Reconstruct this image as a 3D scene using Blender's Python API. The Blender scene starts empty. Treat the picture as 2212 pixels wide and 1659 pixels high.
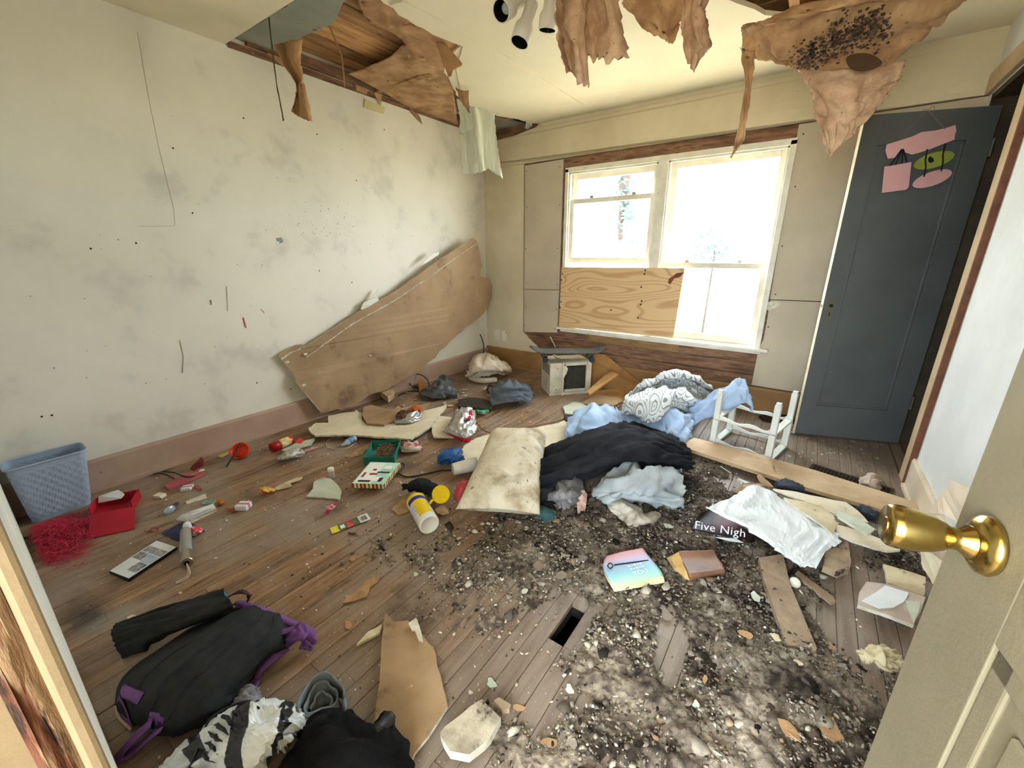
import bpy, bmesh, math, random
import numpy as np
from math import sin, cos, pi, radians, sqrt, atan2
from mathutils import Vector, Matrix, noise
from mathutils.geometry import tessellate_polygon

random.seed(7)
scene = bpy.context.scene
COL = scene.collection

# ------------------------------------------------------------------ camera
IW, IH = 2212, 1659
FPX = 886.7
YAW, PITCH, ROLL = -0.61882, -0.30711, -0.00221
CAM = Vector((0.0, 0.0, 1.25))
_d = Vector((sin(YAW)*cos(PITCH), cos(YAW)*cos(PITCH), sin(PITCH)))
_r = Vector((cos(YAW), -sin(YAW), 0))
_u = _r.cross(_d)
CR = _r*cos(ROLL) + _u*sin(ROLL)
CU = _u*cos(ROLL) - _r*sin(ROLL)
cd = bpy.data.cameras.new('camera'); cam = bpy.data.objects.new('camera', cd); COL.objects.link(cam)
cd.sensor_fit = 'HORIZONTAL'; cd.sensor_width = 36.0; cd.lens = 36.0*FPX/IW
cd.clip_start = 0.01; cd.clip_end = 200
m3 = Matrix((CR, CU, -_d)).transposed()
cam.matrix_world = Matrix.Translation(CAM) @ m3.to_4x4()
scene.camera = cam

# ------------------------------------------------------------------ light
vs = scene.view_settings
vs.view_transform = 'Standard'; vs.look = 'None'; vs.gamma = 1.0; vs.use_curve_mapping = False
vs.exposure = 1.8
WORLD_STRENGTH = 7.5
w = bpy.data.worlds.new('overcast_sky'); scene.world = w; w.use_nodes = True
wn = w.node_tree.nodes; wn.clear()
bg = wn.new('ShaderNodeBackground'); wo = wn.new('ShaderNodeOutputWorld')
bg.inputs['Color'].default_value = (0.80, 0.92, 1.0, 1); bg.inputs['Strength'].default_value = WORLD_STRENGTH
w.node_tree.links.new(bg.outputs[0], wo.inputs[0])

sun = bpy.data.lights.new('sun', 'SUN'); sun.energy = 13.0; sun.color = (1.0, .91, .74); sun.angle = radians(1.0)
so = bpy.data.objects.new('sun', sun); COL.objects.link(so); so.rotation_euler = (radians(-8), radians(-48), 0)
def portal(name, loc, rot, sx, sy):
    l = bpy.data.lights.new(name, 'AREA'); l.shape = 'RECTANGLE'; l.size = sx; l.size_y = sy
    l.cycles.is_portal = True
    o = bpy.data.objects.new(name, l); COL.objects.link(o); o.location = loc; o.rotation_euler = rot
portal('window_portal', (-1.16, 3.93, 1.27), (radians(-90), 0, 0), 1.85, 1.5)
portal('hall_portal', (0.0, -1.48, 1.35), (radians(90), 0, 0), 2.2, 2.0)

def P(px, py, z=0.0):
    v = _d*FPX + CR*(px-IW/2) - CU*(py-IH/2)
    return CAM + v*((z-CAM.z)/v.z)
def PX(px, py, x):
    v = _d*FPX + CR*(px-IW/2) - CU*(py-IH/2)
    return CAM + v*((x-CAM.x)/v.x)
def PY(px, py, y):
    v = _d*FPX + CR*(px-IW/2) - CU*(py-IH/2)
    return CAM + v*((y-CAM.y)/v.y)
def PR(px, py, r):
    """point on the ray through a pixel, r metres away horizontally"""
    v = _d*FPX + CR*(px-IW/2) - CU*(py-IH/2)
    return CAM + v*(r/sqrt(v.x*v.x+v.y*v.y))
def zat(px, py, p):
    """height at which the vertical line through p is met by a pixel's ray"""
    return PR(px, py, sqrt((p[0]-CAM.x)**2+(p[1]-CAM.y)**2)).z
def to_px(x, y, z=0.0):
    q = Vector((x, y, z))-CAM; k = q.dot(_d)
    return IW/2+FPX*q.dot(CR)/k, IH/2-FPX*q.dot(CU)/k

# ------------------------------------------------------------------ materials
def S(r, g, b):
    f = lambda c: (c/255/12.92 if c/255 <= .04045 else ((c/255+.055)/1.055)**2.4)
    return (f(r), f(g), f(b), 1.0)
MATS = {}
def mat(name, c, c2=None, sc=6.0, rough=.75, bump=0.0, bsc=60.0, metal=0.0, lo=.38, hi=.62, stretch=(1,1,1),
        c3=None, sc3=25.0, t3=.66, w3=.04, spec=.3, trans=0.0, alpha=1.0, rnd=0.0, detail=6.0, coat=0.0, c4=None, sc4=3., t4=.6, w4=.06):
    if name in MATS: return MATS[name]
    m = bpy.data.materials.new(name); m.use_nodes = True
    nt = m.node_tree; N = nt.nodes; L = nt.links
    b = N['Principled BSDF']
    b.inputs['Roughness'].default_value = rough; b.inputs['Metallic'].default_value = metal
    b.inputs['Specular IOR Level'].default_value = spec
    b.inputs['Transmission Weight'].default_value = trans; b.inputs['Alpha'].default_value = alpha
    b.inputs['Coat Weight'].default_value = coat
    tc = N.new('ShaderNodeTexCoord'); mp = N.new('ShaderNodeMapping'); mp.inputs['Scale'].default_value = stretch
    L.new(tc.outputs['Object'], mp.inputs[0]); vec = mp.outputs[0]
    def nz(scale, det=detail, ro=.6):
        n = N.new('ShaderNodeTexNoise'); n.inputs['Scale'].default_value = scale
        n.inputs['Detail'].default_value = det; n.inputs['Roughness'].default_value = ro
        L.new(vec, n.inputs['Vector']); return n.outputs['Fac']
    col = None
    if c2 is not None:
        r = N.new('ShaderNodeValToRGB'); e = r.color_ramp.elements
        e[0].position = lo; e[0].color = c; e[1].position = hi; e[1].color = c2
        L.new(nz(sc), r.inputs[0]); col = r.outputs[0]
    def over(col, c3, sc3, t3, w3):
        r = N.new('ShaderNodeValToRGB'); e = r.color_ramp.elements
        e[0].position = t3; e[0].color = (0,0,0,1); e[1].position = t3+w3; e[1].color = (1,1,1,1)
        L.new(nz(sc3, 4.0), r.inputs[0])
        mx = N.new('ShaderNodeMix'); mx.data_type = 'RGBA'
        L.new(r.outputs[0], mx.inputs[0])
        if col is None: mx.inputs[6].default_value = c
        else: L.new(col, mx.inputs[6])
        mx.inputs[7].default_value = c3
        return mx.outputs[2]
    if c3 is not None: col = over(col, c3, sc3, t3, w3)
    if c4 is not None: col = over(col, c4, sc4, t4, w4)
    if rnd > 0:
        oi = N.new('ShaderNodeObjectInfo'); mr = N.new('ShaderNodeMapRange')
        mr.inputs[3].default_value = 1-rnd; mr.inputs[4].default_value = 1+rnd
        L.new(oi.outputs['Random'], mr.inputs[0])
        hs = N.new('ShaderNodeHueSaturation'); L.new(mr.outputs[0], hs.inputs['Value'])
        if col is None: hs.inputs['Color'].default_value = c
        else: L.new(col, hs.inputs['Color'])
        col = hs.outputs[0]
    if col is None: b.inputs['Base Color'].default_value = c
    else: L.new(col, b.inputs['Base Color'])
    if bump > 0:
        bp = N.new('ShaderNodeBump'); bp.inputs['Strength'].default_value = bump; bp.inputs['Distance'].default_value = .01
        L.new(nz(bsc, 5.0), bp.inputs['Height']); L.new(bp.outputs[0], b.inputs['Normal'])
    MATS[name] = m
    return m
def glass_mat(name, tint=(1,1,1,1), gloss=.06):
    m = bpy.data.materials.new(name); m.use_nodes = True
    nt = m.node_tree; N = nt.nodes; L = nt.links; N.clear()
    t = N.new('ShaderNodeBsdfTransparent'); t.inputs[0].default_value = tint
    g = N.new('ShaderNodeBsdfGlossy'); g.inputs['Roughness'].default_value = .05
    mx = N.new('ShaderNodeMixShader'); mx.inputs[0].default_value = gloss
    o = N.new('ShaderNodeOutputMaterial')
    L.new(t.outputs[0], mx.inputs[1]); L.new(g.outputs[0], mx.inputs[2]); L.new(mx.outputs[0], o.inputs[0])
    return m
def col_mat(name, rough=.9, attr='Col', bump=.0, bsc=300):
    m = bpy.data.materials.new(name); m.use_nodes = True
    N = m.node_tree.nodes; L = m.node_tree.links; b = N['Principled BSDF']
    a = N.new('ShaderNodeAttribute'); a.attribute_name = attr
    L.new(a.outputs['Color'], b.inputs['Base Color']); b.inputs['Roughness'].default_value = rough
    b.inputs['Specular IOR Level'].default_value = .15
    if bump:
        n = N.new('ShaderNodeTexNoise'); n.inputs['Scale'].default_value = bsc
        tc = N.new('ShaderNodeTexCoord'); L.new(tc.outputs['Object'], n.inputs['Vector'])
        bp = N.new('ShaderNodeBump'); bp.inputs['Strength'].default_value = bump; bp.inputs['Distance'].default_value = .005
        L.new(n.outputs['Fac'], bp.inputs['Height']); L.new(bp.outputs[0], b.inputs['Normal'])
    return m

# ------------------------------------------------------------------ mesh helpers
def tag(o, label=None, cat=None, group=None, kind=None):
    if label: o['label'] = label
    if cat: o['category'] = cat
    if group: o['group'] = group
    if kind: o['kind'] = kind
    return o
def thing(name, label, cat, loc, group=None):
    o = bpy.data.objects.new(name, None); COL.objects.link(o); o.location = loc
    o.empty_display_size = .05
    return tag(o, label, cat, group)
def wloc(o):
    p = Vector((0,0,0))
    while o: p += o.location; o = o.parent
    return p
class MB:
    def __init__(s, M=None): s.v = []; s.f = []; s.mi = []; s.M = M
    def add(s, vs, fs, m=0):
        k = len(s.v)
        s.v += [(s.M @ Vector(p)) if s.M else Vector(p) for p in vs]
        s.f += [tuple(i+k for i in f) for f in fs]; s.mi += [m]*len(fs); return s
    def box(s, c, sz, rot=None, m=0):
        c = Vector(c); h = Vector(sz)/2
        vs = [Vector((x*h.x, y*h.y, z*h.z)) for x in (-1,1) for y in (-1,1) for z in (-1,1)]
        if rot is not None:
            R = rot if isinstance(rot, Matrix) else Matrix.Rotation(rot, 3, 'Z')
            vs = [R @ v for v in vs]
        return s.add([v+c for v in vs], [(0,1,3,2),(4,6,7,5),(0,4,5,1),(2,3,7,6),(0,2,6,4),(1,5,7,3)], m)
    def bb(s, a, b, m=0):
        a = Vector(a); b = Vector(b); return s.box((a+b)/2, [abs(b[i]-a[i]) for i in range(3)], m=m)
    def prism(s, pts, off, m=0, ms=None):
        pts = [Vector(p) for p in pts]; off = Vector(off); n = len(pts)
        tri = tessellate_polygon([pts])
        nor = Vector((0,0,0))
        for i in range(n): nor += pts[i].cross(pts[(i+1) % n])
        flip = nor.dot(off) > 0
        vs = pts+[p+off for p in pts]
        t0 = pts[tri[0][0]]; tn = (pts[tri[0][1]]-t0).cross(pts[tri[0][2]]-t0)
        same = tn.dot(off) < 0
        top = [t if same else t[::-1] for t in tri]
        bot = [tuple(i+n for i in t[::-1]) for t in top]
        sd = [((i, i+n, (i+1) % n+n, (i+1) % n) if not flip else (i, (i+1) % n, (i+1) % n+n, i+n)) for i in range(n)]
        k = len(s.v); s.v += [(s.M @ p) if s.M else p for p in vs]
        for fs, mm in ((top, m), (bot, m), (sd, m if ms is None else ms)):
            s.f += [tuple(i+k for i in f) for f in fs]; s.mi += [mm]*len(fs)
        return s
    def tube(s, path, r, n=6, m=0, caps=True):
        path = [Vector(p) for p in path]; vs = []; fs = []; N = len(path)
        prev = None
        for i, p in enumerate(path):
            t = (path[min(i+1, N-1)]-path[max(i-1, 0)]).normalized()
            if prev is None: a = t.orthogonal().normalized()
            else:
                a = prev-t*prev.dot(t)
                a = a.normalized() if a.length > 1e-6 else t.orthogonal().normalized()
            prev = a; b = t.cross(a); rr = r[i] if isinstance(r, (list, tuple)) else r
            vs += [p+(a*cos(2*pi*k/n)+b*sin(2*pi*k/n))*rr for k in range(n)]
        for i in range(N-1):
            for k in range(n):
                fs.append((i*n+k, i*n+(k+1) % n, (i+1)*n+(k+1) % n, (i+1)*n+k))
        if caps: fs += [tuple(range(n))[::-1], tuple((N-1)*n+k for k in range(n))]
        return s.add(vs, fs, m)
    def lathe(s, prof, n=24, M=None, m=0):
        vs = []; fs = []
        for (r, z) in prof:
            for k in range(n):
                a = 2*pi*k/n; p = Vector((r*cos(a), r*sin(a), z)); vs.append(M @ p if M else p)
        for i in range(len(prof)-1):
            for k in range(n): fs.append((i*n+k, i*n+(k+1) % n, (i+1)*n+(k+1) % n, (i+1)*n+k))
        return s.add(vs, fs, m)
    def grid(s, rows, m=0):
        nr, nc = len(rows), len(rows[0])
        fs = [(i*nc+j, i*nc+j+1, (i+1)*nc+j+1, (i+1)*nc+j) for i in range(nr-1) for j in range(nc-1)]
        return s.add([p for r in rows for p in r], fs, m)
    def build(s, name, mats, parent=None, smooth=False, bevel=0, solid=0, sub=0, label=None, cat=None, group=None, kind=None, solid_off=-1, fix=True):
        me = bpy.data.meshes.new(name)
        if parent: org = wloc(parent)
        else:
            org = Vector(((min(p.x for p in s.v)+max(p.x for p in s.v))/2, (min(p.y for p in s.v)+max(p.y for p in s.v))/2, min(p.z for p in s.v)))
        me.from_pydata([p-org for p in s.v], [], s.f)
        if not isinstance(mats, (list, tuple)): mats = [mats]
        for mm in mats: me.materials.append(mm)
        if len(mats) > 1: me.polygons.foreach_set('material_index', s.mi)
        if smooth: me.polygons.foreach_set('use_smooth', [True]*len(me.polygons))
        if fix:
            bm = bmesh.new(); bm.from_mesh(me); bmesh.ops.recalc_face_normals(bm, faces=bm.faces); bm.to_mesh(me); bm.free()
        me.update()
        o = bpy.data.objects.new(name, me); COL.objects.link(o)
        if parent: o.parent = parent
        else: o.location = org
        if solid:
            md = o.modifiers.new('solid', 'SOLIDIFY'); md.thickness = solid; md.offset = solid_off
        if bevel:
            md = o.modifiers.new('bevel', 'BEVEL'); md.width = bevel; md.segments = 2; md.limit_method = 'ANGLE'
        if sub:
            md = o.modifiers.new('sub', 'SUBSURF'); md.levels = sub; md.render_levels = sub
        return tag(o, label, cat, group, kind)
def copy_tree(o, parent=None):
    c = o.copy(); COL.objects.link(c); c.parent = parent
    for ch in list(o.children): copy_tree(ch, c)
    return c
def spline(pts, k=6, closed=False):
    pts = [Vector(p) for p in pts]; n = len(pts); out = []
    for i in range(n if closed else n-1):
        g = (lambda j: pts[j % n]) if closed else (lambda j: pts[max(0, min(n-1, j))])
        a, b, c, d = g(i-1), g(i), g(i+1), g(i+2)
        for q in range(k):
            t = q/k
            out.append(.5*((2*b)+(c-a)*t+(2*a-5*b+4*c-d)*t*t+(3*b-3*c+d-a)*t**3))
    if not closed: out.append(pts[-1])
    return out
def upgrid(rows, k=5, k2=None):
    a = [spline(r, k) for r in rows]
    cols = [spline([a[i][j] for i in range(len(a))], k2 or k) for j in range(len(a[0]))]
    return [[cols[j][i] for j in range(len(cols))] for i in range(len(cols[0]))]
def ridged(x, y, z=0.0):
    n1 = 1-2.6*abs(noise.noise(Vector((x, y, z)))); n2 = 1-2.6*abs(noise.noise(Vector((x*2.3+5, y*2.3, z+3)))); n3 = 1-2.6*abs(noise.noise(Vector((x*5.1+1, y*5.1+2, z+7))))
    return n1*.72+n2*.24+n3*.07
def fold(rows, amp, fu, fv, seed=0.0, zmin=.004, edge=0.0, warp=.6):
    nr, nc = len(rows), len(rows[0]); out = []
    for i in range(nr):
        r = []
        for j in range(nc):
            a = rows[i][min(j+1, nc-1)]-rows[i][max(j-1, 0)]; b = rows[min(i+1, nr-1)][j]-rows[max(i-1, 0)][j]
            n = a.cross(b)
            n = n.normalized() if n.length > 1e-9 else Vector((0,0,1))
            u = j/(nc-1); v = i/(nr-1)
            wu = warp*noise.noise(Vector((u*2+seed, v*2, seed))); wv = warp*noise.noise(Vector((u*2, v*2+seed, seed+9)))
            k = ridged(u*fu+wu+seed*3.1, v*fv+wv+seed*1.7, seed)
            if n.z < 0: n = -n
            e = 1.0
            if edge: e = min(1.0, min(u, 1-u, v, 1-v)/edge+.25)
            p = rows[i][j]+n*amp*k*e
            if zmin is not None and p.z < zmin: p.z = zmin
            r.append(p)
        out.append(r)
    return out
def rag(pts, amp=.01, step=.03, seed=0, closed=True):
    """subdivide a polygon's edges and jitter them (torn edges)"""
    rn = random.Random(seed); out = []; pts = [Vector(p) for p in pts]; n = len(pts)
    for i in range(n if closed else n-1):
        a = pts[i]; b = pts[(i+1) % n]; l = (b-a).length; k = max(1, int(l/step)); t = (b-a)/max(l, 1e-6)
        side = t.cross(Vector((0,0,1)))
        if side.length < .2: side = t.cross(Vector((1,0,0)))
        side.normalize()
        for q in range(k):
            p = a.lerp(b, q/k)
            if q: p = p+side*rn.uniform(-amp, amp)+t*rn.uniform(-.3, .3)*step
            out.append(p)
    if not closed: out.append(pts[-1])
    return out
def dot2(a, b): return a[0]*b[0]+a[1]*b[1]
def frame(o, u, v, w):
    """4x4 matrix from an origin and three axes"""
    M = Matrix((Vector(u), Vector(v), Vector(w))).transposed().to_4x4(); M.translation = Vector(o); return M
def yawframe(o, a): return Matrix.Translation(Vector(o)) @ Matrix.Rotation(a, 4, 'Z')
def text_mesh(body, size, M, mt, name, parent, ext=.0004, shear=0.0, kind=None, spacing=1.0):
    cu = bpy.data.curves.new('lettering', 'FONT'); cu.body = body; cu.size = size; cu.extrude = ext; cu.resolution_u = 2; cu.shear = shear
    cu.space_character = spacing
    o = bpy.data.objects.new('lettering', cu); COL.objects.link(o)
    dg = bpy.context.evaluated_depsgraph_get(); dg.update()
    me = bpy.data.meshes.new_from_object(o.evaluated_get(dg)); bpy.data.objects.remove(o); bpy.data.curves.remove(cu)
    org = wloc(parent)
    for v in me.vertices: v.co = (M @ v.co)-org
    me.materials.clear(); me.materials.append(mt); me.name = name
    t = bpy.data.objects.new(name, me); COL.objects.link(t); t.parent = parent
    return t
# ------------------------------------------------------------------ room constants (metres)
XL, XR, YW, YN, ZC = -3.046, 0.635, 3.77, -0.012, 2.425
ZT = 3.05      # underside of the cover added over the attic

def struct(o): o['kind'] = 'structure'; return o
M_wall = mat('wall_paint', S(234,229,215), S(222,217,203), sc=1.3, rough=.6, bump=.06, bsc=25, c3=S(120,116,104), sc3=48, t3=.77, w3=.02, c4=S(196,192,182), sc4=2.6, t4=.56, w4=.2)
M_wallw = mat('wall_paint_window', S(220,206,178), S(206,192,162), sc=2.2, rough=.65, bump=.06, bsc=25, c3=S(110,92,66), sc3=14, t3=.72, w3=.05)
M_ceil = mat('ceiling_paint', S(230,220,194), S(220,209,182), sc=1.2, rough=.7, bump=.05, bsc=40)
M_dry = mat('drywall_face', S(200,186,162), S(188,174,152), sc=2.5, rough=.8, bump=.03, c3=S(90,72,50), sc3=30, t3=.75, w3=.02)
M_gyp = mat('gypsum', S(222,216,200), S(190,180,160), sc=30, rough=.95, bump=.4, bsc=80)
M_sheath = mat('sheathing_wood', S(98,70,54), S(148,110,84), sc=5, rough=.8, bump=.35, bsc=30, stretch=(1,1,7), c3=S(214,190,160), sc3=16, t3=.70, w3=.03, c4=S(66,42,32), sc4=5, t4=.62, w4=.1)
M_base = mat('baseboard_paint', S(184,156,138), S(168,140,122), sc=3, rough=.55, bump=.06, c3=S(214,196,170), sc3=12, t3=.74, w3=.02, c4=S(70,48,36), sc4=26, t4=.73, w4=.02)
M_basew = mat('baseboard_paint_window', S(160,122,76), S(142,106,66), sc=3, rough=.6, bump=.06, c3=S(80,50,30), sc3=12, t3=.7, w3=.04)
M_white = mat('window_paint', S(232,226,210), S(216,208,190), sc=8, rough=.45, bump=.05, c3=S(170,150,120), sc3=30, t3=.74, w3=.03)
M_trim = mat('trim_paint', S(206,182,146), S(188,162,126), sc=4, rough=.5, bump=.05, c3=S(110,76,52), sc3=14, t3=.73, w3=.03)
M_gap = mat('dark_parts_and_hole_shade', S(40,28,20), rough=.9)  # dark tone of screws and bands, also painted shade in holes and slots
M_glass = glass_mat('window_glass')
M_attic = mat('attic_wood', S(148,106,70), S(190,146,100), sc=9, rough=.8, bump=.2, bsc=30, stretch=(2.4,.35,1), rnd=.3, c3=S(70,42,24), sc3=6, t3=.64, w3=.06)
M_kraft = mat('kraft_paper', S(156,118,84), S(198,160,120), sc=7, rough=.85, bump=.35, bsc=30, c3=S(84,54,34), sc3=20, t3=.66, w3=.06, c4=S(222,188,146), sc4=10, t4=.64, w4=.1)
M_kraft2 = mat('kraft_paper_pale', S(172,134,104), S(206,172,140), sc=9, rough=.85, bump=.4, bsc=45, c3=S(70,46,30), sc3=55, t3=.68, w3=.03, c4=S(122,84,56), sc4=6, t4=.58, w4=.15)

# --- floor: subfloor, boards
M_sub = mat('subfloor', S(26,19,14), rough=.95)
HOLE = [P(1240,1302), P(1262,1318), P(1226,1389), P(1199,1386)]
hx0, hx1 = -0.525, -0.468; hy0, hy1 = .945, 1.125
def slab_with_hole(x0, x1, y0, y1, z0, z1, a, b, c, d):
    m = MB()
    m.bb((x0,y0,z0),(a,y1,z1)).bb((b,y0,z0),(x1,y1,z1)).bb((a,y0,z0),(b,c,z1)).bb((a,d,z0),(b,y1,z1)); return m
floor = struct(slab_with_hole(XL-.12, XR+.9, -1.55, YW+.1, -.06, -.021, hx0, hx1, hy0, hy1).build('floor', M_sub))
struct(MB().bb((-1.2,.3,-.5),(.2,1.8,-.45)).build('floor_shade_box_bottom', M_gap))  # dark box added under the floor hole to keep stray light out
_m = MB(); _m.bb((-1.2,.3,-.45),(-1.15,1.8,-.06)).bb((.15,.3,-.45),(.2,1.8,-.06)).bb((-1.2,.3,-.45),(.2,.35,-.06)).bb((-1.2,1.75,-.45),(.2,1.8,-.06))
struct(_m.build('floor_shade_box_sides', M_gap))  # sides of the added dark box
def floor_mat():
    m = bpy.data.materials.new('worn_oak_board'); m.use_nodes = True
    nt = m.node_tree; N = nt.nodes; L = nt.links; b = N['Principled BSDF']
    g = N.new('ShaderNodeNewGeometry'); oi = N.new('ShaderNodeObjectInfo')
    off = N.new('ShaderNodeVectorMath'); off.operation = 'ADD'
    sc = N.new('ShaderNodeVectorMath'); sc.operation = 'SCALE'
    cmb = N.new('ShaderNodeCombineXYZ')
    L.new(oi.outputs['Random'], cmb.inputs[0]); L.new(oi.outputs['Random'], cmb.inputs[1])
    L.new(cmb.outputs[0], sc.inputs[0]); sc.inputs['Scale'].default_value = 37
    L.new(g.outputs['Position'], off.inputs[0]); L.new(sc.outputs[0], off.inputs[1])
    mp = N.new('ShaderNodeMapping'); mp.inputs['Scale'].default_value = (1, .09, 1); L.new(off.outputs[0], mp.inputs[0])
    def nz(vec, s, d=6, r=.6):
        n = N.new('ShaderNodeTexNoise'); n.inputs['Scale'].default_value = s; n.inputs['Detail'].default_value = d; n.inputs['Roughness'].default_value = r
        L.new(vec, n.inputs['Vector']); return n.outputs['Fac']
    def ramp(f, *st):
        r = N.new('ShaderNodeValToRGB'); e = r.color_ramp.elements
        while len(e) < len(st): e.new(.5)
        for q, (p, c) in zip(e, st): q.position = p; q.color = c
        L.new(f, r.inputs[0]); return r.outputs[0]
    def mix(fac, a, bb):
        x = N.new('ShaderNodeMix'); x.data_type = 'RGBA'
        if isinstance(fac, float): x.inputs[0].default_value = fac
        else: L.new(fac, x.inputs[0])
        for s, v in ((6, a), (7, bb)):
            if isinstance(v, tuple): x.inputs[s].default_value = v
            else: L.new(v, x.inputs[s])
        return x.outputs[2]
    grain = ramp(nz(mp.outputs[0], 55), (.3, S(96,68,46)), (.5, S(136,102,72)), (.72, S(166,130,94)))
    var = N.new('ShaderNodeHueSaturation'); mr = N.new('ShaderNodeMapRange'); L.new(oi.outputs['Random'], mr.inputs[0])
    mr.inputs[3].default_value = .78; mr.inputs[4].default_value = 1.18
    L.new(mr.outputs[0], var.inputs['Value']); L.new(grain, var.inputs['Color'])
    pos = g.outputs['Position']
    # walked-in grey dust, in patches of its own shape
    c = mix(ramp(nz(pos, 1.7, 7, .65), (.44, (0,0,0,1)), (.6, (1,1,1,1))), var.outputs[0], S(146,128,112))
    # the traffic lane towards the door is greyer, its varnish gone
    vx = N.new('ShaderNodeSeparateXYZ'); L.new(pos, vx.inputs[0])
    ln = N.new('ShaderNodeMapRange'); L.new(vx.outputs[0], ln.inputs[0])
    ln.inputs[1].default_value = -1.25; ln.inputs[2].default_value = -.55; ln.inputs[3].default_value = 0; ln.inputs[4].default_value = .8
    c = mix(ln.outputs[0], c, mix(ramp(nz(mp.outputs[0], 40), (.35, (0,0,0,1)), (.65, (1,1,1,1))), S(112,98,86), S(140,126,112)))
    # dark old stains
    c = mix(ramp(nz(pos, 2.3, 5, .55), (.60, (0,0,0,1)), (.68, (.8,.8,.8,1))), c, S(92,72,56))
    def blob(cx, cy, rx, ry, col, k):
        mm = N.new('ShaderNodeMapping'); mm.vector_type = 'POINT'
        mm.inputs['Location'].default_value = (-cx/rx, -cy/ry, 0); mm.inputs['Scale'].default_value = (1/rx, 1/ry, 0); L.new(pos, mm.inputs[0])
        ln = N.new('ShaderNodeVectorMath'); ln.operation = 'LENGTH'; L.new(mm.outputs[0], ln.inputs[0])
        ad = N.new('ShaderNodeMath'); ad.operation = 'ADD'; L.new(ln.outputs['Value'], ad.inputs[0])
        nn = N.new('ShaderNodeMath'); nn.operation = 'MULTIPLY'; nn.inputs[1].default_value = .9; L.new(nz(pos, 9), nn.inputs[0]); L.new(nn.outputs[0], ad.inputs[1])
        return mix(ramp(ad.outputs[0], (.6, (k,k,k,1)), (1.5, (0,0,0,1))), c, col)
    q = P(180,1330); c = blob(q.x, q.y, .32, .16, S(44,36,32), .85)
    q = P(330,1310); c = blob(q.x-.05, q.y-.12, .10, .22, S(150,142,130), .5)
    q = P(1840,960); c = blob(q.x, q.y, .5, .35, S(122,106,92), .6)
    # white plaster dust specks
    c = mix(ramp(nz(pos, 130, 2, .5), (.69, (0,0,0,1)), (.72, (.7,.7,.7,1))), c, S(196,186,170))
    c = mix(ramp(nz(pos, 3.1, 8, .75), (.62, (0,0,0,1)), (.78, (.6,.6,.6,1))), c, S(176,166,152))
    L.new(c, b.inputs['Base Color'])
    L.new(ramp(nz(pos, 6), (.35, (.38,.38,.38,1)), (.65, (.62,.62,.62,1))), b.inputs['Roughness'])
    bp = N.new('ShaderNodeBump'); bp.inputs['Strength'].default_value = .25; bp.inputs['Distance'].default_value = .004
    L.new(nz(mp.outputs[0], 70), bp.inputs['Height']); L.new(bp.outputs[0], b.inputs['Normal'])
    return m
M_board = floor_mat()
BW = .0575
lens = [.55,.75,.95,1.15,1.35,1.6,1.9]
bmesh_cache = {}
def board_mesh(l):
    k = round(l, 3)
    if k not in bmesh_cache:
        m = MB(); wv = BW/2-.0007; c = .0016
        vs = []
        for y in (0.0005, l-.0005): vs += [(-wv,y,-.02),(wv,y,-.02),(wv,y,-c),(wv-c,y,0),(-wv+c,y,0),(-wv,y,-c)]
        m.add(vs, [(5,4,3,2,1,0)]+[(6,7,8,9,10,11)]+[(i,(i+1)%6,(i+1)%6+6,i+6) for i in range(6)])
        me = bpy.data.meshes.new('board'); me.from_pydata([tuple(v) for v in m.v], [], m.f); me.materials.append(M_board)
        bm = bmesh.new(); bm.from_mesh(me); bmesh.ops.recalc_face_normals(bm, faces=bm.faces); bm.to_mesh(me); bm.free()
        bmesh_cache[k] = me
    return bmesh_cache[k]
fw = wloc(floor); rb = random.Random(3)
nst = int((XR-XL)/BW)+1
for i in range(nst):
    x = hx0+BW/2+(i-int((hx0-XL)/BW)-1)*BW
    if x-BW/2 < XL-.03 or x > XR+.03: continue
    segs = []; y = YN-.25-rb.uniform(0, .5)
    missing = abs(x-(hx0+BW/2)) < .01
    if missing: stops = [(-.4, hy0), (hy1, hy1+.95), (hy1+.95, 2.9), (2.9, YW)]
    else:
        stops = []
        while y < YW-.02:
            l = rb.choice(lens[1:]); y2 = min(y+l, YW)
            if YW-y2 < .25: y2 = YW
            stops.append((y, y2)); y = y2
    for (a, b2) in stops:
        if b2 < -.02: continue
        o = bpy.data.objects.new('board', board_mesh(b2-a)); COL.objects.link(o); o.parent = floor
        o.location = Vector((x, a, rb.uniform(-.0012, .0012)))-fw
M_hallfloor = mat('hall_floor_wood', S(120,92,66), S(96,72,52), sc=5, rough=.6, stretch=(4,.5,1))
struct(MB().bb((-1.6,-1.5,-.021),(1.6,-.30,0)).build('floor_hall', M_hallfloor))

# --- left wall with a skim-coated patch
wl = struct(MB().bb((XL-.12,-.13,-.02),(XL,YW+.12,ZT)).build('wall_left', M_wall))
q = [PX(296,70,XL), PX(322,220,XL), PX(345,330,XL), PX(375,452,XL), PX(377,488,XL), PX(300,489,XL), PX(150,487,XL)]
q += [Vector((XL, -.1, q[-1].z-.02)), Vector((XL, -.1, ZC)), Vector((XL, q[0].y, ZC))]
MB().prism([p+Vector((.0035,0,0)) for p in q], (-.004,0,0)).build('patch', M_wall, wl)
MB().tube([p+Vector((.004,0,0)) for p in q[:6]], .0008, 5).build('crack', mat('crack_shadow', S(150,140,120), rough=.9), wl)
M_mark = mat('pencil_mark', S(140,136,128), rough=.8); M_redmark = mat('red_crayon', S(206,70,80), rough=.7); M_holep = mat('plaster_nick', S(150,156,148), rough=.9)
def wall_stroke(pts, wd, mt, nm='scuff'):
    pts = [PX(a, b, XL)+Vector((.0012,0,0)) for a, b in pts]
    MB().tube(pts, wd, 4).build(nm, mt, wl)
wall_stroke([(525,686),(529,700),(531,708)], .004, M_redmark)
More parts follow.
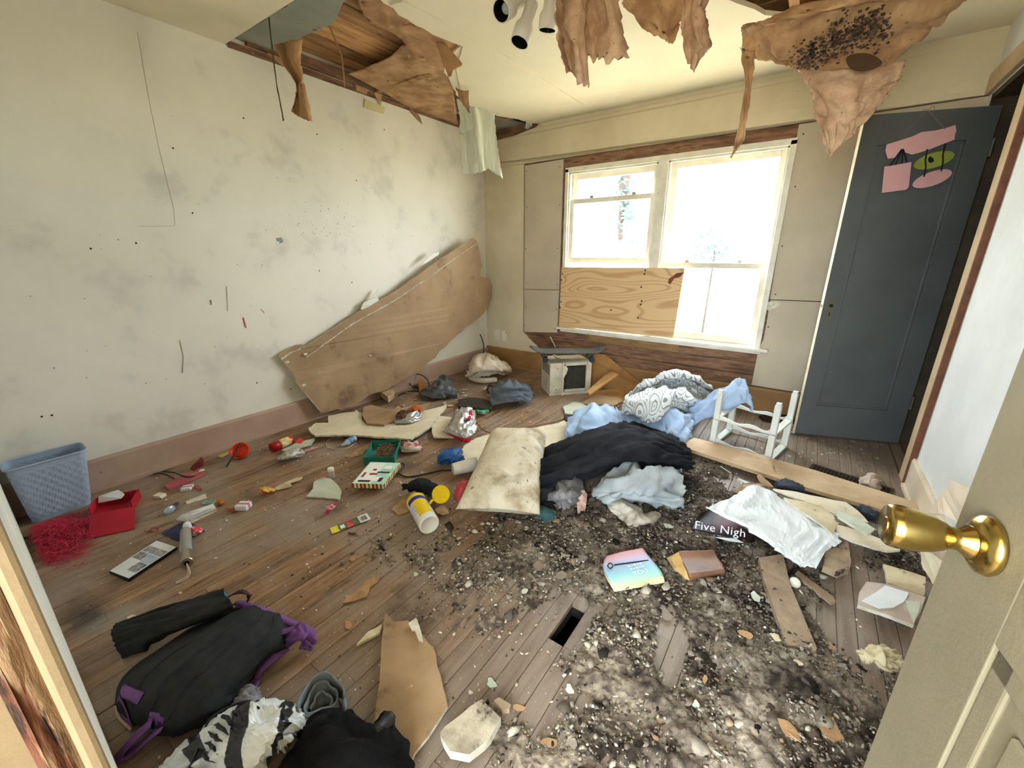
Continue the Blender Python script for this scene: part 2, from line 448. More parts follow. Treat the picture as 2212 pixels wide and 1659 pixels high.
wall_stroke([(489,618),(492,672)], .0012, M_mark); wall_stroke([(388,735),(396,770),(394,806)], .0018, M_mark)
wall_stroke([(455,648),(456,658)], .004, M_mark); wall_stroke([(564,668),(571,676)], .002, M_redmark)
MB().prism(rag([PX(*a, XL)+Vector((.0015,0,0)) for a in [(596,514),(608,513),(612,522),(604,526),(597,520)]], .004, .01, 3), (-.002,0,0)).build('paint_chip', M_holep, wl)
for a, b in [(374,320),(416,460),(294,525),(196,537),(90,900),(112,897),(555,827),(628,840),(526,255),(685,290),(770,390),(830,280),(760,610),(690,585)]:
    c = PX(a, b, XL); MB().lathe([(.0001,.002),(.004,.001),(.005,0)], 8, frame(c, (0,1,0), (0,0,1), (1,0,0))).build('nail_hole', M_gap, wl)
rs = random.Random(12); _m = MB()
for i in range(120):
    a, b = (rs.gauss(700, 40), rs.gauss(480, 30)) if i < 55 else (rs.uniform(60, 1000), rs.uniform(250, 860))
    c = PX(a, b, XL+.0012)
    if c.z < .25 or (a > 560 and b > 800-.55*(a-560)): continue
    s_ = rs.uniform(.0012, .004); _m.prism([c+Vector((0,s_*cos(t)*rs.uniform(.6,1.2),s_*sin(t))) for t in [k*pi/3 for k in range(6)]], (-.002,0,0))
o = _m.build('fly_specks', M_mark, wl); o['kind'] = 'stuff'
# brown timber showing along the top of the left wall where the ceiling has come away
_m = MB()
for y0, y1, z0, z1, dx in [(1.40,3.74,ZC-.012,ZC+.022,.012),(1.5,3.7,ZC+.03,ZC+.09,.03)]:
    _m.bb((XL,y0,z0),(XL+dx,y1,z1))
_m.build('lath', M_sheath, wl)
for a in [[(572,115),(600,118),(640,150),(610,142)],[(760,165),(800,188),(790,205),(770,195)],[(800,172),(826,190),(822,228),(812,212)],[(880,228),(905,250),(912,268),(890,245)]]:
    MB().prism(rag([PX(x, y, XL+.012) for x, y in a], .004, .02, 5), (.004,0,.0)).build('torn_paper', M_kraft, wl)
MB().prism([PX(x, y, XL+.006) for x, y in [(788,214),(832,232),(828,246),(786,232)]], (.004,0,0)).build('tape', mat('tape', S(214,204,150), rough=.6), wl)

# --- baseboards
def baseb(a, b, h, t, nrm, mt, nm):
    a = Vector(a); b = Vector(b); n = Vector(nrm)
    prof = [(0,0),(t+.012,0),(t+.012,.018),(t,.022),(t,h-.015),(t-.006,h),(0,h)]
    vs = []; k = len(prof)
    for p in (a, b): vs += [p+n*d+Vector((0,0,z)) for d, z in prof]
    fs = [(i, (i+1) % k, (i+1) % k+k, i+k) for i in range(k)]+[tuple(range(k)), tuple(range(2*k-1, k-1, -1))]
    return struct(MB().add(vs, fs).build(nm, mt))
baseb((XL,-.01,0), (XL,YW,0), .182, .018, (1,0,0), M_base, 'baseboard_left')
baseb((XL,YW,0), (XR,YW,0), .205, .018, (0,-1,0), M_basew, 'baseboard_window')
M_baser = mat('baseboard_paint_right', S(222,206,182), S(206,188,162), sc=4, rough=.5, c3=S(120,90,66), sc3=14, t3=.74, w3=.03)
baseb((XR,-.01,0), (XR,2.93,0), .178, .018, (-1,0,0), M_baser, 'baseboard_right')

# --- window wall: sheathing with plaster, drywall and boards on it
wx0, wx1, wz0, wz1 = -2.06, -0.25, .515, 2.0
_m = MB(); y0, y1 = YW+.022, YW+.15
_m.bb((XL-.12,y0,-.02),(wx0,y1,ZT)).bb((wx1,y0,-.02),(XR+.9,y1,ZT)).bb((wx0,y0,-.02),(wx1,y1,wz0)).bb((wx0,y0,wz1),(wx1,y1,ZT))
ww = struct(_m.build('wall_window', M_sheath))
def wpoly(pts, y, t, mt, nm, amp=0, seed=0):
    pts = [Vector((x, y, z)) for x, z in pts]
    if amp: pts = rag(pts, amp, .04, seed)
    return MB().prism(pts, (0,t,0)).build(nm, mt, ww)
wpoly([(XL,0),(-2.50,0),(-2.50,.19),(-2.30,.215),(-2.36,.29),(-2.47,.37),(-2.535,.42),(-2.535,2.098),(XL,2.098)], YW, .021, M_wallw, 'plaster')
wpoly([(XL,2.1),(-1.2,2.102),(XR+.01,2.104),(XR+.01,ZC+.02),(-2.30,ZC+.02),(-2.40,ZC-.025),(-2.62,ZC-.06),(-2.9,ZC-.075),(XL,ZC-.08)], YW, .021, M_wallw, 'plaster', .004, 4)
wpoly([(-2.522,.888),(-2.095,.9),(-2.09,2.092),(-2.522,2.085)], YW+.004, .016, M_dry, 'drywall_panel')
wpoly([(-2.52,.42),(-2.1,.455),(-2.096,.893),(-2.522,.882)], YW+.004, .016, M_dry, 'drywall_panel')
wpoly([(-.243,.912),(XR+.01,.925),(XR+.01,2.096),(-.262,2.094)], YW+.003, .016, M_dry, 'drywall_panel')
wpoly([(-.262,.214),(XR+.01,.208),(XR+.01,.918),(-.238,.905),(-.236,.6),(-.258,.52)], YW+.005, .016, M_dry, 'drywall_panel')
for x in [-2.5,-2.12,-.22]:
    for z in (.5,.7,.95,1.3,1.7,2.03):
        MB().lathe([(.0001,.001),(.004,.0012),(.005,0)], 8, frame((x+.01*sin(z*9),YW+.002,z), (1,0,0), (0,0,1), (0,-1,0))).build('screw', M_gap, ww)
# bare boards under and over the window
for z0, z1, xa, xb, dy in [(.405,.512,-2.40,-.262,0),(.30,.40,-2.46,-.265,.004),(.205,.296,-2.30,-.268,.001)]:
    MB().prism(rag([Vector((xa,YW+.006+dy,z0)),Vector((xb,YW+.006+dy,z0)),Vector((xb,YW+.006+dy,z1)),Vector((xa,YW+.006+dy,z1))], .003, .12, int(z0*100)), (0,.016,0)).build('sheathing_board', M_sheath, ww)
MB().bb((wx0-.03,YW+.006,wz1+.012),(wx1-.005,YW+.022,2.094)).build('header_board', M_sheath, ww)
MB().bb((-1.74,YW-.002,.405),(-.865,YW+.016,.49)).build('batten', mat('pale_batten', S(150,118,80), S(126,96,62), sc=6, rough=.75, stretch=(1,1,7), c3=S(70,46,28), sc3=12, t3=.72), ww)
for a in [[(1655,652),(1690,650),(1685,660),(1660,672),(1652,664)]]:
    MB().prism(rag([PY(x, y, YW-.004) for x, y in a], .004, .02, 8), (0,.008,0)).build('loose_plaster', M_gyp, ww)
M_splint = mat('splinter', S(220,200,172), rough=.8)
MB().tube([PY(1189,727,YW-.004), PY(1195,740,YW-.01), PY(1200,750,YW-.004)], .006, 5).build('splinter', M_splint, ww)

# --- window
win = tag(bpy.data.objects.new('window_1', None), kind='structure'); COL.objects.link(win); win.location = (-1.16, YW, wz0)
yf = YW+.022
_m = MB()
_m.bb((wx0,YW-.012,wz0),(wx0+.034,YW+.15,wz1)).bb((wx1-.04,YW-.012,wz0),(wx1,YW+.15,wz1)).bb((wx0,YW-.012,wz1-.03),(wx1,YW+.15,wz1+.012))
_m.bb((-1.20,YW-.006,wz0),(-1.115,YW+.15,wz1)); _m.bb((wx0,YW+.01,wz0-.01),(wx1,YW+.15,wz0+.02))
_m.build('frame', M_white, win, bevel=.003)
_m = MB()
for xa, xb in ((wx0+.034,-1.20),(-1.115,wx1-.04)):
    _m.bb((xa,YW+.004,wz0),(xa+.014,YW+.025,wz1)).bb((xb-.014,YW+.004,wz0),(xb,YW+.025,wz1)).bb((xa,YW+.004,wz1-.046),(xb,YW+.025,wz1-.03))
_m.build('stop_bead', M_white, win, bevel=.002)
def sash(x0, x1, z0, z1, y, st, br, tr, lock=True):
    s = MB().bb((x0,y,z0),(x0+st,y+.035,z1)).bb((x1-st,y,z0),(x1,y+.035,z1)).bb((x0+st,y,z0),(x1-st,y+.035,z0+br)).bb((x0+st,y,z1-tr),(x1-st,y+.035,z1)).build('sash', M_white, win, bevel=.003)
    MB().bb((x0+st,y+.015,z0+br),(x1-st,y+.019,z1-tr)).build('pane', M_glass, s)
    if lock:
        for f in (.27,.76):
            x = x0+(x1-x0)*f
            MB().box((x,y+.018,z1+.006),(.035,.02,.012)).tube([(x-.02,y+.015,z1+.016),(x+.012,y+.02,z1+.02)], .006, 6).build('sash_lock', mat('sash_lock_metal', S(170,164,150), rough=.4, metal=.6), s)
xa, xb = wx0+.036, -1.202
sash(xa+.002, xb-.002, 1.165, 1.742, YW+.028, .045, .05, .042)
sash(xa+.002, xb-.002, 1.705, 1.968, YW+.075, .05, .042, .055, False)
xa, xb = -1.113, wx1-.042
sash(xa+.002, xb-.002, .537, 1.176, YW+.028, .045, .055, .042)
sash(xa+.002, xb-.002, 1.135, 1.968, YW+.075, .05, .042, .05, False)
MB().prism([(-2.10,YW-.04,.503),(-.19,YW-.05,.503),(-.19,YW+.03,.503),(-2.10,YW+.03,.503)], (0,0,.022)).build('sill', M_white, win, bevel=.004)
MB().bb((-2.06,YW-.012,.478),(-.24,YW+.02,.503)).build('apron', M_white, win, bevel=.003)
# plywood sheet screwed over the lower left opening
def ply_mat():
    m = mat('plywood', S(206,156,98), S(184,132,78), sc=3, rough=.6); nt = m.node_tree; N = nt.nodes; L = nt.links
    b = N['Principled BSDF']
    tc = N.new('ShaderNodeTexCoord'); mp = N.new('ShaderNodeMapping'); mp.inputs['Scale'].default_value = (.55,1,2.4); L.new(tc.outputs['Object'], mp.inputs[0])
    nz = N.new('ShaderNodeTexNoise'); nz.inputs['Scale'].default_value = 1.5; nz.inputs['Detail'].default_value = 1.2; nz.inputs['Roughness'].default_value = .4
    L.new(mp.outputs[0], nz.inputs['Vector'])
    mu = N.new('ShaderNodeMath'); mu.operation = 'MULTIPLY'; mu.inputs[1].default_value = 130; L.new(nz.outputs['Fac'], mu.inputs[0])
    sn = N.new('ShaderNodeMath'); sn.operation = 'SINE'; L.new(mu.outputs[0], sn.inputs[0])
    r = N.new('ShaderNodeValToRGB'); e = r.color_ramp.elements
    e[0].color = S(218,184,138); e[0].position = .35; e[1].color = S(196,154,108); e[1].position = 1.0
    L.new(sn.outputs[0], r.inputs[0]); L.new(r.outputs[0], b.inputs['Base Color']); return m
ply = thing('plywood_board', 'pale grained plywood sheet screwed over the lower left window opening', 'board', (-1.5, YW-.02, .53))
MB().prism([PY(x, y, YW-.024) for x, y in [(1213,577),(1479,579),(1454,730),(1207,706)]], (0,.012,0)).build('sheet', ply_mat(), ply, bevel=.001)
for a, b in [(1215,592),(1213,605),(1212,652),(1210,664),(1394,584),(1392,592),(1385,620),(1386,650),(1384,658),(1378,687),(1320,670)]:
    c = PY(a, b, YW-.0245); MB().lathe([(.0001,.001),(.006,.001),(.008,0)], 8, frame(c, (1,0,0), (0,0,1), (0,-1,0))).build('screw', M_gap, ply)
MB().prism(rag([PY(x, y, YW-.0255) for x, y in [(1444,603),(1462,590),(1477,588),(1470,598),(1456,602),(1448,614),(1443,612)]], .002, .02, 2), (0,.0012,0)).build('brown_stain', mat('dried_stain', S(120,62,40), rough=.6), ply)

# --- ceiling with two torn openings
def poly_holes(outer, holes, z0, z1):
    loops = [[Vector((p[0], p[1], z0)) for p in l] for l in [outer]+holes]
    tri = tessellate_polygon(loops); flat = [p for l in loops for p in l]; n = len(flat)
    m = MB(); fs = [t for t in tri]+[tuple(i+n for i in t) for t in tri]; k = 0
    for l in loops:
        c = len(l); fs += [(k+i, k+(i+1) % c, k+(i+1) % c+n, k+i+n) for i in range(c)]; k += c
    m.add(flat+[Vector((p.x, p.y, z1)) for p in flat], fs); return m
tear = [P(x, y, ZC) for x, y in [(1153,267),(1120,258),(1075,250),(1040,240),(1005,226),(985,205),(972,175),(960,150),(975,120),(1000,97),(968,84),(935,75),(880,42),(830,8)]]
tear = rag(tear, .012, .05, 11, closed=False)
outer = [(XL-.1,-.12),(XR+.12,-.12),(XR+.12,YW+.12),(-2.38,YW+.12),(-2.39,YW-.005)]+[(p.x, p.y) for p in tear]+[(-1.85,1.40),(-2.3,1.395),(-2.8,1.39),(XL-.1,1.385)]
h2 = rag([Vector((-1.25,1.25,0)), Vector((.30,1.25,0)), Vector((.40,2.2,0)), Vector((.42,3.2,0)), Vector((-.05,3.12,0)), Vector((-.44,2.88,0)), Vector((-.58,2.6,0)), Vector((-.62,2.1,0)), Vector((-1.18,1.93,0))], .025, .1, 5)
ceil = struct(poly_holes(outer, [[(p.x, p.y) for p in h2]], ZC, ZC+.022).build('ceiling', M_ceil))
cr = [P(1000,98,ZC), P(985,150,ZC), P(1000,212,ZC), P(1075,249,ZC), P(1160,262,ZC), P(1262,226,ZC), P(1130,142,ZC), P(1060,100,ZC), P(1000,68,ZC), P(930,30,ZC), P(870,0,ZC), P(842,8,ZC), P(935,72,ZC)]
MB().prism([p+Vector((0,0,-.007)) for p in cr], (0,0,.0072)).build('ceiling_panel', M_ceil, ceil)
struct(MB().bb((XL-.12,-.13,ZT),(XR+1.0,YW+.15,ZT+.04)).build('ceiling_light_cover', M_attic))  # unseen cover added to keep sky and sun out of the attic
struct(MB().bb((XR,-.13,ZC),(XR+.12,YW+.12,ZT)).build('wall_light_block_right', M_attic))  # unseen side added to close the attic against outside light
# attic planks above the left opening, running along the wall
for i in range(10):
    x0 = XL+.005+i*.142
    MB().bb((x0,1.15,2.545+.006*(i % 2)),(x0+.137,YW+.02,2.57)).build('attic_plank', M_attic, ceil)
for y in (1.30,2.42,3.55):
    MB().bb((XL,y,2.45),(-1.55,y+.045,2.545)).build('joist', M_attic, ceil)
M_greyb = mat('grey_painted_board', S(150,152,140), S(132,134,124), sc=3, rough=.7, c3=S(96,60,40), sc3=7, t3=.68, w3=.05, c4=S(60,58,50), sc4=20, t4=.72, w4=.03)
gb = [(478,99),(560,50),(640,-2),(700,-40),(770,-40),(735,20),(722,48),(690,66),(655,78),(640,92),(615,100),(600,118),(560,112)]
MB().prism(rag([P(x, y, 2.472) for x, y in gb], .006, .05, 6), (0,0,.01)).build('old_plasterboard', M_greyb, ceil)
gb = [(1068,251),(1108,262),(1150,270),(1130,284),(1085,290),(1060,288)]
MB().prism(rag([P(x, y, 2.45) for x, y in gb], .01, .05, 7), (0,0,.01)).build('old_plasterboard', M_greyb, ceil)
for i in range(8):      # boards seen through the right-hand opening
    y0 = 1.15+i*.29
    MB().bb((-1.5,y0,2.60),(.6,y0+.28,2.625)).build('attic_plank', M_attic, ceil)
for x in (-1.32,-.85,-.34,.16):
    MB().bb((x,1.1,2.45),(x+.045,3.4,2.60)).build('joist', M_attic, ceil)

# --- right wall, closet opening, closet
oy0, oy1, oz = 3.06, 3.715, 2.09
_m = MB().bb((XR,-.13,-.02),(XR+.12,oy0,ZC)).bb((XR,oy1,-.02),(XR+.12,YW+.1,ZC)).bb((XR,oy0,oz),(XR+.12,oy1,ZC))
M_wallr = mat('wall_paint_right', S(226,226,222), S(212,212,208), sc=2, rough=.6, bump=.05, c3=S(90,88,84), sc3=34, t3=.745, w3=.02)
wr = struct(_m.build('wall_right', M_wallr))
M_olive = mat('closet_paint', S(96,88,62), S(80,72,52), sc=3, rough=.8)
_m = MB().bb((1.3,2.5,-.02),(1.36,YW+.02,ZC)).bb((XR+.12,2.5,-.02),(1.36,2.56,ZC)).bb((XR+.12,YW-.03,-.02),(1.36,YW+.02,ZC)).bb((XR+.1,2.5,2.3),(1.36,YW,2.34))
struct(_m.build('wall_closet', M_olive))
struct(MB().bb((XR-.02,2.5,-.021),(1.36,YW,0)).build('floor_closet', M_hallfloor))
tr = struct(MB().bb((XR-.022,2.945,0),(XR+.002,oy0+.012,2.10)).build('trim_closet_casing', M_trim, bevel=.004))
struct(MB().bb((XR-.026,2.925,0),(XR+.001,2.944,2.10)).build('trim_casing_edge', mat('casing_edge_wood', S(96,58,42), S(120,76,54), sc=12, rough=.7)))
struct(MB().bb((XR-.024,2.90,2.10),(XR+.002,YW,2.205)).build('trim_closet_header', M_trim, bevel=.004))
struct(MB().bb((XR,oy1-.03,0),(XR+.13,oy1,oz)).bb((XR,oy0,0),(XR+.13,oy0+.02,oz)).bb((XR,oy0,oz-.03),(XR+.13,oy1,oz)).build('trim_closet_jamb', mat('jamb_dark', S(70,58,42), S(54,44,32), sc=6, rough=.7)))

# --- near wall with the doorway the camera stands in, and the hall behind
jx0, jx1 = -.452, .372
_m = MB().bb((XL-.12,YN-.12,-.02),(jx0-.03,YN,ZC)).bb((jx1+.03,YN-.12,-.02),(XR+.12,YN,ZC)).bb((jx0-.03,YN-.12,2.06),(jx1+.03,YN,ZC))
struct(_m.build('wall_near', M_wall))
M_jamb = mat('chewed_jamb', S(120,92,66), S(150,126,96), sc=9, rough=.75, bump=.4, bsc=60, stretch=(1,2.2,.3), c3=S(92,52,34), sc3=18, t3=.52, w3=.06, c4=S(48,28,18), sc4=34, t4=.60, w4=.05)
M_jambp = mat('jamb_paint', S(146,126,98), S(132,112,86), sc=5, rough=.6, bump=.1, bsc=40, c3=S(130,80,56), sc3=30, t3=.72, w3=.04)
def gnawed(x, y0, y1, z0, z1, amp, seed, nz=60, ny=8):
    rows = []
    for i in range(nz+1):
        z = z0+(z1-z0)*i/nz; r = []
        for j in range(ny+1):
            y = y0+(y1-y0)*j/ny
            k = max(0, ridged(y*40+seed, z*6, seed))*(1 if 0 < j < ny else .3)
            r.append(Vector((x-amp*k, y, z)))
        rows.append(r)
    return MB().grid(rows)
jl = struct(MB().bb((jx0-.03,YN-.125,0),(jx0-.004,YN+.002,2.06)).build('trim_door_jamb', M_jambp, bevel=.003))
MB().bb((jx0-.004,YN-.009,0),(jx0+.006,YN+.004,2.06)).build('edge_strip', M_jambp, jl, bevel=.004)
gnawed(jx0+.004, YN-.030, YN-.009, 0, 1.25, .010, 2.0).build('gnawed_strip', M_jamb, jl, solid=.006)
MB().bb((jx0-.012,YN-.125,0),(jx0-.006,YN-.030,2.06)).build('inner_face', mat('jamb_inner', S(96,80,60), S(82,68,50), sc=5, rough=.7), jl)
struct(MB().bb((jx1+.004,YN-.12,0),(jx1+.03,YN,2.06)).bb((jx0-.03,YN-.12,2.03),(jx1+.03,YN,2.06)).build('trim_door_jamb_right', M_jambp))
_m = MB().bb((-1.66,-1.52,-.02),(-1.6,YN-.12,ZC)).bb((1.6,-1.52,-.02),(1.66,YN-.12,ZC)).bb((-1.66,-1.52,ZC),(1.66,YN-.12,ZC+.05))
_m.bb((-1.66,-1.56,-.02),(-1.1,-1.50,ZC)).bb((1.1,-1.56,-.02),(1.66,-1.50,ZC)).bb((-1.1,-1.56,-.02),(1.1,-1.50,.35)).bb((-1.1,-1.56,2.35),(1.1,-1.50,ZC))  # unseen window opening, added and sized to let fill light through the doorway
struct(_m.build('wall_hall', mat('hall_paint', S(222,206,172), S(214,196,160), sc=2, rough=.7)))

# --- outside
M_ground = mat('outside_ground', S(186,178,156), S(168,162,138), sc=.7, rough=.9)
g = MB().bb((-30,YW+.15,-.62),(30,45,-.6)); struct(g.build('ground_yard', M_ground))
struct(MB().bb((-30,-30,-.62),(30,-1.6,-.6)).build('ground_street', M_ground))
struct(MB().bb((XL-.12,YN-.12,ZC),(XR+.12,YN,ZT)).build('wall_light_block_near', M_attic))  # unseen wall added to stop light leaking in above the doorway
# ------------------------------------------------------------------ grey closet door
M_grey = mat('grey_door_paint', S(92,95,94), S(82,84,84), sc=2, rough=.5, bump=.05, bsc=60, c3=S(120,122,120), sc3=18, t3=.72, w3=.04)
M_dedge = mat('door_edge_paint', S(226,214,188), S(200,184,156), sc=12, rough=.6)
M_plate = mat('old_plate', S(104,98,84), rough=.5, metal=.4)
A = Vector((.085,3.405,0)); B = Vector((.672,3.615,0)); U = (B-A); DW = U.length; U.normalize()
NV = Vector((U.y,-U.x,0))          # towards the camera
DT = .035
D1 = frame(A+Vector((0,0,.008)), U, -NV, (0,0,1))      # local: x along, y into thickness, z up
door1 = tag(bpy.data.objects.new('door_1', None), kind='structure'); COL.objects.link(door1); door1.location = A+Vector((0,0,.008))
def panel_door(root, M, w, h, t, cols, rows_, mt, rec=.012, mould=.016, nm='stile'):
    """cols/rows_: list of (a,b) spans of the recessed panels; builds stiles, rails, panels with moulding"""
    xs = [0]+[v for c in cols for v in c]+[w]; zs = [0]+[v for r in rows_ for v in r]+[h]
    for i in range(0, len(xs), 2):
        MB(M).bb((xs[i],0,0),(xs[i+1],t,h)).build('stile', mt, root, bevel=.0015)
    for c in cols:
        for i in range(0, len(zs), 2):
            MB(M).bb((c[0],0,zs[i]),(c[1],t,zs[i+1])).build('rail', mt, root, bevel=.0015)
        for r in rows_:
            p = MB(M).bb((c[0],rec,r[0]),(c[1],t-rec,r[1])).build('panel', mt, root)
            m = MB(M)
            for a, b, d in (((c[0],r[0]),(c[0]+mould,r[1]),0),((c[1]-mould,r[0]),(c[1],r[1]),0),((c[0],r[0]),(c[1],r[0]+mould),0),((c[0],r[1]-mould),(c[1],r[1]),0)):
                m.bb((a[0],rec*.4,a[1]),(b[0],rec+.001,b[1]))
            m.build('moulding', mt, p, bevel=.004)
panel_door(door1, D1, DW, 2.0, DT, [(.093,DW-.115)], [(.225,1.84)], M_grey)
MB(D1).bb((-.0015,-.0005,.0),(.0002,DT,2.0)).build('bare_edge', M_dedge, door1)
lp = MB(D1).prism([(.028,-.001,.81),(.045,-.001,.80),(.062,-.001,.81),(.062,-.001,.945),(.053,-.001,.957),(.037,-.001,.957),(.028,-.001,.945)], (0,.002,0)).build('lock_plate', M_plate, door1)
MB(D1).tube([(.045,-.006,.915),(.045,.001,.915)], .011, 10).build('spindle_hole', M_gap, lp)
MB(D1).bb((.042,-.0022,.845),(.048,.001,.87)).build('keyhole', M_gap, lp)
MB(D1).bb((-.003,.008,.90),(.0,.027,.92)).build('latch', M_plate, door1)
for z in (.25,1.75): MB(D1).tube([(DW+.003,-.006,z),(DW+.003,-.006,z+.09)], .006, 8).build('hinge', M_plate, door1)

# pink and green sign hanging on it
def DPL(px, py, off=.012):      # pixel to the closet door's face, a little in front
    v = _d*FPX + CR*(px-IW/2) - CU*(py-IH/2); o = A+NV*off
    return CAM+v*((o-CAM).dot(NV)/v.dot(NV))
sg = thing('hanging_sign', 'pink wooden name sign with green oval hanging on the grey door', 'sign', DPL(1985,345))
M_pink = mat('pink_board', S(222,172,170), S(212,162,162), sc=8, rough=.7); M_green = mat('green_board', S(150,158,66), S(134,142,56), sc=8, rough=.7)
M_ribbon = mat('black_ribbon', S(22,22,26), rough=.8); M_string = mat('grey_string', S(140,118,108), rough=.9)
def plate(pts, mt, nm, off=.012, k=0):
    p = [DPL(x, y, off) for x, y in pts]
    if k: p = spline(p, k, True)
    return MB().prism(p, -NV*.005).build(nm, mt, sg)
plate([(1916,312),(1913,325),(1918,343),(1935,340),(1946,326),(1958,330),(1970,334),(1985,330),(2010,322),(2040,310),(2062,302),(2063,290),(2066,283),(2064,270),(2045,276),(2020,282),(1992,285),(1970,295),(1945,303)], M_pink, 'name_board')
plate([(1911,360),(1930,357),(1969,350),(1963,404),(1957,410),(1905,417)], M_pink, 'square_board')
def ell(cx, cy, a, b, rot, n=22): return [(cx+a*cos(t)*cos(rot)-b*sin(t)*sin(rot), cy+a*cos(t)*sin(rot)+b*sin(t)*cos(rot)) for t in [2*pi*i/n for i in range(n)]]
plate(ell(2018,346,46,16,-.30), M_green, 'oval_board'); plate(ell(2014,386,45,15,-.34), M_pink, 'oval_board')
def rib(pts, r=.0025, mt=M_ribbon, nm='ribbon', off=.016): MB().tube([DPL(x, y, off) for x, y in pts], r, 5).build(nm, mt, sg)
for a in [[(1948,322),(1922,358)],[(1949,322),(1934,356)],[(1950,322),(1948,353)],[(1951,322),(1959,350)]]: rib(a, .0035)
for a in [[(2003,322),(1999,345),(2000,362),(1996,382)],[(2042,310),(2037,334),(2037,350),(2033,370)]]: rib(a, .0035)
plate([(2005,342),(2010,337),(2016,342),(2018,348),(2012,352),(2006,350)], M_ribbon, 'glue_spot', .0135)
rib([(1944,301),(1975,268),(1998,242)], .0012, M_string, 'string'); rib([(2041,279),(2020,255),(2006,240)], .0016, M_string, 'string')
rib([(1990,250),(1993,238),(2008,236),(2014,230),(2019,229),(2018,240)], .0016, M_string, 'string')

# ------------------------------------------------------------------ entrance door, open beside the camera
M_beige = mat('beige_door_paint', S(132,121,98), S(120,110,88), sc=3, rough=.55, bump=.12, bsc=120, c3=S(96,78,56), sc3=20, t3=.745, w3=.03)
M_brass = mat('brass', S(200,176,110), S(180,154,88), sc=20, rough=.2, metal=1.0)
E0 = Vector((.2005,.683,0)); H0 = Vector((.326,-.067,0)); UE = (H0-E0); EW = UE.length; UE.normalize()
NE = Vector((UE.y,-UE.x,0))   # faces left, into the room
D2 = frame(E0+Vector((0,0,.01)), UE, -NE, (0,0,1))
door2 = tag(bpy.data.objects.new('door_2', None), kind='structure'); COL.objects.link(door2); door2.location = E0+Vector((0,0,.01))
def DE(px, py, off=0.0):
    v = _d*FPX + CR*(px-IW/2) - CU*(py-IH/2); o = E0+NE*off
    p = CAM+v*((o-CAM).dot(NE)/v.dot(NE)); return (p-E0).dot(UE), p.z-.01
ps, pz = DE(2148, 1392)
panel_door(door2, D2, EW, 2.02, .036, [(ps, EW/2-.05),(EW/2+.05, EW-ps)], [(.22, pz),(1.06, 1.86)], M_beige, rec=.009, mould=.03)
for c in [(ps, EW/2-.05),(EW/2+.05, EW-ps)]:
    for r in [(.22, pz),(1.06,1.86)]:
        a = .055
        MB(D2).prism([(c[0]+a,.004,r[0]+a),(c[1]-a,.004,r[0]+a),(c[1]-a,.004,r[1]-a),(c[0]+a,.004,r[1]-a)], (0,.006,0)).build('raised_field', M_beige, door2, bevel=.004)
ks, kz = DE(2140, 1180)
KM = D2 @ frame((ks,0,kz), (1,0,0), (0,0,1), (0,-1,0))
kn = MB(KM).lathe([(.0001,.001),(.032,.001),(.0335,.004),(.032,.009),(.026,.013),(.02,.017),(.018,.017)], 40).build('knob_rose', M_brass, door2, smooth=True)
kb = MB(KM).lathe([(.018,.012),(.018,.02),(.0125,.026),(.0125,.034),(.0165,.040),(.021,.050),(.0245,.066),(.0255,.08),(.0245,.088),(.022,.091),(.0001,.091)], 40).build('door_knob', M_brass, door2, smooth=True)
MB(KM).lathe([(.0001,.0922),(.0085,.0922),(.0095,.09)], 16).build('lock_cylinder', mat('brass_dull', S(170,128,60), rough=.35, metal=1.0), kb)
MB(KM).box((0,0,.0925),(.0015,.009,.001)).build('key_slot', M_gap, kb)

# ------------------------------------------------------------------ ceiling spotlight
M_spotw = mat('spot_white', S(214,208,196), rough=.35); M_spotb = mat('spot_black', S(10,10,11), rough=.5)
sb = P(1112, -40, ZC)
sl = thing('spotlight_fixture', 'white ceiling spotlight fixture with three cylindrical heads', 'spotlight', (sb.x, sb.y, ZC-.16))
MB().lathe([(.0001,ZC-.03),(.075,ZC-.03),(.08,ZC-.024),(.08,ZC)], 32, Matrix.Translation((sb.x,sb.y,0))).build('canopy', M_spotw, sl, smooth=False)
def head(p0, p1, r=.045):
    p0 = Vector(p0); p1 = Vector(p1); d = (p1-p0).normalized(); L_ = (p1-p0).length; a = d.orthogonal().normalized(); M = frame(p0, a, d.cross(a), d)
    h = MB(M).lathe([(.0001,0),(r*.6,0),(r*.66,.006),(r*.66,L_*.45),(r,L_*.62),(r,L_),(r-.004,L_),(r-.004,L_*.66)], 28).build('lamp_head', M_spotw, sl, smooth=True)
    MB(M).lathe([(r-.0045,L_-.001),(r-.0045,L_*.64),(.0001,L_*.64)], 28).build('baffle', M_spotb, h)
    MB(M).lathe([(.0001,L_*.82),(.018,L_*.80),(.024,L_*.7)], 20).build('bulb', mat('frosted_bulb', S(200,200,204), rough=.3), h, smooth=True)
    MB().tube([Vector((sb.x,sb.y,ZC-.03)), (Vector((sb.x,sb.y,ZC-.05))+p0)/2, p0+d*.02], .009, 8).build('arm', M_spotw, sl)
r0 = sqrt(sb.x**2+sb.y**2)
head(PR(1128,0,r0-.02), PR(1082,24,r0-.15), .042); head(PR(1150,6,r0-.06), PR(1122,92,r0-.10), .042); head(PR(1190,-20,r0-.0), PR(1182,66,r0+.02), .042)

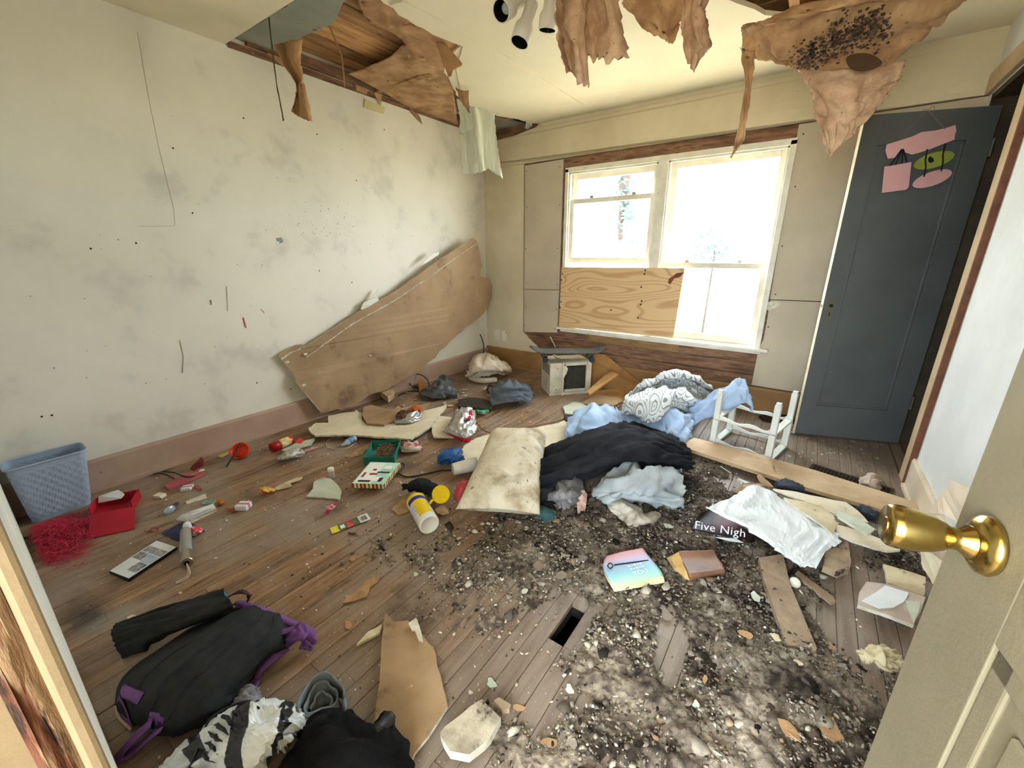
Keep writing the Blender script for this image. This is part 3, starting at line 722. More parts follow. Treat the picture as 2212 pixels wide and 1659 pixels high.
# ------------------------------------------------------------------ outlets
M_outl = mat('outlet_plastic', S(240,234,216), S(230,222,202), sc=20, rough=.4)
ot = thing('wall_outlet', 'cream duplex power outlet low on the wall by the corner', 'outlet', PY(1074,722,YW))
q = [PY(x, y, YW-.006) for x, y in [(1069,712),(1080,713),(1080.5,734),(1069.5,733)]]
MB().prism(q, (0,.006,0)).build('cover_plate', M_outl, ot, bevel=.001)
for yy in (718,728):
    c = PY(1074.8, yy, YW-.0066); s = MB().lathe([(.0001,.001),(.014,.001),(.016,0)], 14, frame(c, (1,0,0), (0,0,1), (0,-1,0))).build('socket', M_outl, ot)
    MB().box(c+Vector((-.004,-.0014,.002)), (.002,.001,.008)).box(c+Vector((.004,-.0014,.002)), (.002,.001,.008)).build('slots', M_gap, s)
ob = thing('blank_plate', 'cream blank wall plate right of the duplex outlet', 'wall plate', PY(1088,726,YW))
MB().prism([PY(x, y, YW-.006) for x, y in [(1083.5,714.5),(1094,716),(1094.5,737),(1084,735.5)]], (0,.006,0)).build('cover_plate', M_outl, ob, bevel=.001)
MB().tube([PY(1093.5,717,YW-.008), PY(1093.5,720,YW-.008)], .003, 6).build('screw', M_gap, ob)

# ------------------------------------------------------------------ hanging torn papers
def sheet(rows, k, amp, fu, fv, seed, thick, mt, name, label, cat, group=None, zmin=None, edge=0, k2=None, parent=None):
    g = fold(upgrid(rows, k, k2), amp, fu, fv, seed, zmin, edge)
    return MB().grid(g).build(name, mt, parent, smooth=True, solid=thick, label=label, cat=cat, group=group, fix=False)
def ragrow(rows, amp, seed):
    rn = random.Random(seed)
    for r in rows[-1:]:
        for j in range(len(r)): r[j] = r[j]+Vector((0,0,rn.uniform(-amp, amp)))
    return rows
def hang(pxrows, r_of, k, amp, fu, fv, seed, mt, name, label, jag=.02, k2=None, top=None):
    rows = [[PR(x, y, r_of(i, j) if callable(r_of) else r_of[i][j]) for j, (x, y) in enumerate(r)] for i, r in enumerate(pxrows)]
    if top: rows[0] = [Vector((p.x, p.y, top)) for p in rows[0]]
    g = fold(upgrid(rows, k, k2), amp, fu, fv, seed, None, 0)
    rn = random.Random(seed)
    # torn lower edge and sides
    n = len(g); c = len(g[0])
    for j in range(c):
        for i in range(max(0, n-3), n): g[i][j] = g[i][j]+Vector((0,0,rn.uniform(-jag, jag)*(1 if i == n-1 else .4)))
    for i in range(n):
        for j in (0, c-1): g[i][j] = g[i][j]+CR*rn.uniform(-jag, jag)*.35
    return MB().grid(g).build(name, mt, None, smooth=True, solid=.0018, label=label, cat='paper', fix=False)
# cluster over the room's middle
rA = lambda i, j: 2.15+.06*sin(j*2.1)-.02*i
hang([[(1196,-60),(1225,-60),(1260,-60),(1290,-60)],[(1199,0),(1222,0),(1245,0),(1268,0)],[(1198,60),(1216,66),(1240,66),(1262,62)],[(1205,110),(1222,118),(1244,118),(1264,112)],[(1218,150),(1236,166),(1252,178),(1269,196)]],
     rA, 6, .018, 5, 1.2, 3, M_kraft2, 'torn_ceiling_paper', 'long narrow brown paper strip hanging right beside the spotlight heads', .02)
hang([[(1245,-60),(1280,-60),(1310,-60),(1332,-60)],[(1246,0),(1278,0),(1308,0),(1331,2)],[(1262,50),(1290,52),(1318,50),(1341,48)],[(1264,95),(1292,98),(1322,98),(1352,92)],[(1266,122),(1290,128),(1318,134),(1356,128)]],
     lambda i, j: 2.22+.06*sin(j*1.7+1)-.02*i, 6, .016, 4, 1.2, 8, M_kraft2, 'torn_ceiling_paper', 'wide brown paper flap with ragged hem, second from the spotlight', .02)
hang([[(1330,-50),(1380,-50),(1430,-50),(1490,-50)],[(1336,0),(1390,0),(1440,0),(1500,0)],[(1352,30),(1400,40),(1440,50),(1480,40)],[(1375,44),(1415,62),(1440,78),(1462,56)],[(1385,46),(1425,74),(1450,95),(1468,58)]],
     lambda i, j: 2.5+.05*sin(j*2+2), 6, .02, 3, 1.2, 5, M_kraft, 'torn_ceiling_paper', 'tan paper flap curving to a point above the left window', .012)
hang([[(1468,-20),(1490,-20),(1515,-20),(1535,-20)],[(1470,20),(1488,20),(1508,18),(1522,20)],[(1470,60),(1488,62),(1508,62),(1524,58)],[(1474,100),(1490,104),(1510,104),(1532,104)],[(1484,128),(1492,142),(1500,152),(1526,120)]],
     lambda i, j: 2.42+.05*sin(j*2+1), 6, .018, 4, 1.5, 7, M_kraft2, 'torn_ceiling_paper', 'stained paper tongue with hole hanging between tan flap and large sagging sheet', .012)
# big sagging sheet: pocket of rotten paper under the opening on the right
rC = [[2.66,2.52,2.48,2.55,2.85],[2.70,2.50,2.44,2.55,2.85],[2.75,2.55,2.5,2.6,2.9],[2.8,2.65,2.55,2.65,2.95],[2.8,2.7,2.6,2.7,2.9]]
big = thing('sagging_ceiling_paper', 'large sagging brown paper sheet full of black debris hanging from ceiling', 'paper', PR(1760,150,2.6))
g = [[(1600,66),(1690,36),(1800,4),(1950,-60),(2150,-60)],[(1600,72),(1684,48),(1790,26),(1920,0),(2100,0)],[(1602,75),(1670,62),(1770,50),(1880,45),(2040,50)],[(1606,105),(1660,112),(1740,118),(1850,115),(1968,105)],[(1612,128),(1660,138),(1725,150),(1820,158),(1925,148)]]
rows = [[PR(x, y, rC[i][j]) for j, (x, y) in enumerate(r)] for i, r in enumerate(g)]
gg = fold(upgrid(rows, 9), .03, 6, 4, 4, None, 0)
MB().grid(gg).build('pocket', M_kraft, big, smooth=True, solid=.002, fix=False)
g = [[(1722,146),(1760,152),(1810,158),(1870,152),(1925,140),(1950,134)],[(1735,180),(1768,186),(1812,192),(1862,190),(1905,184),(1940,168)],[(1748,215),(1775,222),(1815,230),(1850,226),(1885,215),(1918,200)],[(1755,252),(1780,258),(1810,265),(1838,262),(1862,255),(1890,236)],[(1770,288),(1785,292),(1806,298),(1822,296),(1838,292),(1856,276)],[(1785,338),(1788,339),(1792,338),(1798,332),(1806,326),(1814,318)]]
rr = [[2.66,2.62,2.58,2.62,2.66,2.75],[2.64,2.58,2.54,2.56,2.62,2.7],[2.62,2.56,2.52,2.55,2.6,2.66],[2.6,2.56,2.52,2.54,2.58,2.62],[2.58,2.55,2.53,2.54,2.56,2.58],[2.56,2.55,2.54,2.54,2.55,2.56]]
rows = [[PR(x, y, rr[i][j]) for j, (x, y) in enumerate(r)] for i, r in enumerate(g)]
gg = fold(upgrid(rows, 7), .022, 6, 3, 6, None, 0)
rn = random.Random(4)
for r in gg: r[0] += CR*rn.uniform(-.008,.008); r[-1] += CR*rn.uniform(-.012,.012)
MB().grid(gg).build('hanging_point', M_kraft2, big, smooth=True, solid=.002, fix=False)
g = [[(1597,105),(1612,110),(1632,112)],[(1604,145),(1615,146),(1630,142)],[(1607,180),(1617,182),(1627,178)],[(1602,220),(1612,222),(1622,222)],[(1595,265),(1604,268),(1614,265)],[(1584,310),(1594,312),(1611,300)],[(1580,342),(1583,336),(1603,312)]]
rows = [[PR(x, y, 2.72-.03*i+(.02 if j == 1 else 0)) for j, (x, y) in enumerate(r)] for i, r in enumerate(g)]
MB().grid(fold(upgrid(rows, 5), .01, 3, 8, 2, None, 0)).build('hanging_strip', M_kraft, big, smooth=True, solid=.002, fix=False)
# black lumpy filth lying in the pocket
def clod_mesh(name, centres, mt, parent, seed, cols=None, flat=.7):
    rn = random.Random(seed); bm = bmesh.new()
    for (c, s) in centres:
        r = bmesh.ops.create_icosphere(bm, subdivisions=1, radius=s)
        ph = rn.uniform(0, 50)
        for v in r['verts']:
            k = 1+.55*noise.noise(v.co*(1.2/s)+Vector((ph,ph,0)))
            v.co = Vector((v.co.x*k, v.co.y*k, v.co.z*k*flat))+c
    me = bpy.data.meshes.new(name); org = wloc(parent) if parent else Vector((0,0,0))
    for v in bm.verts: v.co -= org
    bm.to_mesh(me); bm.free(); me.materials.append(mt)
    o = bpy.data.objects.new(name, me); COL.objects.link(o); o.parent = parent; return o
rn = random.Random(9); cs = []
for i in range(620):
    t = rn.random(); x = 1725+190*t+rn.gauss(0,14); y = 118-70*t+rn.gauss(0,22)+(20 if t < .35 else 0)
    if y > 150: continue
    cs.append((PR(x, y, 2.46+.06*rn.random()), rn.uniform(.002,.009)))
cl = clod_mesh('debris', cs, mat('rotten_debris', S(40,32,28), S(120,96,76), sc=40, rough=.95, lo=.4, hi=.7), big, 3); cl['kind'] = 'stuff'
MB().prism(spline([PR(x, y, 2.535) for x, y in [(1828,125),(1850,116),(1880,118),(1905,135),(1890,148),(1860,154),(1835,146)]], 4, True), NV*.004).build('hole_shade_patch', mat('painted_hole_shade', S(74,50,32), rough=.9), big)  # dark patch painted as the shade inside a hole in the sheet
# papers around the left opening
M_kraft3 = mat('kraft_paper_clean', S(190,150,108), S(160,120,84), sc=5, rough=.8, bump=.3, bsc=25, c3=S(104,66,38), sc3=9, t3=.64, w3=.1)
rows = [[P(x, y, z) for x, y, z in r] for r in [[(770,-60,2.43),(860,-30,2.43),(940,30,2.43),(1005,96,2.43)],[(772,0,2.44),(835,10,2.43),(925,72,2.43),(985,110,2.43)],[(782,30,2.46),(830,45,2.45),(895,85,2.44),(968,150,2.43)],[(800,50,2.49),(838,65,2.48),(880,100,2.47),(905,135,2.45)],[(790,46,2.53),(820,62,2.53),(868,95,2.52),(850,135,2.50)]]]
sheet(rows, 7, .02, 4, 3, 3, .002, M_kraft3, 'ceiling_paper_curl', 'curled brown kraft paper rolled back along right side of left ceiling hole', 'paper')
rows = [[P(x, y, z) for x, y, z in r] for r in [[(868,98,2.50),(900,100,2.47),(940,110,2.45),(972,140,2.435)],[(840,125,2.49),(880,140,2.47),(930,160,2.45),(978,190,2.435)],[(800,142,2.48),(850,165,2.465),(915,200,2.45),(985,235,2.435)],[(770,155,2.46),(830,185,2.45),(905,225,2.44),(988,262,2.435)],[(752,160,2.455),(820,195,2.445),(900,238,2.435),(992,272,2.43)]]]
sheet(rows, 7, .006, 5, 2, 5, .003, M_kraft, 'ceiling_paper_backing', 'flat stained brown paper still covering the far part of left ceiling hole', 'paper')
hang([[(590,98),(610,92),(635,88),(655,84)],[(598,115),(615,118),(635,112),(654,106)],[(610,140),(622,145),(636,143),(650,130)],[(630,170),(640,172),(648,170),(653,160)],[(640,200),(646,203),(652,200),(657,190)],[(632,238),(645,248),(660,256),(668,238)],[(632,240),(648,252),(668,262),(672,262)]],
     lambda i, j: 3.0+.04*sin(j*2.0), 5, .012, 4, 3, 12, M_kraft3, 'hanging_paper_strip', 'twisted orange brown paper strip dangling from left ceiling hole near wall', .006)
hang([[(938,80),(950,84),(962,90)],[(944,100),(958,104),(972,108)],[(952,125),(966,128),(998,138)],[(962,150),(972,152),(980,150)],[(968,165),(972,166),(976,162)]], lambda i, j: 2.95, 4, .006, 3, 3, 2, M_kraft3, 'hanging_paper_strip', 'short tan paper tab with jagged side at right edge of left ceiling hole', .008)
hang([[(588,100),(591,100)],[(592,150),(594,150)],[(600,200),(602,200)],[(609,250),(612,250)],[(611,261),(614,261)]], lambda i, j: 3.02, 4, .003, 3, 3, 2, mat('thin_strip', S(104,84,56), rough=.8), 'hanging_thread', 'very thin dark strip hanging from leftmost corner of left ceiling hole', .002, top=2.475)
hang([[(698,60),(701,60)],[(722,85),(725,85)],[(736,120),(739,120)],[(741,160),(744,160)],[(744,188),(746,188)]], lambda i, j: 2.98, 4, .003, 3, 3, 2, M_kraft3, 'hanging_thread', 'thin brown thread of paper hanging in middle of left ceiling hole', .002, top=2.55)
M_flap = mat('white_flap', S(226,228,208), S(212,214,194), sc=8, rough=.7, bump=.4, bsc=30, stretch=(3,3,.5))
hang([[(984,214),(1000,222),(1018,230),(1042,236),(1068,246)],[(992,255),(1008,262),(1024,265),(1046,268),(1070,272)],[(994,300),(1010,302),(1026,304),(1050,306),(1073,308)],[(997,345),(1012,346),(1030,344),(1052,342),(1079,345)],[(999,376),(1014,376),(1030,374),(1056,366),(1085,386)]],
     lambda i, j: 3.62+.03*sin(j*2.3), 7, .022, 7, 1.0, 9, M_flap, 'peeling_ceiling_flap', 'pale green peeling ceiling sheet hanging in the far corner', .01)
hang([[(984,188),(1000,196),(1013,194)],[(990,205),(1002,212),(1012,214)],[(995,218),(1003,230),(1015,246)]], lambda i, j: 3.55, 4, .01, 3, 3, 2, M_kraft, 'hanging_paper_strip', 'dark brown paper scrap hanging directly above the pale green flap', .008)
MB().prism([P(x, y, ZC-.004+(-.02 if y > 275 else 0)) for x, y in [(1137,262),(1150,263),(1150,274),(1143,281),(1134,277)]], (0,0,.003)).build('paint_curl', M_flap, label='small rounded white paint curl at far ceiling corner above window wall', cat='paint flake')
# ------------------------------------------------------------------ generic litter builders
def pts3(pts, z): return [P(p[0], p[1], p[2] if len(p) > 2 else z) for p in pts]
def slab(name, label, cat, pts, z, t, mt, amp=0.0, seed=0, parent=None, group=None, step=.03, side=None, bevel=0):
    """flat piece whose top outline is given by pixels at height z (or per-point z); t is its thickness"""
    q = pts3(pts, z)
    if amp: q = rag(q, amp, step, seed)
    mts = [mt, side] if side else mt
    return MB().prism(q, (0,0,-t), 0, 1 if side else None).build(name, mts, parent, label=label, cat=cat, group=group, bevel=bevel)
def inroom(p): p.y = min(p.y, YW-.09); p.x = max(p.x, XL+.06); return p
def cloth(name, label, cat, grids, mt, k=5, amp=.02, fu=5, fv=4, seed=1, thick=.004, parent=None, group=None, edge=0, warp=.6, zmin=.004):
    m = MB()
    for i, rows in enumerate(grids):
        m.grid(fold(upgrid([[inroom(P(*p)) for p in r] for r in rows], k+4), amp*1.25, fu, fv, seed+i*7, zmin, edge, warp))
    return m.build(name, mt, parent, smooth=True, solid=thick, label=label, cat=cat, group=group, fix=False, solid_off=0)
M_paperd = mat('drywall_paper_brown', S(176,146,112), S(152,124,92), sc=4, rough=.85, bump=.15, bsc=40, c3=S(96,72,54), sc3=6, t3=.62, w3=.1, c4=S(206,182,150), sc4=24, t4=.72, w4=.03)
M_cream = mat('drywall_cream', S(226,214,188), S(212,198,168), sc=5, rough=.8, bump=.1, bsc=60, c3=S(140,112,80), sc3=16, t3=.68, w3=.06, c4=S(236,226,202), sc4=8, t4=.6, w4=.1)
M_creamd = mat('drywall_cream_dirty', S(214,200,168), S(184,166,134), sc=8, rough=.85, bump=.2, bsc=60, c3=S(66,52,42), sc3=34, t3=.66, w3=.04)
M_plgreen = mat('plaster_pale_green', S(196,200,180), S(178,182,162), sc=8, rough=.8, bump=.1, c3=S(92,90,76), sc3=40, t3=.72, w3=.02)
M_weath = mat('weathered_plank', S(164,142,116), S(136,114,92), sc=12, rough=.85, bump=.3, bsc=30, stretch=(1,1,1), c3=S(56,42,34), sc3=26, t3=.62, w3=.05)
M_plank = mat('pale_plank', S(204,178,144), S(182,152,118), sc=5, rough=.8, bump=.2, bsc=25, c3=S(90,64,46), sc3=18, t3=.70, w3=.05)

# ------------------------------------------------------------------ big drywall sheet leaning on the left wall
dl = thing('leaning_drywall', 'large torn brown drywall sheet leaning against the left wall', 'drywall', (XL+.06, 2.6, .0))
def LX(px, py):
    return PX(px, py, XL+.036+.135*max(0, (px-600)/460)**2+(.05*max(0, min(1, (py-700)/190)) if px > 640 else 0))
lo = [(601,768),(638,746),(652,744),(655,752),(760,683),(850,632),(940,568),(1020,514),(1030,520),(1034,532),(1037,548),(1041,575),(1036,597),(1058,604),(1062,618),(1061,640),(1053,667),(1044,678),(1018,700),(985,726),(950,758),(915,795),(895,806),(862,826),(842,838),(800,852),(772,872),(740,884),(692,891),(668,860),(650,838),(632,806)]
q = []
for i in range(len(lo)):
    a = lo[i]; b = lo[(i+1) % len(lo)]; n = max(1, int(sqrt((b[0]-a[0])**2+(b[1]-a[1])**2)/14)); rq = random.Random(i)
    for k in range(n):
        t = k/n; j = 3.6 if (k and 8 < i < 28) else (.8 if k else 0)
        q.append(LX(a[0]+(b[0]-a[0])*t+rq.uniform(-j, j), a[1]+(b[1]-a[1])*t+rq.uniform(-j, j)))
M_lean = mat('leaning_paper', S(176,148,116), S(154,126,98), sc=2.2, rough=.85, bump=.12, bsc=30, c3=S(112,84,66), sc3=4, t3=.58, w3=.16, c4=S(92,68,50), sc4=30, t4=.735, w4=.02)
MB().prism(q, (-.012,0,0), 0, 1).build('sheet', [M_lean, M_gyp], dl)
def lstrip(pts, w, mt, nm, amp, seed, off=.003):
    rn = random.Random(seed); pts = [LX(*p)+Vector((off,0,0)) for p in pts]; top = []; bot = []
    L_ = rag(pts, amp*.4, .03, seed, closed=False)
    for p in L_: top.append(p+Vector((0,0,w*rn.uniform(.1,1)))); bot.append(p-Vector((0,0,w*rn.uniform(.1,1))))
    return MB().prism(top+bot[::-1], (.003,0,0)).build(nm, mt, dl)
lstrip([(660,772),(760,700),(850,650),(930,596),(1000,545),(1028,526)], .006, M_gyp, 'gypsum_ridge', .006, 3)
lstrip([(607,776),(625,762),(650,752)], .008, M_gyp, 'gypsum_ridge', .006, 5)
lstrip([(612,785),(650,840),(690,886)], .006, M_gyp, 'gypsum_ridge', .006, 6)
for a in [[(780,668),(786,654),(815,640),(820,650),(790,668)],[(806,640),(818,625),(824,628),(812,642)],[(910,572),(935,548),(950,544),(948,550),(922,568)]]:
    MB().prism(rag([LX(*p)+Vector((-.004,0,0)) for p in a], .002, .02, 4), (-.006,0,0)).build('paint_remnant', M_wall, dl)
for (a, b, s) in [(949,658,.012),(952,672,.016),(722,818,.016),(656,832,.014),(912,680,.012),(660,765,.014),(620,782,.014),(800,768,.009),(690,806,.008)]:
    c = LX(a, b); MB().prism(rag([c+Vector((.0035,s*cos(t)*1.2,s*sin(t)*.7)) for t in [k*pi/4 for k in range(8)]], .003, .006, int(a)), (-.003,0,0)).build('gypsum_chip', M_gyp, dl)

# drywall pieces lying at its foot and beyond
slab('drywall_piece', 'long cream drywall slab lying flat below the leaning sheet', 'drywall', [(666,925),(683,913),(709,913),(708,898),(740,892),(770,889),(782,892),(781,905),(790,915),(826,918),(842,907),(911,888),(963,875),(965,878),(928,922),(889,948),(846,945),(790,941),(742,939),(681,941)], .045, .013, M_cream, .006, 2, side=M_gyp)
slab('drywall_piece', 'brown papered drywall piece between leaning sheet and orange chip bag', 'drywall', [(785,885),(797,874),(845,884),(905,874),(930,870),(915,884),(880,896),(868,906),(842,911),(830,917),(792,914),(783,898)], .062, .012, M_paperd, .005, 3)
slab('drywall_piece', 'square cream drywall piece beside the silver chip bag', 'drywall', [(931,918),(950,898),(1000,905),(985,944),(936,943)], .03, .012, M_cream, .004, 4, side=M_gyp)
slab('drywall_piece', 'big white drywall sheet lying partly beneath the stained pillow', 'drywall', [(993,978),(1002,962),(1027,946),(1055,938),(1110,931),(1147,925),(1200,915),(1231,905),(1262,928),(1255,972),(1200,990),(1100,1000),(1010,1003)], .018, .012, mat('drywall_white', S(226,214,186), S(210,196,166), sc=5, rough=.8, c3=S(120,100,76), sc3=40, t3=.72, w3=.02), .006, 5, side=M_gyp)
slab('wood_block', 'pale broken wood block at the foot of the leaning drywall', 'block', [(822,842),(840,830),(851,836),(850,848),(838,858),(822,846)], .075, .05, mat('pale_block', S(206,186,150), S(176,148,112), sc=14, rough=.85), .002, 3)
slab('drywall_piece', 'tan paper covered board scrap in front of the air conditioner', 'drywall', [(1255,870),(1290,852),(1335,858),(1345,866),(1325,876),(1300,874),(1270,878)], .02, .008, M_paperd, .006, 6)
slab('drywall_piece', 'grey plaster shard between air conditioner and blue bedsheet', 'drywall', [(1217,878),(1240,868),(1262,872),(1290,880),(1262,888),(1242,896),(1220,892)], .02, .01, M_plgreen, .004, 7)

# ------------------------------------------------------------------ pillow
def bil(c, u, v): return (c[0]*(1-u)+c[1]*u)*(1-v)+(c[3]*(1-u)+c[2]*u)*v
def pillow():
    c = [P(984,1100,.10), P(1166,1112,.10), P(1183,934,.15), P(1062,930,.15)]
    nu, nv = 30, 36; up = ((c[1]-c[0]).cross(c[3]-c[0])).normalized()
    m = MB(); tops = []; bots = []
    for i in range(nv+1):
        a = []; b = []
        for j in range(nu+1):
            u = j/nu; v = i/nv
            du = abs(2*u-1); dv = abs(2*v-1)
            pu = u+.035*(1-dv**2)*(-1 if u < .5 else 1)*(-1)*du**6; pv = v+.03*(1-du**2)*(-1 if v < .5 else 1)*(-1)*dv**6
            p = bil(c, pu, pv); t = max(0, (1-du**5))*max(0, (1-dv**5)); t = t**.5*(.72+.28*(1-du*du)*(1-dv*dv))
            n = .012*ridged(u*4+1, v*4, 2)*t
            a.append(p+up*(.10*t+n)); b.append(p-up*(.085*t))
        tops.append(a); bots.append(b)
    m.grid(tops); m.grid([r[::-1] for r in bots]); return m
M_pill = mat('stained_pillow', S(196,180,150), S(216,206,184), sc=3, rough=.9, bump=.15, bsc=60, c3=S(112,96,76), sc3=34, t3=.645, w3=.05, c4=S(158,140,110), sc4=5, t4=.52, w4=.16)
pw = pillow().build('pillow', M_pill, smooth=True, label='large stained off-white pillow lying on the black clothes', cat='pillow')

# ------------------------------------------------------------------ bedding and clothes in the middle
def pattern_mat():
    m = bpy.data.materials.new('paisley_quilt'); m.use_nodes = True; nt = m.node_tree; N = nt.nodes; L = nt.links; b = N['Principled BSDF']
    tc = N.new('ShaderNodeTexCoord'); mp = N.new('ShaderNodeMapping'); L.new(tc.outputs['UV'], mp.inputs[0]); mp.inputs['Scale'].default_value = (7,5,1)
    nz = N.new('ShaderNodeTexNoise'); nz.inputs['Scale'].default_value = 1.5; L.new(mp.outputs[0], nz.inputs['Vector'])
    mx = N.new('ShaderNodeMix'); mx.data_type = 'VECTOR'; mx.inputs[0].default_value = .25; L.new(mp.outputs[0], mx.inputs[4]); L.new(nz.outputs['Color'], mx.inputs[5])
    vo = N.new('ShaderNodeTexVoronoi'); vo.inputs['Scale'].default_value = 1.6; vo.inputs['Randomness'].default_value = .5; L.new(mx.outputs[1], vo.inputs['Vector'])
    mu = N.new('ShaderNodeMath'); mu.operation = 'MULTIPLY'; mu.inputs[1].default_value = 34; L.new(vo.outputs['Distance'], mu.inputs[0])
    sn = N.new('ShaderNodeMath'); sn.operation = 'SINE'; L.new(mu.outputs[0], sn.inputs[0])
    r = N.new('ShaderNodeValToRGB'); e = r.color_ramp.elements; e[0].position = .58; e[0].color = S(208,210,208); e[1].position = .82; e[1].color = S(126,126,128)
    L.new(sn.outputs[0], r.inputs[0]); L.new(r.outputs[0], b.inputs['Base Color']); b.inputs['Roughness'].default_value = .9
    return m
def with_uv(o, nr, nc):
    me = o.data; uv = me.uv_layers.new(name='UVMap')
    for l in me.loops:
        i, j = divmod(l.vertex_index, nc); uv.data[l.index].uv = (j/(nc-1), i/(nr-1))
qr = [[(1372,850,.04),(1408,832,.10),(1450,822,.14),(1492,826,.12),(1528,848,.03)],
      [(1366,852,.17),(1408,828,.27),(1458,815,.31),(1502,826,.27),(1536,850,.12)],
      [(1358,868,.12),(1398,850,.19),(1450,842,.20),(1497,850,.17),(1531,862,.06)],
      [(1348,890,.17),(1388,874,.26),(1435,862,.28),(1480,872,.19),(1514,882,.06)],
      [(1352,910,.09),(1386,908,.17),(1414,902,.19),(1445,898,.13),(1486,896,.05)],
      [(1384,934,.03),(1398,940,.05),(1406,938,.05),(1416,926,.05),(1452,908,.02)]]
g = fold(upgrid([[inroom(P(*p)) for p in r] for r in qr], 13), .062, 4.2, 3.6, 3, .004, 0, 1.0)
o = MB().grid(g).build('quilt', pattern_mat(), smooth=True, solid=.012, label='grey and white patterned quilt heaped on the light blue bedsheet', cat='quilt', fix=False, solid_off=0)
with_uv(o, len(g), len(g[0]))
M_blue = mat('blue_sheet', S(168,188,216), S(150,172,202), sc=2, rough=.85, bump=.05, bsc=200)
cloth('bedsheet', 'light blue bedsheet crumpled beside patterned quilt and draped over white stand', 'bedsheet', [
    [[(1242,898,.04),(1272,881,.10),(1312,878,.11),(1350,888,.08)],[(1228,920,.06),(1265,898,.15),(1312,898,.14),(1356,908,.10)],[(1226,945,.04),(1262,930,.10),(1305,934,.10),(1360,935,.07)],[(1238,964,.01),(1270,968,.02),(1312,958,.03),(1356,952,.02)]],
    [[(1424,878,.17),(1450,886,.18),(1480,898,.14),(1508,896,.08)],[(1420,905,.13),(1446,912,.14),(1476,920,.11),(1486,926,.07)],[(1414,935,.07),(1440,944,.09),(1470,944,.07),(1484,942,.03)],[(1402,955,.02),(1430,964,.03),(1452,972,.02),(1478,950,.01)]],
    [[(1330,885,.10),(1360,900,.12),(1395,915,.12),(1430,905,.14)],[(1335,910,.10),(1365,925,.11),(1400,938,.10),(1432,930,.10)],[(1340,940,.06),(1372,950,.07),(1402,958,.05),(1430,956,.05)],[(1350,956,.02),(1380,964,.02),(1405,968,.02),(1428,968,.02)]],
    [[(1488,884,.13),(1530,862,.22),(1562,843,.30),(1590,827,.365),(1604,828,.365)],[(1492,900,.11),(1540,880,.19),(1572,862,.28),(1598,840,.35),(1611,842,.34)],[(1486,925,.05),(1530,906,.12),(1576,888,.20),(1604,872,.26),(1618,890,.20)]]],
    M_blue, 7, .036, 3.4, 2.6, 5, .003, warp=.8)
M_black = mat('black_fleece', S(26,26,29), S(40,40,43), sc=8, rough=.95, bump=.3, bsc=120, spec=.15, c3=S(120,112,100), sc3=46, t3=.765, w3=.02)
cloth('black_clothes', 'heap of black fleece clothes between pillow and light blue sheet', 'clothes', [
    [[(1175,985,.02),(1240,958,.05),(1300,935,.10),(1345,925,.14),(1400,935,.10),(1450,955,.04)],
     [(1168,1000,.08),(1240,965,.16),(1305,945,.22),(1360,935,.22),(1420,950,.16),(1470,968,.06)],
     [(1165,1025,.12),(1235,995,.20),(1310,970,.24),(1370,960,.23),(1430,970,.17),(1480,985,.06)],
     [(1165,1052,.09),(1230,1025,.17),(1310,1000,.20),(1375,990,.19),(1435,990,.14),(1485,998,.05)],
     [(1165,1080,.05),(1225,1050,.08),(1305,1022,.10),(1370,1012,.11),(1430,1010,.08),(1488,1008,.03)],
     [(1168,1100,.01),(1220,1065,.02),(1300,1035,.03),(1365,1024,.03),(1430,1020,.03),(1490,1012,.01)]]],
    M_black, 7, .045, 3, 8, 2, .006, warp=.8)
cloth('black_cloth', 'small black cloth behind the yellow wipes canister', 'clothes', [[[(870,1052,.01),(890,1042,.05),(915,1040,.06),(945,1055,.02)],[(875,1058,.03),(900,1052,.08),(925,1050,.09),(962,1062,.04)],[(885,1062,.01),(905,1066,.03),(935,1072,.05),(965,1078,.02)]]], M_black, 6, .015, 4, 3, 4)
cloth('red_cloth', 'small red cloth poking out left of the pillow', 'clothes', [[[(990,1044,.05),(1000,1040,.08),(1010,1040,.08)],[(986,1060,.04),(998,1058,.07),(1006,1058,.06)],[(982,1080,.01),(992,1082,.02),(1000,1080,.02)]]], mat('red_cloth', S(196,84,80), S(176,66,66), sc=10, rough=.9), 6, .010, 3, 3, 4)
cloth('teal_cloth', 'small dark teal cloth under near right corner of pillow', 'clothes', [[[(1158,1098,.04),(1176,1096,.05),(1198,1104,.04)],[(1160,1110,.03),(1178,1110,.05),(1200,1114,.03)],[(1166,1122,.01),(1182,1126,.02),(1200,1122,.01)]]], mat('teal_cloth', S(60,92,90), S(48,76,76), sc=10, rough=.9), 6, .010, 3, 3, 9)
M_sock = mat('grey_sock', S(150,146,146), S(118,114,116), sc=30, rough=.95, bump=.5, bsc=150)
cloth('grey_sock', 'grey fluffy sock bundle between pillow and grey shorts', 'sock', [[[(1205,1024,.05),(1220,1018,.08),(1240,1020,.08),(1248,1030,.04)],[(1196,1050,.06),(1216,1042,.13),(1240,1040,.13),(1256,1052,.05)],[(1186,1078,.05),(1212,1074,.12),(1236,1072,.12),(1256,1078,.04)],[(1200,1098,.01),(1216,1102,.03),(1234,1102,.03),(1246,1094,.01)]]], M_sock, 6, .018, 4, 3, 6, .006)
M_shorts = mat('grey_shorts', S(166,172,172), S(150,156,158), sc=4, rough=.85, bump=.1, bsc=200)
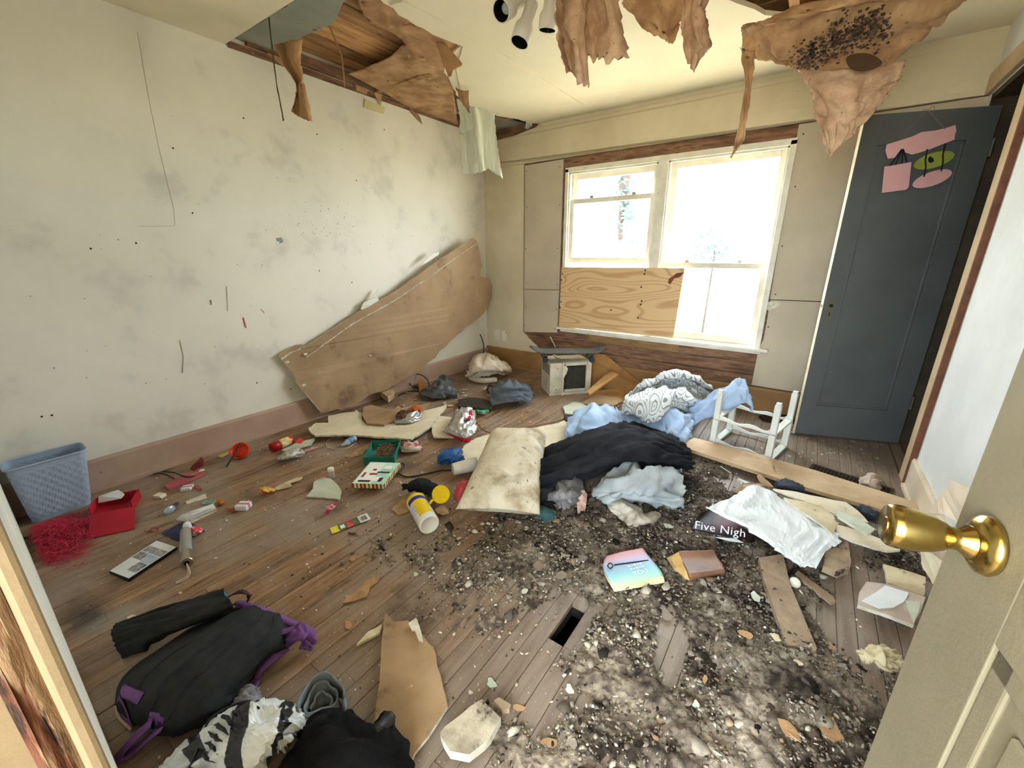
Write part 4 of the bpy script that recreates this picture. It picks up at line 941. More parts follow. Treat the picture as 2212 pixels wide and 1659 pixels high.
cloth('grey_shorts', 'pale grey shorts spread over the insulation in front of black clothes', 'clothes', [[[(1352,1006,.14),(1385,1008,.14),(1425,1015,.12),(1465,1022,.06)],[(1318,1032,.13),(1365,1030,.19),(1420,1036,.16),(1470,1045,.08)],[(1292,1060,.08),(1345,1058,.17),(1405,1062,.15),(1474,1072,.07)],[(1286,1078,.03),(1335,1082,.09),(1400,1088,.08),(1474,1094,.05)],[(1300,1084,.01),(1345,1092,.03),(1405,1098,.03),(1470,1099,.02)]]], M_shorts, 7, .028, 5, 4, 8, .004, warp=.8)
cloth('twisted_sock', 'twisted dirty pale sock lying on insulation below the grey shorts', 'sock', [[[(1306,1082,.02),(1322,1078,.05),(1340,1080,.03)],[(1318,1098,.03),(1340,1090,.08),(1360,1092,.03)],[(1345,1122,.02),(1365,1106,.08),(1380,1102,.04)],[(1362,1140,.02),(1385,1126,.08),(1392,1110,.05)],[(1388,1142,.01),(1406,1128,.06),(1416,1110,.03)],[(1400,1138,.01),(1416,1124,.03),(1420,1112,.02)]]], mat('dirty_sock', S(196,186,170), S(160,148,134), sc=12, rough=.95, bump=.3, bsc=90, c3=S(96,84,72), sc3=22, t3=.68, w3=.05), 6, .014, 3, 4, 3, .006)
slab('wood_splinter', 'pinkish split wood piece standing in litter right of grey sock', 'wood', [(1250,1062,.10),(1262,1058,.10),(1268,1068,.07),(1264,1105,.02),(1248,1108,.02),(1246,1084,.05)], .05, .012, mat('pink_wood', S(206,176,160), S(170,132,118), sc=30, rough=.9, stretch=(1,1,.2)), .003, 4)

# ------------------------------------------------------------------ far corner: white bundle, grey trousers, bag, cables
M_wcl = mat('white_cloth', S(222,208,190), S(206,190,172), sc=6, rough=.85, bump=.1, bsc=100)
cloth('white_bundle', 'crumpled white cloth bundle by the far corner', 'cloth', [[[(1018,790,.06),(1030,772,.14),(1048,768,.18),(1070,776,.15),(1094,792,.06)],[(1014,800,.08),(1030,784,.20),(1048,778,.22),(1072,786,.19),(1098,796,.06)],[(1012,812,.06),(1030,802,.15),(1050,798,.17),(1074,802,.13),(1100,804,.03)],[(1014,820,.02),(1032,818,.06),(1052,816,.07),(1074,812,.06),(1094,808,.01)]]], M_wcl, 8, .035, 5, 4, 2, .004, warp=1.0)
MB().tube(spline([P(1014,814,.03), P(1030,820,.035), P(1050,822,.035), P(1072,820,.03)], 5), [.012]+[.03]*14+[.022], 10).build('rolled_towel', M_wcl, smooth=True, label='rolled white towel along the front of the white bundle', cat='towel')
M_gtr = mat('grey_trousers', S(78,84,90), S(98,106,114), sc=5, rough=.8, bump=.1, bsc=120)
cloth('grey_trousers', 'dark grey crumpled trousers near the air conditioner', 'clothes', [[[(1072,832,.06),(1095,825,.12),(1120,826,.12),(1140,838,.05)],[(1062,845,.08),(1092,836,.17),(1122,836,.16),(1146,848,.05)],[(1060,862,.07),(1090,852,.12),(1118,850,.12),(1146,860,.04)],[(1064,880,.02),(1088,872,.05),(1118,868,.06),(1138,874,.02)]]], M_gtr, 7, .03, 4, 4, 5, .004, warp=.9)
MB().prism(rag(pts3([(990,862),(1012,858),(1040,860),(1064,868),(1062,882),(1030,880),(990,878)], .04), .004, .05, 3), (0,0,-.03)).build('black_strap', mat('black_leather', S(44,38,36), S(58,52,48), sc=20, rough=.5), label='flat black leather strap lying left of the grey trousers', cat='strap', bevel=.006)
MB().tube(spline([P(1052,842,.02), P(1058,832,.05), P(1066,838,.05), P(1064,848,.02), P(1054,846,.02)], 5), .012, 8).build('leather_ring', mat('brown_leather', S(66,46,34), rough=.4), smooth=True, label='small brown leather ring between white bundle and grey trousers', cat='ring')
cloth('grey_plastic', 'crumpled dark grey plastic sheet lying before the white bundle', 'plastic', [[[(950,822,.06),(960,814,.12),(970,820,.08)],[(930,838,.05),(952,832,.10),(980,836,.05)],[(908,852,.02),(940,848,.06),(985,850,.03)],[(906,860,.01),(945,862,.02),(988,858,.01)]]], mat('grey_plastic', S(92,94,96), S(72,74,78), sc=10, rough=.35), 7, .03, 5, 4, 7, .002, warp=1)
M_cable = mat('black_cable', S(24,22,20), rough=.5); M_cableb = mat('brown_cable', S(138,98,58), rough=.5); M_cablew = mat('pale_cable', S(206,182,156), rough=.5)
def cable(label, pts, r, mt, name='cable'):
    MB().tube(spline([P(*p) for p in pts], 8), r, 6).build(name, mt, smooth=True, label=label, cat='cable')
cable('black cable loop standing beside the leaning drywall', [(860,855,.01),(880,846,.01),(915,842,.01),(890,834,.03),(882,822,.07),(888,812,.11),(900,808,.12),(914,812,.11),(924,822,.06),(928,836,.01)], .005, M_cable)
slab('small_box', 'tiny amber cardboard box inside the cable loop', 'box', [(902,824),(915,822),(917,832),(905,836)], .05, .05, mat('amber_card', S(170,112,52), rough=.7))
c0 = PX(1046,758,XL+.03)
MB().tube(spline([PX(1037,722,XL+.004), PX(1042,735,XL+.05), PX(1045,748,XL+.05), PX(1044,764,XL+.035)], 6), .005, 6).build('cable', M_cable, smooth=True, label='short black cable poking from the wall in the far corner', cat='cable')
MB().tube(spline([PY(1100,796,YW-.035), PY(1125,798,YW-.035), PY(1150,803,YW-.035), PY(1170,806,YW-.035)], 5), .006, 6).build('cable', M_cablew, smooth=True, label='pale cable running along window wall baseboard to air conditioner', cat='cable')
cable('brown cable curving from silver chip bag towards pillow', [(1022,905,.01),(1032,915,.02),(1040,926,.02),(1055,934,.03),(1075,937,.02)], .005, M_cableb)
cable('thin brown cable right of pillow running to the black plug', [(1140,922,.025),(1180,915,.025),(1205,908,.01),(1222,904,.01)], .004, M_cableb)
cable('dark cable loop running from holiday lid to the white cup', [(862,1008,.03),(868,1000,.03),(873,1008,.02),(862,1022,.01),(880,1030,.006),(910,1026,.006),(950,1017,.006),(975,1016,.006)], .0045, M_cable)
slab('power_plug', 'black plug block on floor left of blue bedsheet', 'plug', [(1218,897),(1244,894),(1246,904),(1222,908)], .03, .03, M_cable, bevel=.003)

# ------------------------------------------------------------------ air conditioner, skateboard, brown sheets
M_acw = mat('ac_casing', S(208,198,178), S(184,172,150), sc=10, rough=.5, bump=.05, c3=S(96,80,62), sc3=22, t3=.72, w3=.04)
M_acd = mat('ac_grille_dark', S(18,17,17), rough=.6); M_acf = mat('ac_fins', S(84,78,70), rough=.5, metal=.3)
ac0 = P(1187,856); acr = P(1275,850); du = (acr-ac0); acw = du.length; du.normalize(); dv = Vector((-du.y, du.x, 0))
ach = zat(1273,781,acr); acd = .30
AC = frame(ac0, du, dv, (0,0,1))
ac = thing('air_conditioner', 'dirty white window air conditioner standing on the floor', 'air conditioner', ac0+du*acw/2+dv*acd/2)
gx0, gx1 = acw*.36, acw*.87
m = MB(AC).bb((0,.004,0),(acw,acd,.03)).bb((0,0,.03),(acw*.30,acd,ach)).bb((gx1,0,.03),(acw,.02,ach)).bb((gx0,0,ach-.03),(gx1,.02,ach)).bb((gx0,0,.03),(gx1,.02,.055)).bb((acw*.3,.05,.03),(acw,acd,ach))
m.build('casing', M_acw, ac, bevel=.006)
MB(AC).bb((acw*.30,.03,.035),(gx1,.05,ach-.03)).build('grille_back', M_acd, ac)
for i in range(22):
    z = .062+i*(ach-.1)/22
    MB(AC).bb((gx0-.01 if i % 2 else gx0+.02,.008,z),(gx1,.03,z+.0045)).build('fin', M_acf, ac)
MB(AC).bb((gx0+(gx1-gx0)*.47,.006,.055),(gx0+(gx1-gx0)*.47+.004,.012,ach-.03)).build('grille_bar', M_acf, ac)
MB(AC).bb((acw*.285,-.012,.0),(acw*.325,.01,ach+.012)).bb((acw*.285,-.012,ach),(acw*.325,acd,ach+.012)).build('mounting_rail', M_acw, ac, bevel=.003)
MB(AC).prism([(acw*.33,-.004,.17),(acw*.39,-.012,.22),(acw*.41,-.015,.26),(acw*.36,-.01,.285),(acw*.33,-.004,.28)], (0,.003,0)).build('torn_seal', mat('ac_seal', S(214,206,186), rough=.8), ac)
for i in range(7):
    MB(AC).bb((-.0015,.02,ach-.02-i*.014),(.002,acd-.03,ach-.026-i*.014)).build('louvre', M_acd, ac)
for z, x in ((.06,.05),(.08,.10),(ach-.05,.06)): MB(AC).box((acw*x*3,-.001,z),(.008,.002,.008)).build('screw', M_acd, ac)
sk = thing('skateboard', 'grey skateboard lying across the top of air conditioner', 'skateboard', ac0+du*acw/2+Vector((0,0,ach+.01)))
kd = Vector((CR.x, CR.y, 0)).normalized(); kc = P(1226,762,ach+.075); kn = Vector((-kd.y, kd.x, 0))
rows = []
for i in range(25):
    t = -1+2*i/24; wv = .095*(1-max(0, (abs(t)-.72)/.28)**2.2)+.002; up_ = .055*max(0, (abs(t)-.68)/.32)**1.5
    rows.append([kc+kd*(.35*t)+kn*(wv*s)+Vector((0,0,up_+.012*s*s)) for s in (-1,-.6,0,.6,1)])
MB().grid(rows).build('deck', mat('grip_grey', S(96,96,92), S(78,78,76), sc=40, rough=.9), sk, smooth=True, solid=.011)
for t in (-.6,.6):
    c = kc+kd*(.35*t)
    tr_ = MB().box(c+Vector((0,0,-.027)), (.05,.03,.03), Matrix.Rotation(atan2(kd.y, kd.x), 3, 'Z')).tube([c-kn*.075+Vector((0,0,-.045)), c+kn*.075+Vector((0,0,-.045))], .006, 8).build('truck', M_acf, sk)
    for s in (-1,1):
        p = c+kn*(.085*s)+Vector((0,0,-.045)); MB().tube([p-kn*.016, p+kn*.016], .026, 16).build('wheel', mat('wheel_dark', S(52,46,40), rough=.6), tr_)
M_tan = mat('tan_board', S(170,128,78), S(150,108,62), sc=4, rough=.8, c3=S(96,64,38), sc3=24, t3=.7, w3=.04)
def board_lean(name, label, a, b, c, d, t, mt):
    a, b, c, d = map(Vector, (a, b, c, d)); n = (b-a).cross(d-a).normalized()*t
    return MB().prism([a, b, c, d], n).build(name, mt, label=label, cat='board')
tb = thing('bent_board', 'bent brown board leaning in the corner behind the air conditioner', 'board', P(1330,850))
MB().prism([PY(1240,758,YW-.03), PY(1308,766,YW-.03), PY(1350,800,YW-.06), PY(1398,838,YW-.09), PY(1390,848,YW-.14)+Vector((0,-.05,0)), PY(1262,845,YW-.14)], (0,.008,0)).build('back_panel', M_tan, tb)
MB().prism(pts3([(1268,845,.13),(1318,800,.20),(1336,808,.21),(1274,852,.11)], 0), (0,0,-.012)).build('ledge', M_tan, tb)
MB().prism(pts3([(1262,858,.006),(1280,845,.02),(1345,838,.03),(1392,846,.01),(1345,872,.006),(1300,868,.006)], 0), (0,0,-.006)).build('floor_flap', M_tan, tb)

# ------------------------------------------------------------------ white plastic stand
M_pla = mat('white_plastic', S(222,222,214), S(206,206,198), sc=6, rough=.45, c3=S(140,130,116), sc3=24, t3=.73, w3=.03)
fA, fB, fC, fD = P(1539,962), P(1657,1000), P(1693,966), P(1575,932)
hA = zat(1555,844,fA); hB = zat(1679,872,fB); hh = (hA+hB)/2
stn = thing('plastic_stand', 'white plastic two tier shelf frame with four square legs', 'stand', (fA+fB+fC+fD)/4)
ex = (fB-fA).normalized()
for f in (fA, fB, fC, fD):
    lg = MB().box(f+Vector((0,0,hh*.245)), (.036,.036,hh*.49), Matrix.Rotation(atan2(ex.y, ex.x), 3, 'Z')).box(f+Vector((0,0,hh*.74)), (.034,.034,hh*.48), Matrix.Rotation(atan2(ex.y, ex.x), 3, 'Z')).build('leg', M_pla, stn, bevel=.003)
    MB().box(f+Vector((0,0,hh*.99)), (.026,.026,.02), Matrix.Rotation(atan2(ex.y, ex.x), 3, 'Z')).build('peg', M_pla, lg)
def wavy(a, b, z, up_):
    n = 20; top = []; bot = []
    for i in range(n+1):
        t = i/n; p = a.lerp(b, t); e = .05*max(0, 1-min(t, 1-t)/.14)**2; wv = .008*sin(t*pi*4)
        top.append(p+Vector((0,0,z+up_*.0+wv+e+.012))); bot.append(p+Vector((0,0,z-.006+wv*.4)))
    return MB().prism(top+bot[::-1], Vector((-ex.y, ex.x, 0))*.012)
for z in (.03, hh*.50):
    wavy(fA, fB, z, 0).build('rail', M_pla, stn); wavy(fD, fC, z, 0).build('rail', M_pla, stn)
for a, b in ((fA, fD), (fB, fC)):
    for z in (.012, hh*.5):
        w_ = ex*.02
        MB().prism([a-w_+Vector((0,0,z)), a+w_+Vector((0,0,z)), b+w_+Vector((0,0,z)), b-w_+Vector((0,0,z))], (0,0,.012)).build('end_plate', M_pla, stn)

# ------------------------------------------------------------------ planks
def boardpts(name, label, pts, z, t, mt, nails=()):
    th = thing(name, label, 'plank', P(*pts[0][:2]))
    MB().prism(rag(pts3(pts, z), .002, .15, 4), (0,0,-t)).build('board', mt, th, bevel=.001)
    for a, b in nails: MB().tube([P(a, b, z), P(a, b, z+.025)], .003, 6).build('nail', mat('rusty_nail', S(110,74,48), rough=.6, metal=.5), th)
    return th
boardpts('plank', 'long pale plank lying on floor in front of the white stand', [(1466,962,.05),(1500,945,.05),(1760,1015,.055),(1997,1090,.06),(1972,1120,.06),(1740,1052,.055)], .05, .022, M_plank, [(1672,1010),(1670,1006)])
boardpts('plank', 'dirty grey brown plank below the white poster', [(1639,1204,.05),(1692,1196,.05),(1707,1262,.042),(1765,1400,.035),(1697,1386,.035),(1650,1251,.042)], .04, .024, M_weath)
boardpts('plank', 'thin narrow stick beside the dirty plank under the poster', [(1716,1240),(1724,1232),(1800,1288),(1806,1300),(1796,1302)], .025, .012, M_weath)
slab('wood_block', 'splintered brown board end under right edge of the poster', 'wood', [(1782,1190),(1836,1168),(1836,1228),(1812,1236),(1778,1222)], .05, .03, M_weath, .005, 5)

# ------------------------------------------------------------------ poster
M_post = mat('poster_white', S(224,226,226), S(212,214,214), sc=5, rough=.5, bump=.1, bsc=20)
M_postd = mat('poster_print', S(30,20,22), S(96,52,58), sc=9, rough=.4, lo=.55, hi=.75)
po = thing('poster', 'crumpled white poster folded to show black Five Nights print', 'poster', P(1650,1150))
g = [[(1602,1068,.11),(1614,1053,.15),(1650,1055,.14),(1700,1085,.11),(1760,1120,.085),(1800,1150,.07),(1817,1172,.06)],
     [(1565,1084,.13),(1602,1086,.145),(1650,1098,.12),(1700,1122,.095),(1745,1148,.08),(1785,1166,.07),(1808,1178,.06)],
     [(1528,1098,.14),(1570,1116,.13),(1614,1138,.11),(1660,1164,.09),(1702,1190,.075),(1740,1212,.065),(1788,1184,.06)],
     [(1526,1099,.135),(1572,1119,.12),(1620,1146,.10),(1665,1178,.075),(1708,1210,.06),(1736,1224,.055),(1762,1233,.055)]]
gg = fold(upgrid([[P(*p) for p in r] for r in g], 8), .013, 7, 4, 5, .02, 0, 1.0)
MB().grid(gg).build('blank_side', M_post, po, smooth=False, solid=.0015, fix=False)
g = [[(1513,1108,.125),(1532,1102,.132),(1570,1119,.12),(1606,1138,.105),(1626,1152,.095)],[(1502,1124,.08),(1526,1124,.09),(1564,1136,.085),(1602,1150,.075),(1626,1158,.07)],[(1493,1143,.04),(1520,1149,.04),(1558,1157,.04),(1602,1164,.04),(1626,1166,.045)]]
MB().grid(upgrid([[P(*p) for p in r] for r in g], 6)).build('printed_side', M_postd, po, smooth=True, solid=.0015, fix=False)
a = P(1499,1139,.052); b = P(1606,1158,.057); c = P(1507,1112,.112)
tu = (b-a).normalized(); tn_ = tu.cross(c-a).normalized(); tv = tn_.cross(tu)
_t = text_mesh('Five Nigh', .052, frame(a+tn_*.010, tu, tv, tn_), mat('poster_lettering', S(214,206,208), rough=.5), 'lettering', po, spacing=1.05)
_t['kind'] = 'stuff'
slab('poster_tail', None, None, [(1545,1160),(1590,1163),(1606,1172),(1575,1168)], .03, .002, M_post, parent=po)

# drywall pile right of the poster
for nm, lab, pts, z, mt in [
    ('drywall_piece', 'long cream drywall strip topmost behind the poster', [(1670,1055,.14),(1720,1062,.13),(1789,1077,.12),(1827,1084,.11),(1852,1102,.10),(1876,1128,.09),(1840,1122,.10),(1814,1114,.10),(1764,1094,.12)], .12, M_cream),
    ('drywall_piece', 'dirty white drywall strip lying along the back of the poster', [(1693,1074,.135),(1740,1084,.13),(1771,1092,.125),(1800,1112,.11),(1809,1132,.10),(1799,1154,.085),(1771,1130,.10),(1713,1092,.12)], .12, M_creamd),
    ('drywall_piece', 'pale green plaster flap leaning on the drywall pile', [(1807,1102,.13),(1850,1118,.12),(1890,1142,.10),(1876,1154,.095),(1830,1128,.10),(1810,1116,.11)], .12, M_plgreen),
    ('drywall_piece', 'broad cream drywall slab reaching toward the brass knob', [(1806,1132,.08),(1875,1153,.07),(1938,1178,.055),(1945,1188,.05),(1918,1190,.05),(1890,1184,.055),(1840,1168,.06),(1808,1152,.075)], .07, M_cream)]:
    slab(nm, lab, 'drywall', pts, z, .010, mt, .004, int(pts[0][0]), side=M_gyp)
slab('paper_scrap', 'brown torn paper curling up behind the poster', 'paper', [(1634,1028,.13),(1641,1024,.14),(1660,1040,.12),(1672,1052,.11),(1655,1050,.11),(1642,1042,.12)], .12, .003, M_paperd, .002, 3)
slab('paper_scrap', 'pink brown torn paper at upper left of the poster', 'paper', [(1585,1062,.06),(1600,1048,.10),(1640,1044,.12),(1652,1048,.12),(1612,1054,.13),(1598,1068,.08)], .1, .003, M_paperd, .002, 5)
slab('paper_scrap', 'white paper strip standing above the pink brown scrap', 'paper', [(1592,1032,.07),(1620,1042,.08),(1610,1044,.07),(1594,1038,.06)], .07, .003, M_post, .001, 5)
M_drag = mat('dark_rag', S(58,62,72), S(44,46,54), sc=8, rough=.9)
cloth('dark_rag', 'dark blue grey rag right behind top of the poster', 'clothes', [[[(1672,1046,.05),(1700,1040,.07),(1730,1052,.05)],[(1680,1056,.05),(1705,1054,.09),(1740,1062,.06)],[(1690,1062,.03),(1715,1066,.05),(1745,1072,.03)]]], M_drag, 6, .015, 4, 3, 3)
cloth('dark_rag', 'dark blue grey rag at right end of the drywall pile', 'clothes', [[[(1850,1098,.05),(1870,1096,.08),(1890,1108,.04)],[(1860,1112,.05),(1878,1110,.09),(1892,1120,.05)],[(1868,1124,.02),(1884,1126,.04),(1890,1130,.02)]]], M_drag, 6, .015, 4, 3, 5)
for lab, pts, z, mt in [('dirty painted board with curling white paint near entrance door', [(1908,1218,.05),(1950,1230,.05),(2000,1246,.05),(1996,1288,.04),(1950,1270,.04),(1918,1258,.045)], .05, M_creamd),
                       ('grey board with a scribbled white paper stuck on it', [(1872,1256,.06),(1930,1264,.06),(2000,1290,.06),(1974,1350,.045),(1928,1332,.045),(1853,1307,.05),(1857,1278,.055)], .06, mat('grey_pink_board', S(196,180,168), S(170,150,136), sc=8, rough=.8, c3=S(90,70,56), sc3=20, t3=.68, w3=.05))]:
    slab('painted_board', lab, 'board', pts, z, .014, mt, .002, 3, side=M_gyp)
slab('paper_note', 'torn white paper with scribbles on the grey board', 'paper', [(1862,1297,.054),(1902,1272,.063),(1912,1264,.0645),(1963,1280,.0645),(1952,1300,.060),(1930,1312,.056),(1900,1314,.053)], .062, .003, M_post, .002, 5)
slab('painted_chip', 'pale green paint sheet hanging off the grey board', 'paint flake', [(1955,1296,.060),(1990,1300,.061),(1984,1322,.053),(1975,1346,.048),(1962,1318,.053)], .055, .003, M_plgreen, .002, 5)
MB().prism(rag([PX(x, y, XR-.06+.02*(y > 1120)) for x, y in [(2056,1036),(2088,1052),(2075,1090),(2068,1128),(2040,1112),(2006,1108),(2024,1080)]], .004, .04, 5), (.008,0,0)).build('drywall_piece', mat('board_cream_pale', S(226,208,184), S(212,192,166), sc=6, rough=.7), label='torn cream board leaning on right wall behind the brass knob', cat='drywall')
MB().prism(rag([PX(x, y, XR-.08) for x, y in [(1985,1180),(2030,1210),(2036,1240),(2014,1262),(1990,1218)]], .004, .04, 6), (.008,0,0)).build('drywall_piece', M_cream, label='small cream board scrap standing under the brass knob', cat='drywall')

# ------------------------------------------------------------------ floor register
rg = [P(1757,1010), P(1912,1048), P(1890,1076), P(1742,1030)]
fr = thing('floor_register', 'dark metal floor grate beside the long pale plank', 'grate', P(1830,1040))
M_grate = mat('grate_metal', S(78,66,56), rough=.6, metal=.5)
rg = [Vector((p.x, p.y, 0)) for p in (P(1757,1010), P(1922,1062))]
gx = (.30, .20); gc = P(1838,1044); gu = (P(1922,1062)-P(1757,1010)).normalized(); gv = Vector((-gu.y, gu.x, 0)); gl = (P(1922,1062)-P(1757,1010)).length
G0 = P(1757,1010)-gv*.17
GM = frame(G0+Vector((0,0,.001)), gu, gv, (0,0,1))
MB(GM).bb((0,0,0),(gl,.20,.0012)).build('duct_shade', M_gap, fr)  # dark plate stands in for the shade down the duct
MB(GM).bb((-.015,-.015,0),(gl+.015,0,.005)).bb((-.015,.2,0),(gl+.015,.215,.005)).bb((-.015,0,0),(0,.2,.005)).bb((gl,0,0),(gl+.015,.2,.005)).build('rim', M_grate, fr)
for i in range(1, 20): MB(GM).bb((gl*i/20-.0015,0,.001),(gl*i/20+.0015,.2,.005)).build('bar', M_grate, fr)
for i in range(1, 9): MB(GM).bb((0,.2*i/9-.0012,.001),(gl,.2*i/9+.0012,.0045)).build('cross_bar', M_grate, fr)
# ------------------------------------------------------------------ foreground: backpack, garment, zebra bag, jeans, black clothes
M_bp = mat('backpack_black', S(30,31,32), S(42,43,44), sc=20, rough=.85, bump=.25, bsc=250, c3=S(96,90,76), sc3=34, t3=.765, w3=.02, c4=S(66,66,60), sc4=7, t4=.66, w4=.08)
M_purp = mat('purple_webbing', S(128,82,146), S(108,66,126), sc=14, rough=.7, bump=.2, bsc=200)
bpk = thing('backpack', 'black backpack with purple straps lying flat on the floor', 'backpack', P(440,1460))
g = [[(500,1318,.01),(532,1310,.05),(562,1318,.055),(596,1330,.05),(628,1348,.01)],
     [(430,1352,.01),(470,1352,.085),(515,1362,.10),(568,1376,.09),(634,1378,.01)],
     [(362,1396,.01),(406,1406,.10),(456,1420,.12),(512,1434,.11),(572,1442,.01)],
     [(290,1444,.01),(342,1466,.10),(396,1484,.12),(458,1502,.11),(528,1494,.01)],
     [(256,1488,.01),(312,1510,.085),(366,1534,.10),(424,1552,.09),(500,1534,.01)],
     [(262,1534,.005),(300,1555,.03),(345,1580,.035),(388,1588,.03),(455,1562,.005)]]
gg = fold(upgrid([[P(*p) for p in r] for r in g], 8), .010, 5, 1.6, 4, .004, 0, .4)
body = MB().grid(gg).build('body', M_bp, bpk, smooth=True, solid=.006, fix=False, solid_off=0)
def bpz(i, j, h=.004): # point on the body grid
    return gg[min(len(gg)-1, max(0, int(i*(len(gg)-1))))][min(len(gg[0])-1, max(0, int(j*(len(gg[0])-1))))]+Vector((0,0,h))
for j in (.22,.4,.58,.76):
    MB().tube([bpz(t/24, j+.03*sin(t*.3), .003) for t in range(1, 22)], .004, 6).build('seam', M_bp, body, smooth=True)
def ribbon(pts, w, mt, nm, parent, th=.003, k=6, flat=True):
    pts = spline(pts, k); L_ = []; R_ = []
    for i, p in enumerate(pts):
        t = (pts[min(i+1, len(pts)-1)]-pts[max(i-1, 0)]); s = t.cross(Vector((0,0,1)))
        s = s.normalized() if s.length > 1e-5 else Vector((1,0,0))
        L_.append(p-s*w/2); R_.append(p+s*w/2)
    return MB().grid([L_, R_]).build(nm, mt, parent, smooth=True, solid=th, solid_off=0, fix=False)
ribbon([P(508,1302,.05), P(530,1306,.06), P(566,1318,.062), P(604,1334,.05), P(640,1350,.03)], .022, M_purp, 'edge_binding', bpk)
ribbon([P(494,1290,.06), P(505,1282,.10), P(522,1278,.11), P(538,1284,.09), P(536,1298,.06), P(526,1306,.05)], .018, mat('maroon_webbing', S(66,34,44), S(52,26,34), sc=14, rough=.7), 'top_handle', bpk)
ribbon([P(606,1366,.05), P(622,1362,.055), P(640,1356,.05)], .022, M_purp, 'strap', bpk)
cloth('strap_knot', None, None, [[[(628,1366,.02),(644,1356,.05),(660,1360,.05),(676,1372,.02)],[(626,1380,.03),(644,1374,.07),(660,1376,.06),(676,1388,.02)],[(624,1394,.01),(640,1390,.03),(656,1394,.03),(668,1404,.01)]]], M_purp, 6, .015, 4, 4, 3, .004, parent=bpk)
ribbon([P(616,1402,.015), P(598,1416,.03), P(580,1430,.03), P(562,1446,.025), P(552,1462,.012)], .03, M_purp, 'strap', bpk)
ribbon([P(556,1466,.01), P(552,1478,.012), P(546,1486,.01)], .02, M_purp, 'strap', bpk)
MB().prism(pts3([(256,1500,.05),(264,1512,.055),(276,1540,.05),(286,1570,.03),(272,1560,.012),(256,1540,.01),(251,1520,.012)], 0), (0,0,-.008)).build('side_panel', M_purp, bpk, bevel=.003)
MB().tube(spline([P(251,1526,.012), P(256,1548,.010), P(268,1562,.010), P(284,1576,.012)], 5), .004, 6).build('piping', mat('cream_piping', S(196,164,142), rough=.7), bpk, smooth=True)
def tab(i0, i1, j0, j1):
    n_, c_ = len(gg)-1, len(gg[0])-1
    MB().grid([[gg[round((i0+(i1-i0)*a/5)*n_)][round((j0+(j1-j0)*b/4)*c_)]+Vector((0,0,.007)) for b in range(5)] for a in range(6)]).build('webbing_tab', M_purp, bpk, smooth=True, solid=.003, fix=False)
tab(.74,.84,.10,.26); tab(.84,.93,.36,.52); tab(.84,.94,.66,.84)
ribbon([P(328,1560,.07), P(300,1585,.05), P(276,1610,.03), P(262,1630,.012), P(272,1632,.01), P(300,1612,.02), P(330,1585,.05), P(354,1568,.07)], .03, M_purp, 'hanging_loop', bpk)
M_garm = mat('black_cotton', S(30,31,30), S(40,41,40), sc=6, rough=.9, bump=.2, bsc=200)
cloth('black_garment', 'black folded garment lying along upper edge of the backpack', 'clothes', [[[(252,1352,.02),(310,1330,.04),(368,1314,.05),(430,1290,.07),(482,1272,.10)],[(246,1372,.03),(306,1352,.06),(368,1336,.08),(432,1312,.11),(490,1288,.12)],[(256,1398,.02),(312,1378,.05),(372,1360,.07),(440,1338,.10),(504,1310,.10)],[(266,1424,.005),(320,1400,.01),(368,1376,.02),(430,1352,.04),(505,1318,.05)]]], M_garm, 6, .012, 2, 5, 6, .004, warp=.5)
slab('blue_tag', 'tiny bright blue tag sticking out of the black garment', 'tag', [(481,1280,.115),(486,1277,.12),(492,1290,.115),(486,1290,.11)], .11, .003, mat('blue_tag', S(64,150,214), rough=.5))
cloth('grey_rag', 'small fluffy grey rag between backpack and zebra bag', 'cloth', [[[(528,1492,.02),(540,1486,.05),(552,1494,.02)],[(512,1512,.03),(534,1508,.06),(558,1516,.02)],[(500,1532,.02),(528,1530,.05),(562,1528,.02)]]], mat('grey_fluff', S(158,154,158), S(122,120,126), sc=20, rough=.95, bump=.4, bsc=200), 6, .012, 4, 4, 7, .004)
def zebra_mat():
    m = bpy.data.materials.new('zebra_print'); m.use_nodes = True; nt = m.node_tree; N = nt.nodes; L = nt.links; b = N['Principled BSDF']
    tc = N.new('ShaderNodeTexCoord'); mp = N.new('ShaderNodeMapping'); L.new(tc.outputs['UV'], mp.inputs[0]); mp.inputs['Rotation'].default_value = (0,0,-.35)
    wv = N.new('ShaderNodeTexWave'); wv.inputs['Scale'].default_value = 1.0; wv.inputs['Distortion'].default_value = 2.4; wv.inputs['Detail'].default_value = .6; wv.inputs['Detail Scale'].default_value = 1.3; wv.inputs['Phase Offset'].default_value = 1.2
    L.new(mp.outputs[0], wv.inputs[0]); r = N.new('ShaderNodeValToRGB'); e = r.color_ramp.elements
    e[0].position = .22; e[0].color = S(34,34,38); e[1].position = .26; e[1].color = S(224,228,228)
    L.new(wv.outputs['Fac'], r.inputs[0]); L.new(r.outputs[0], b.inputs['Base Color']); b.inputs['Roughness'].default_value = .32
    return m
zb = thing('zebra_bag', 'crumpled white plastic bag with black zebra stripes', 'bag', P(500,1610))
g = [[(352,1668,.02),(410,1612,.03),(474,1560,.04),(545,1530,.04),(600,1530,.03),(632,1540,.02)],
     [(368,1676,.06),(420,1620,.12),(480,1566,.16),(548,1532,.17),(604,1534,.14),(644,1556,.05)],
     [(400,1700,.08),(448,1650,.16),(505,1600,.20),(565,1568,.21),(614,1562,.17),(655,1578,.05)],
     [(450,1740,.06),(495,1690,.14),(540,1645,.18),(588,1608,.18),(622,1598,.13),(646,1598,.03)],
     [(500,1770,.01),(540,1720,.03),(575,1680,.05),(600,1640,.05),(618,1622,.04),(628,1614,.01)]]
gg = fold(upgrid([[P(*p) for p in r] for r in g], 10), .022, 6, 6, 8, .004, 0, 1.0)
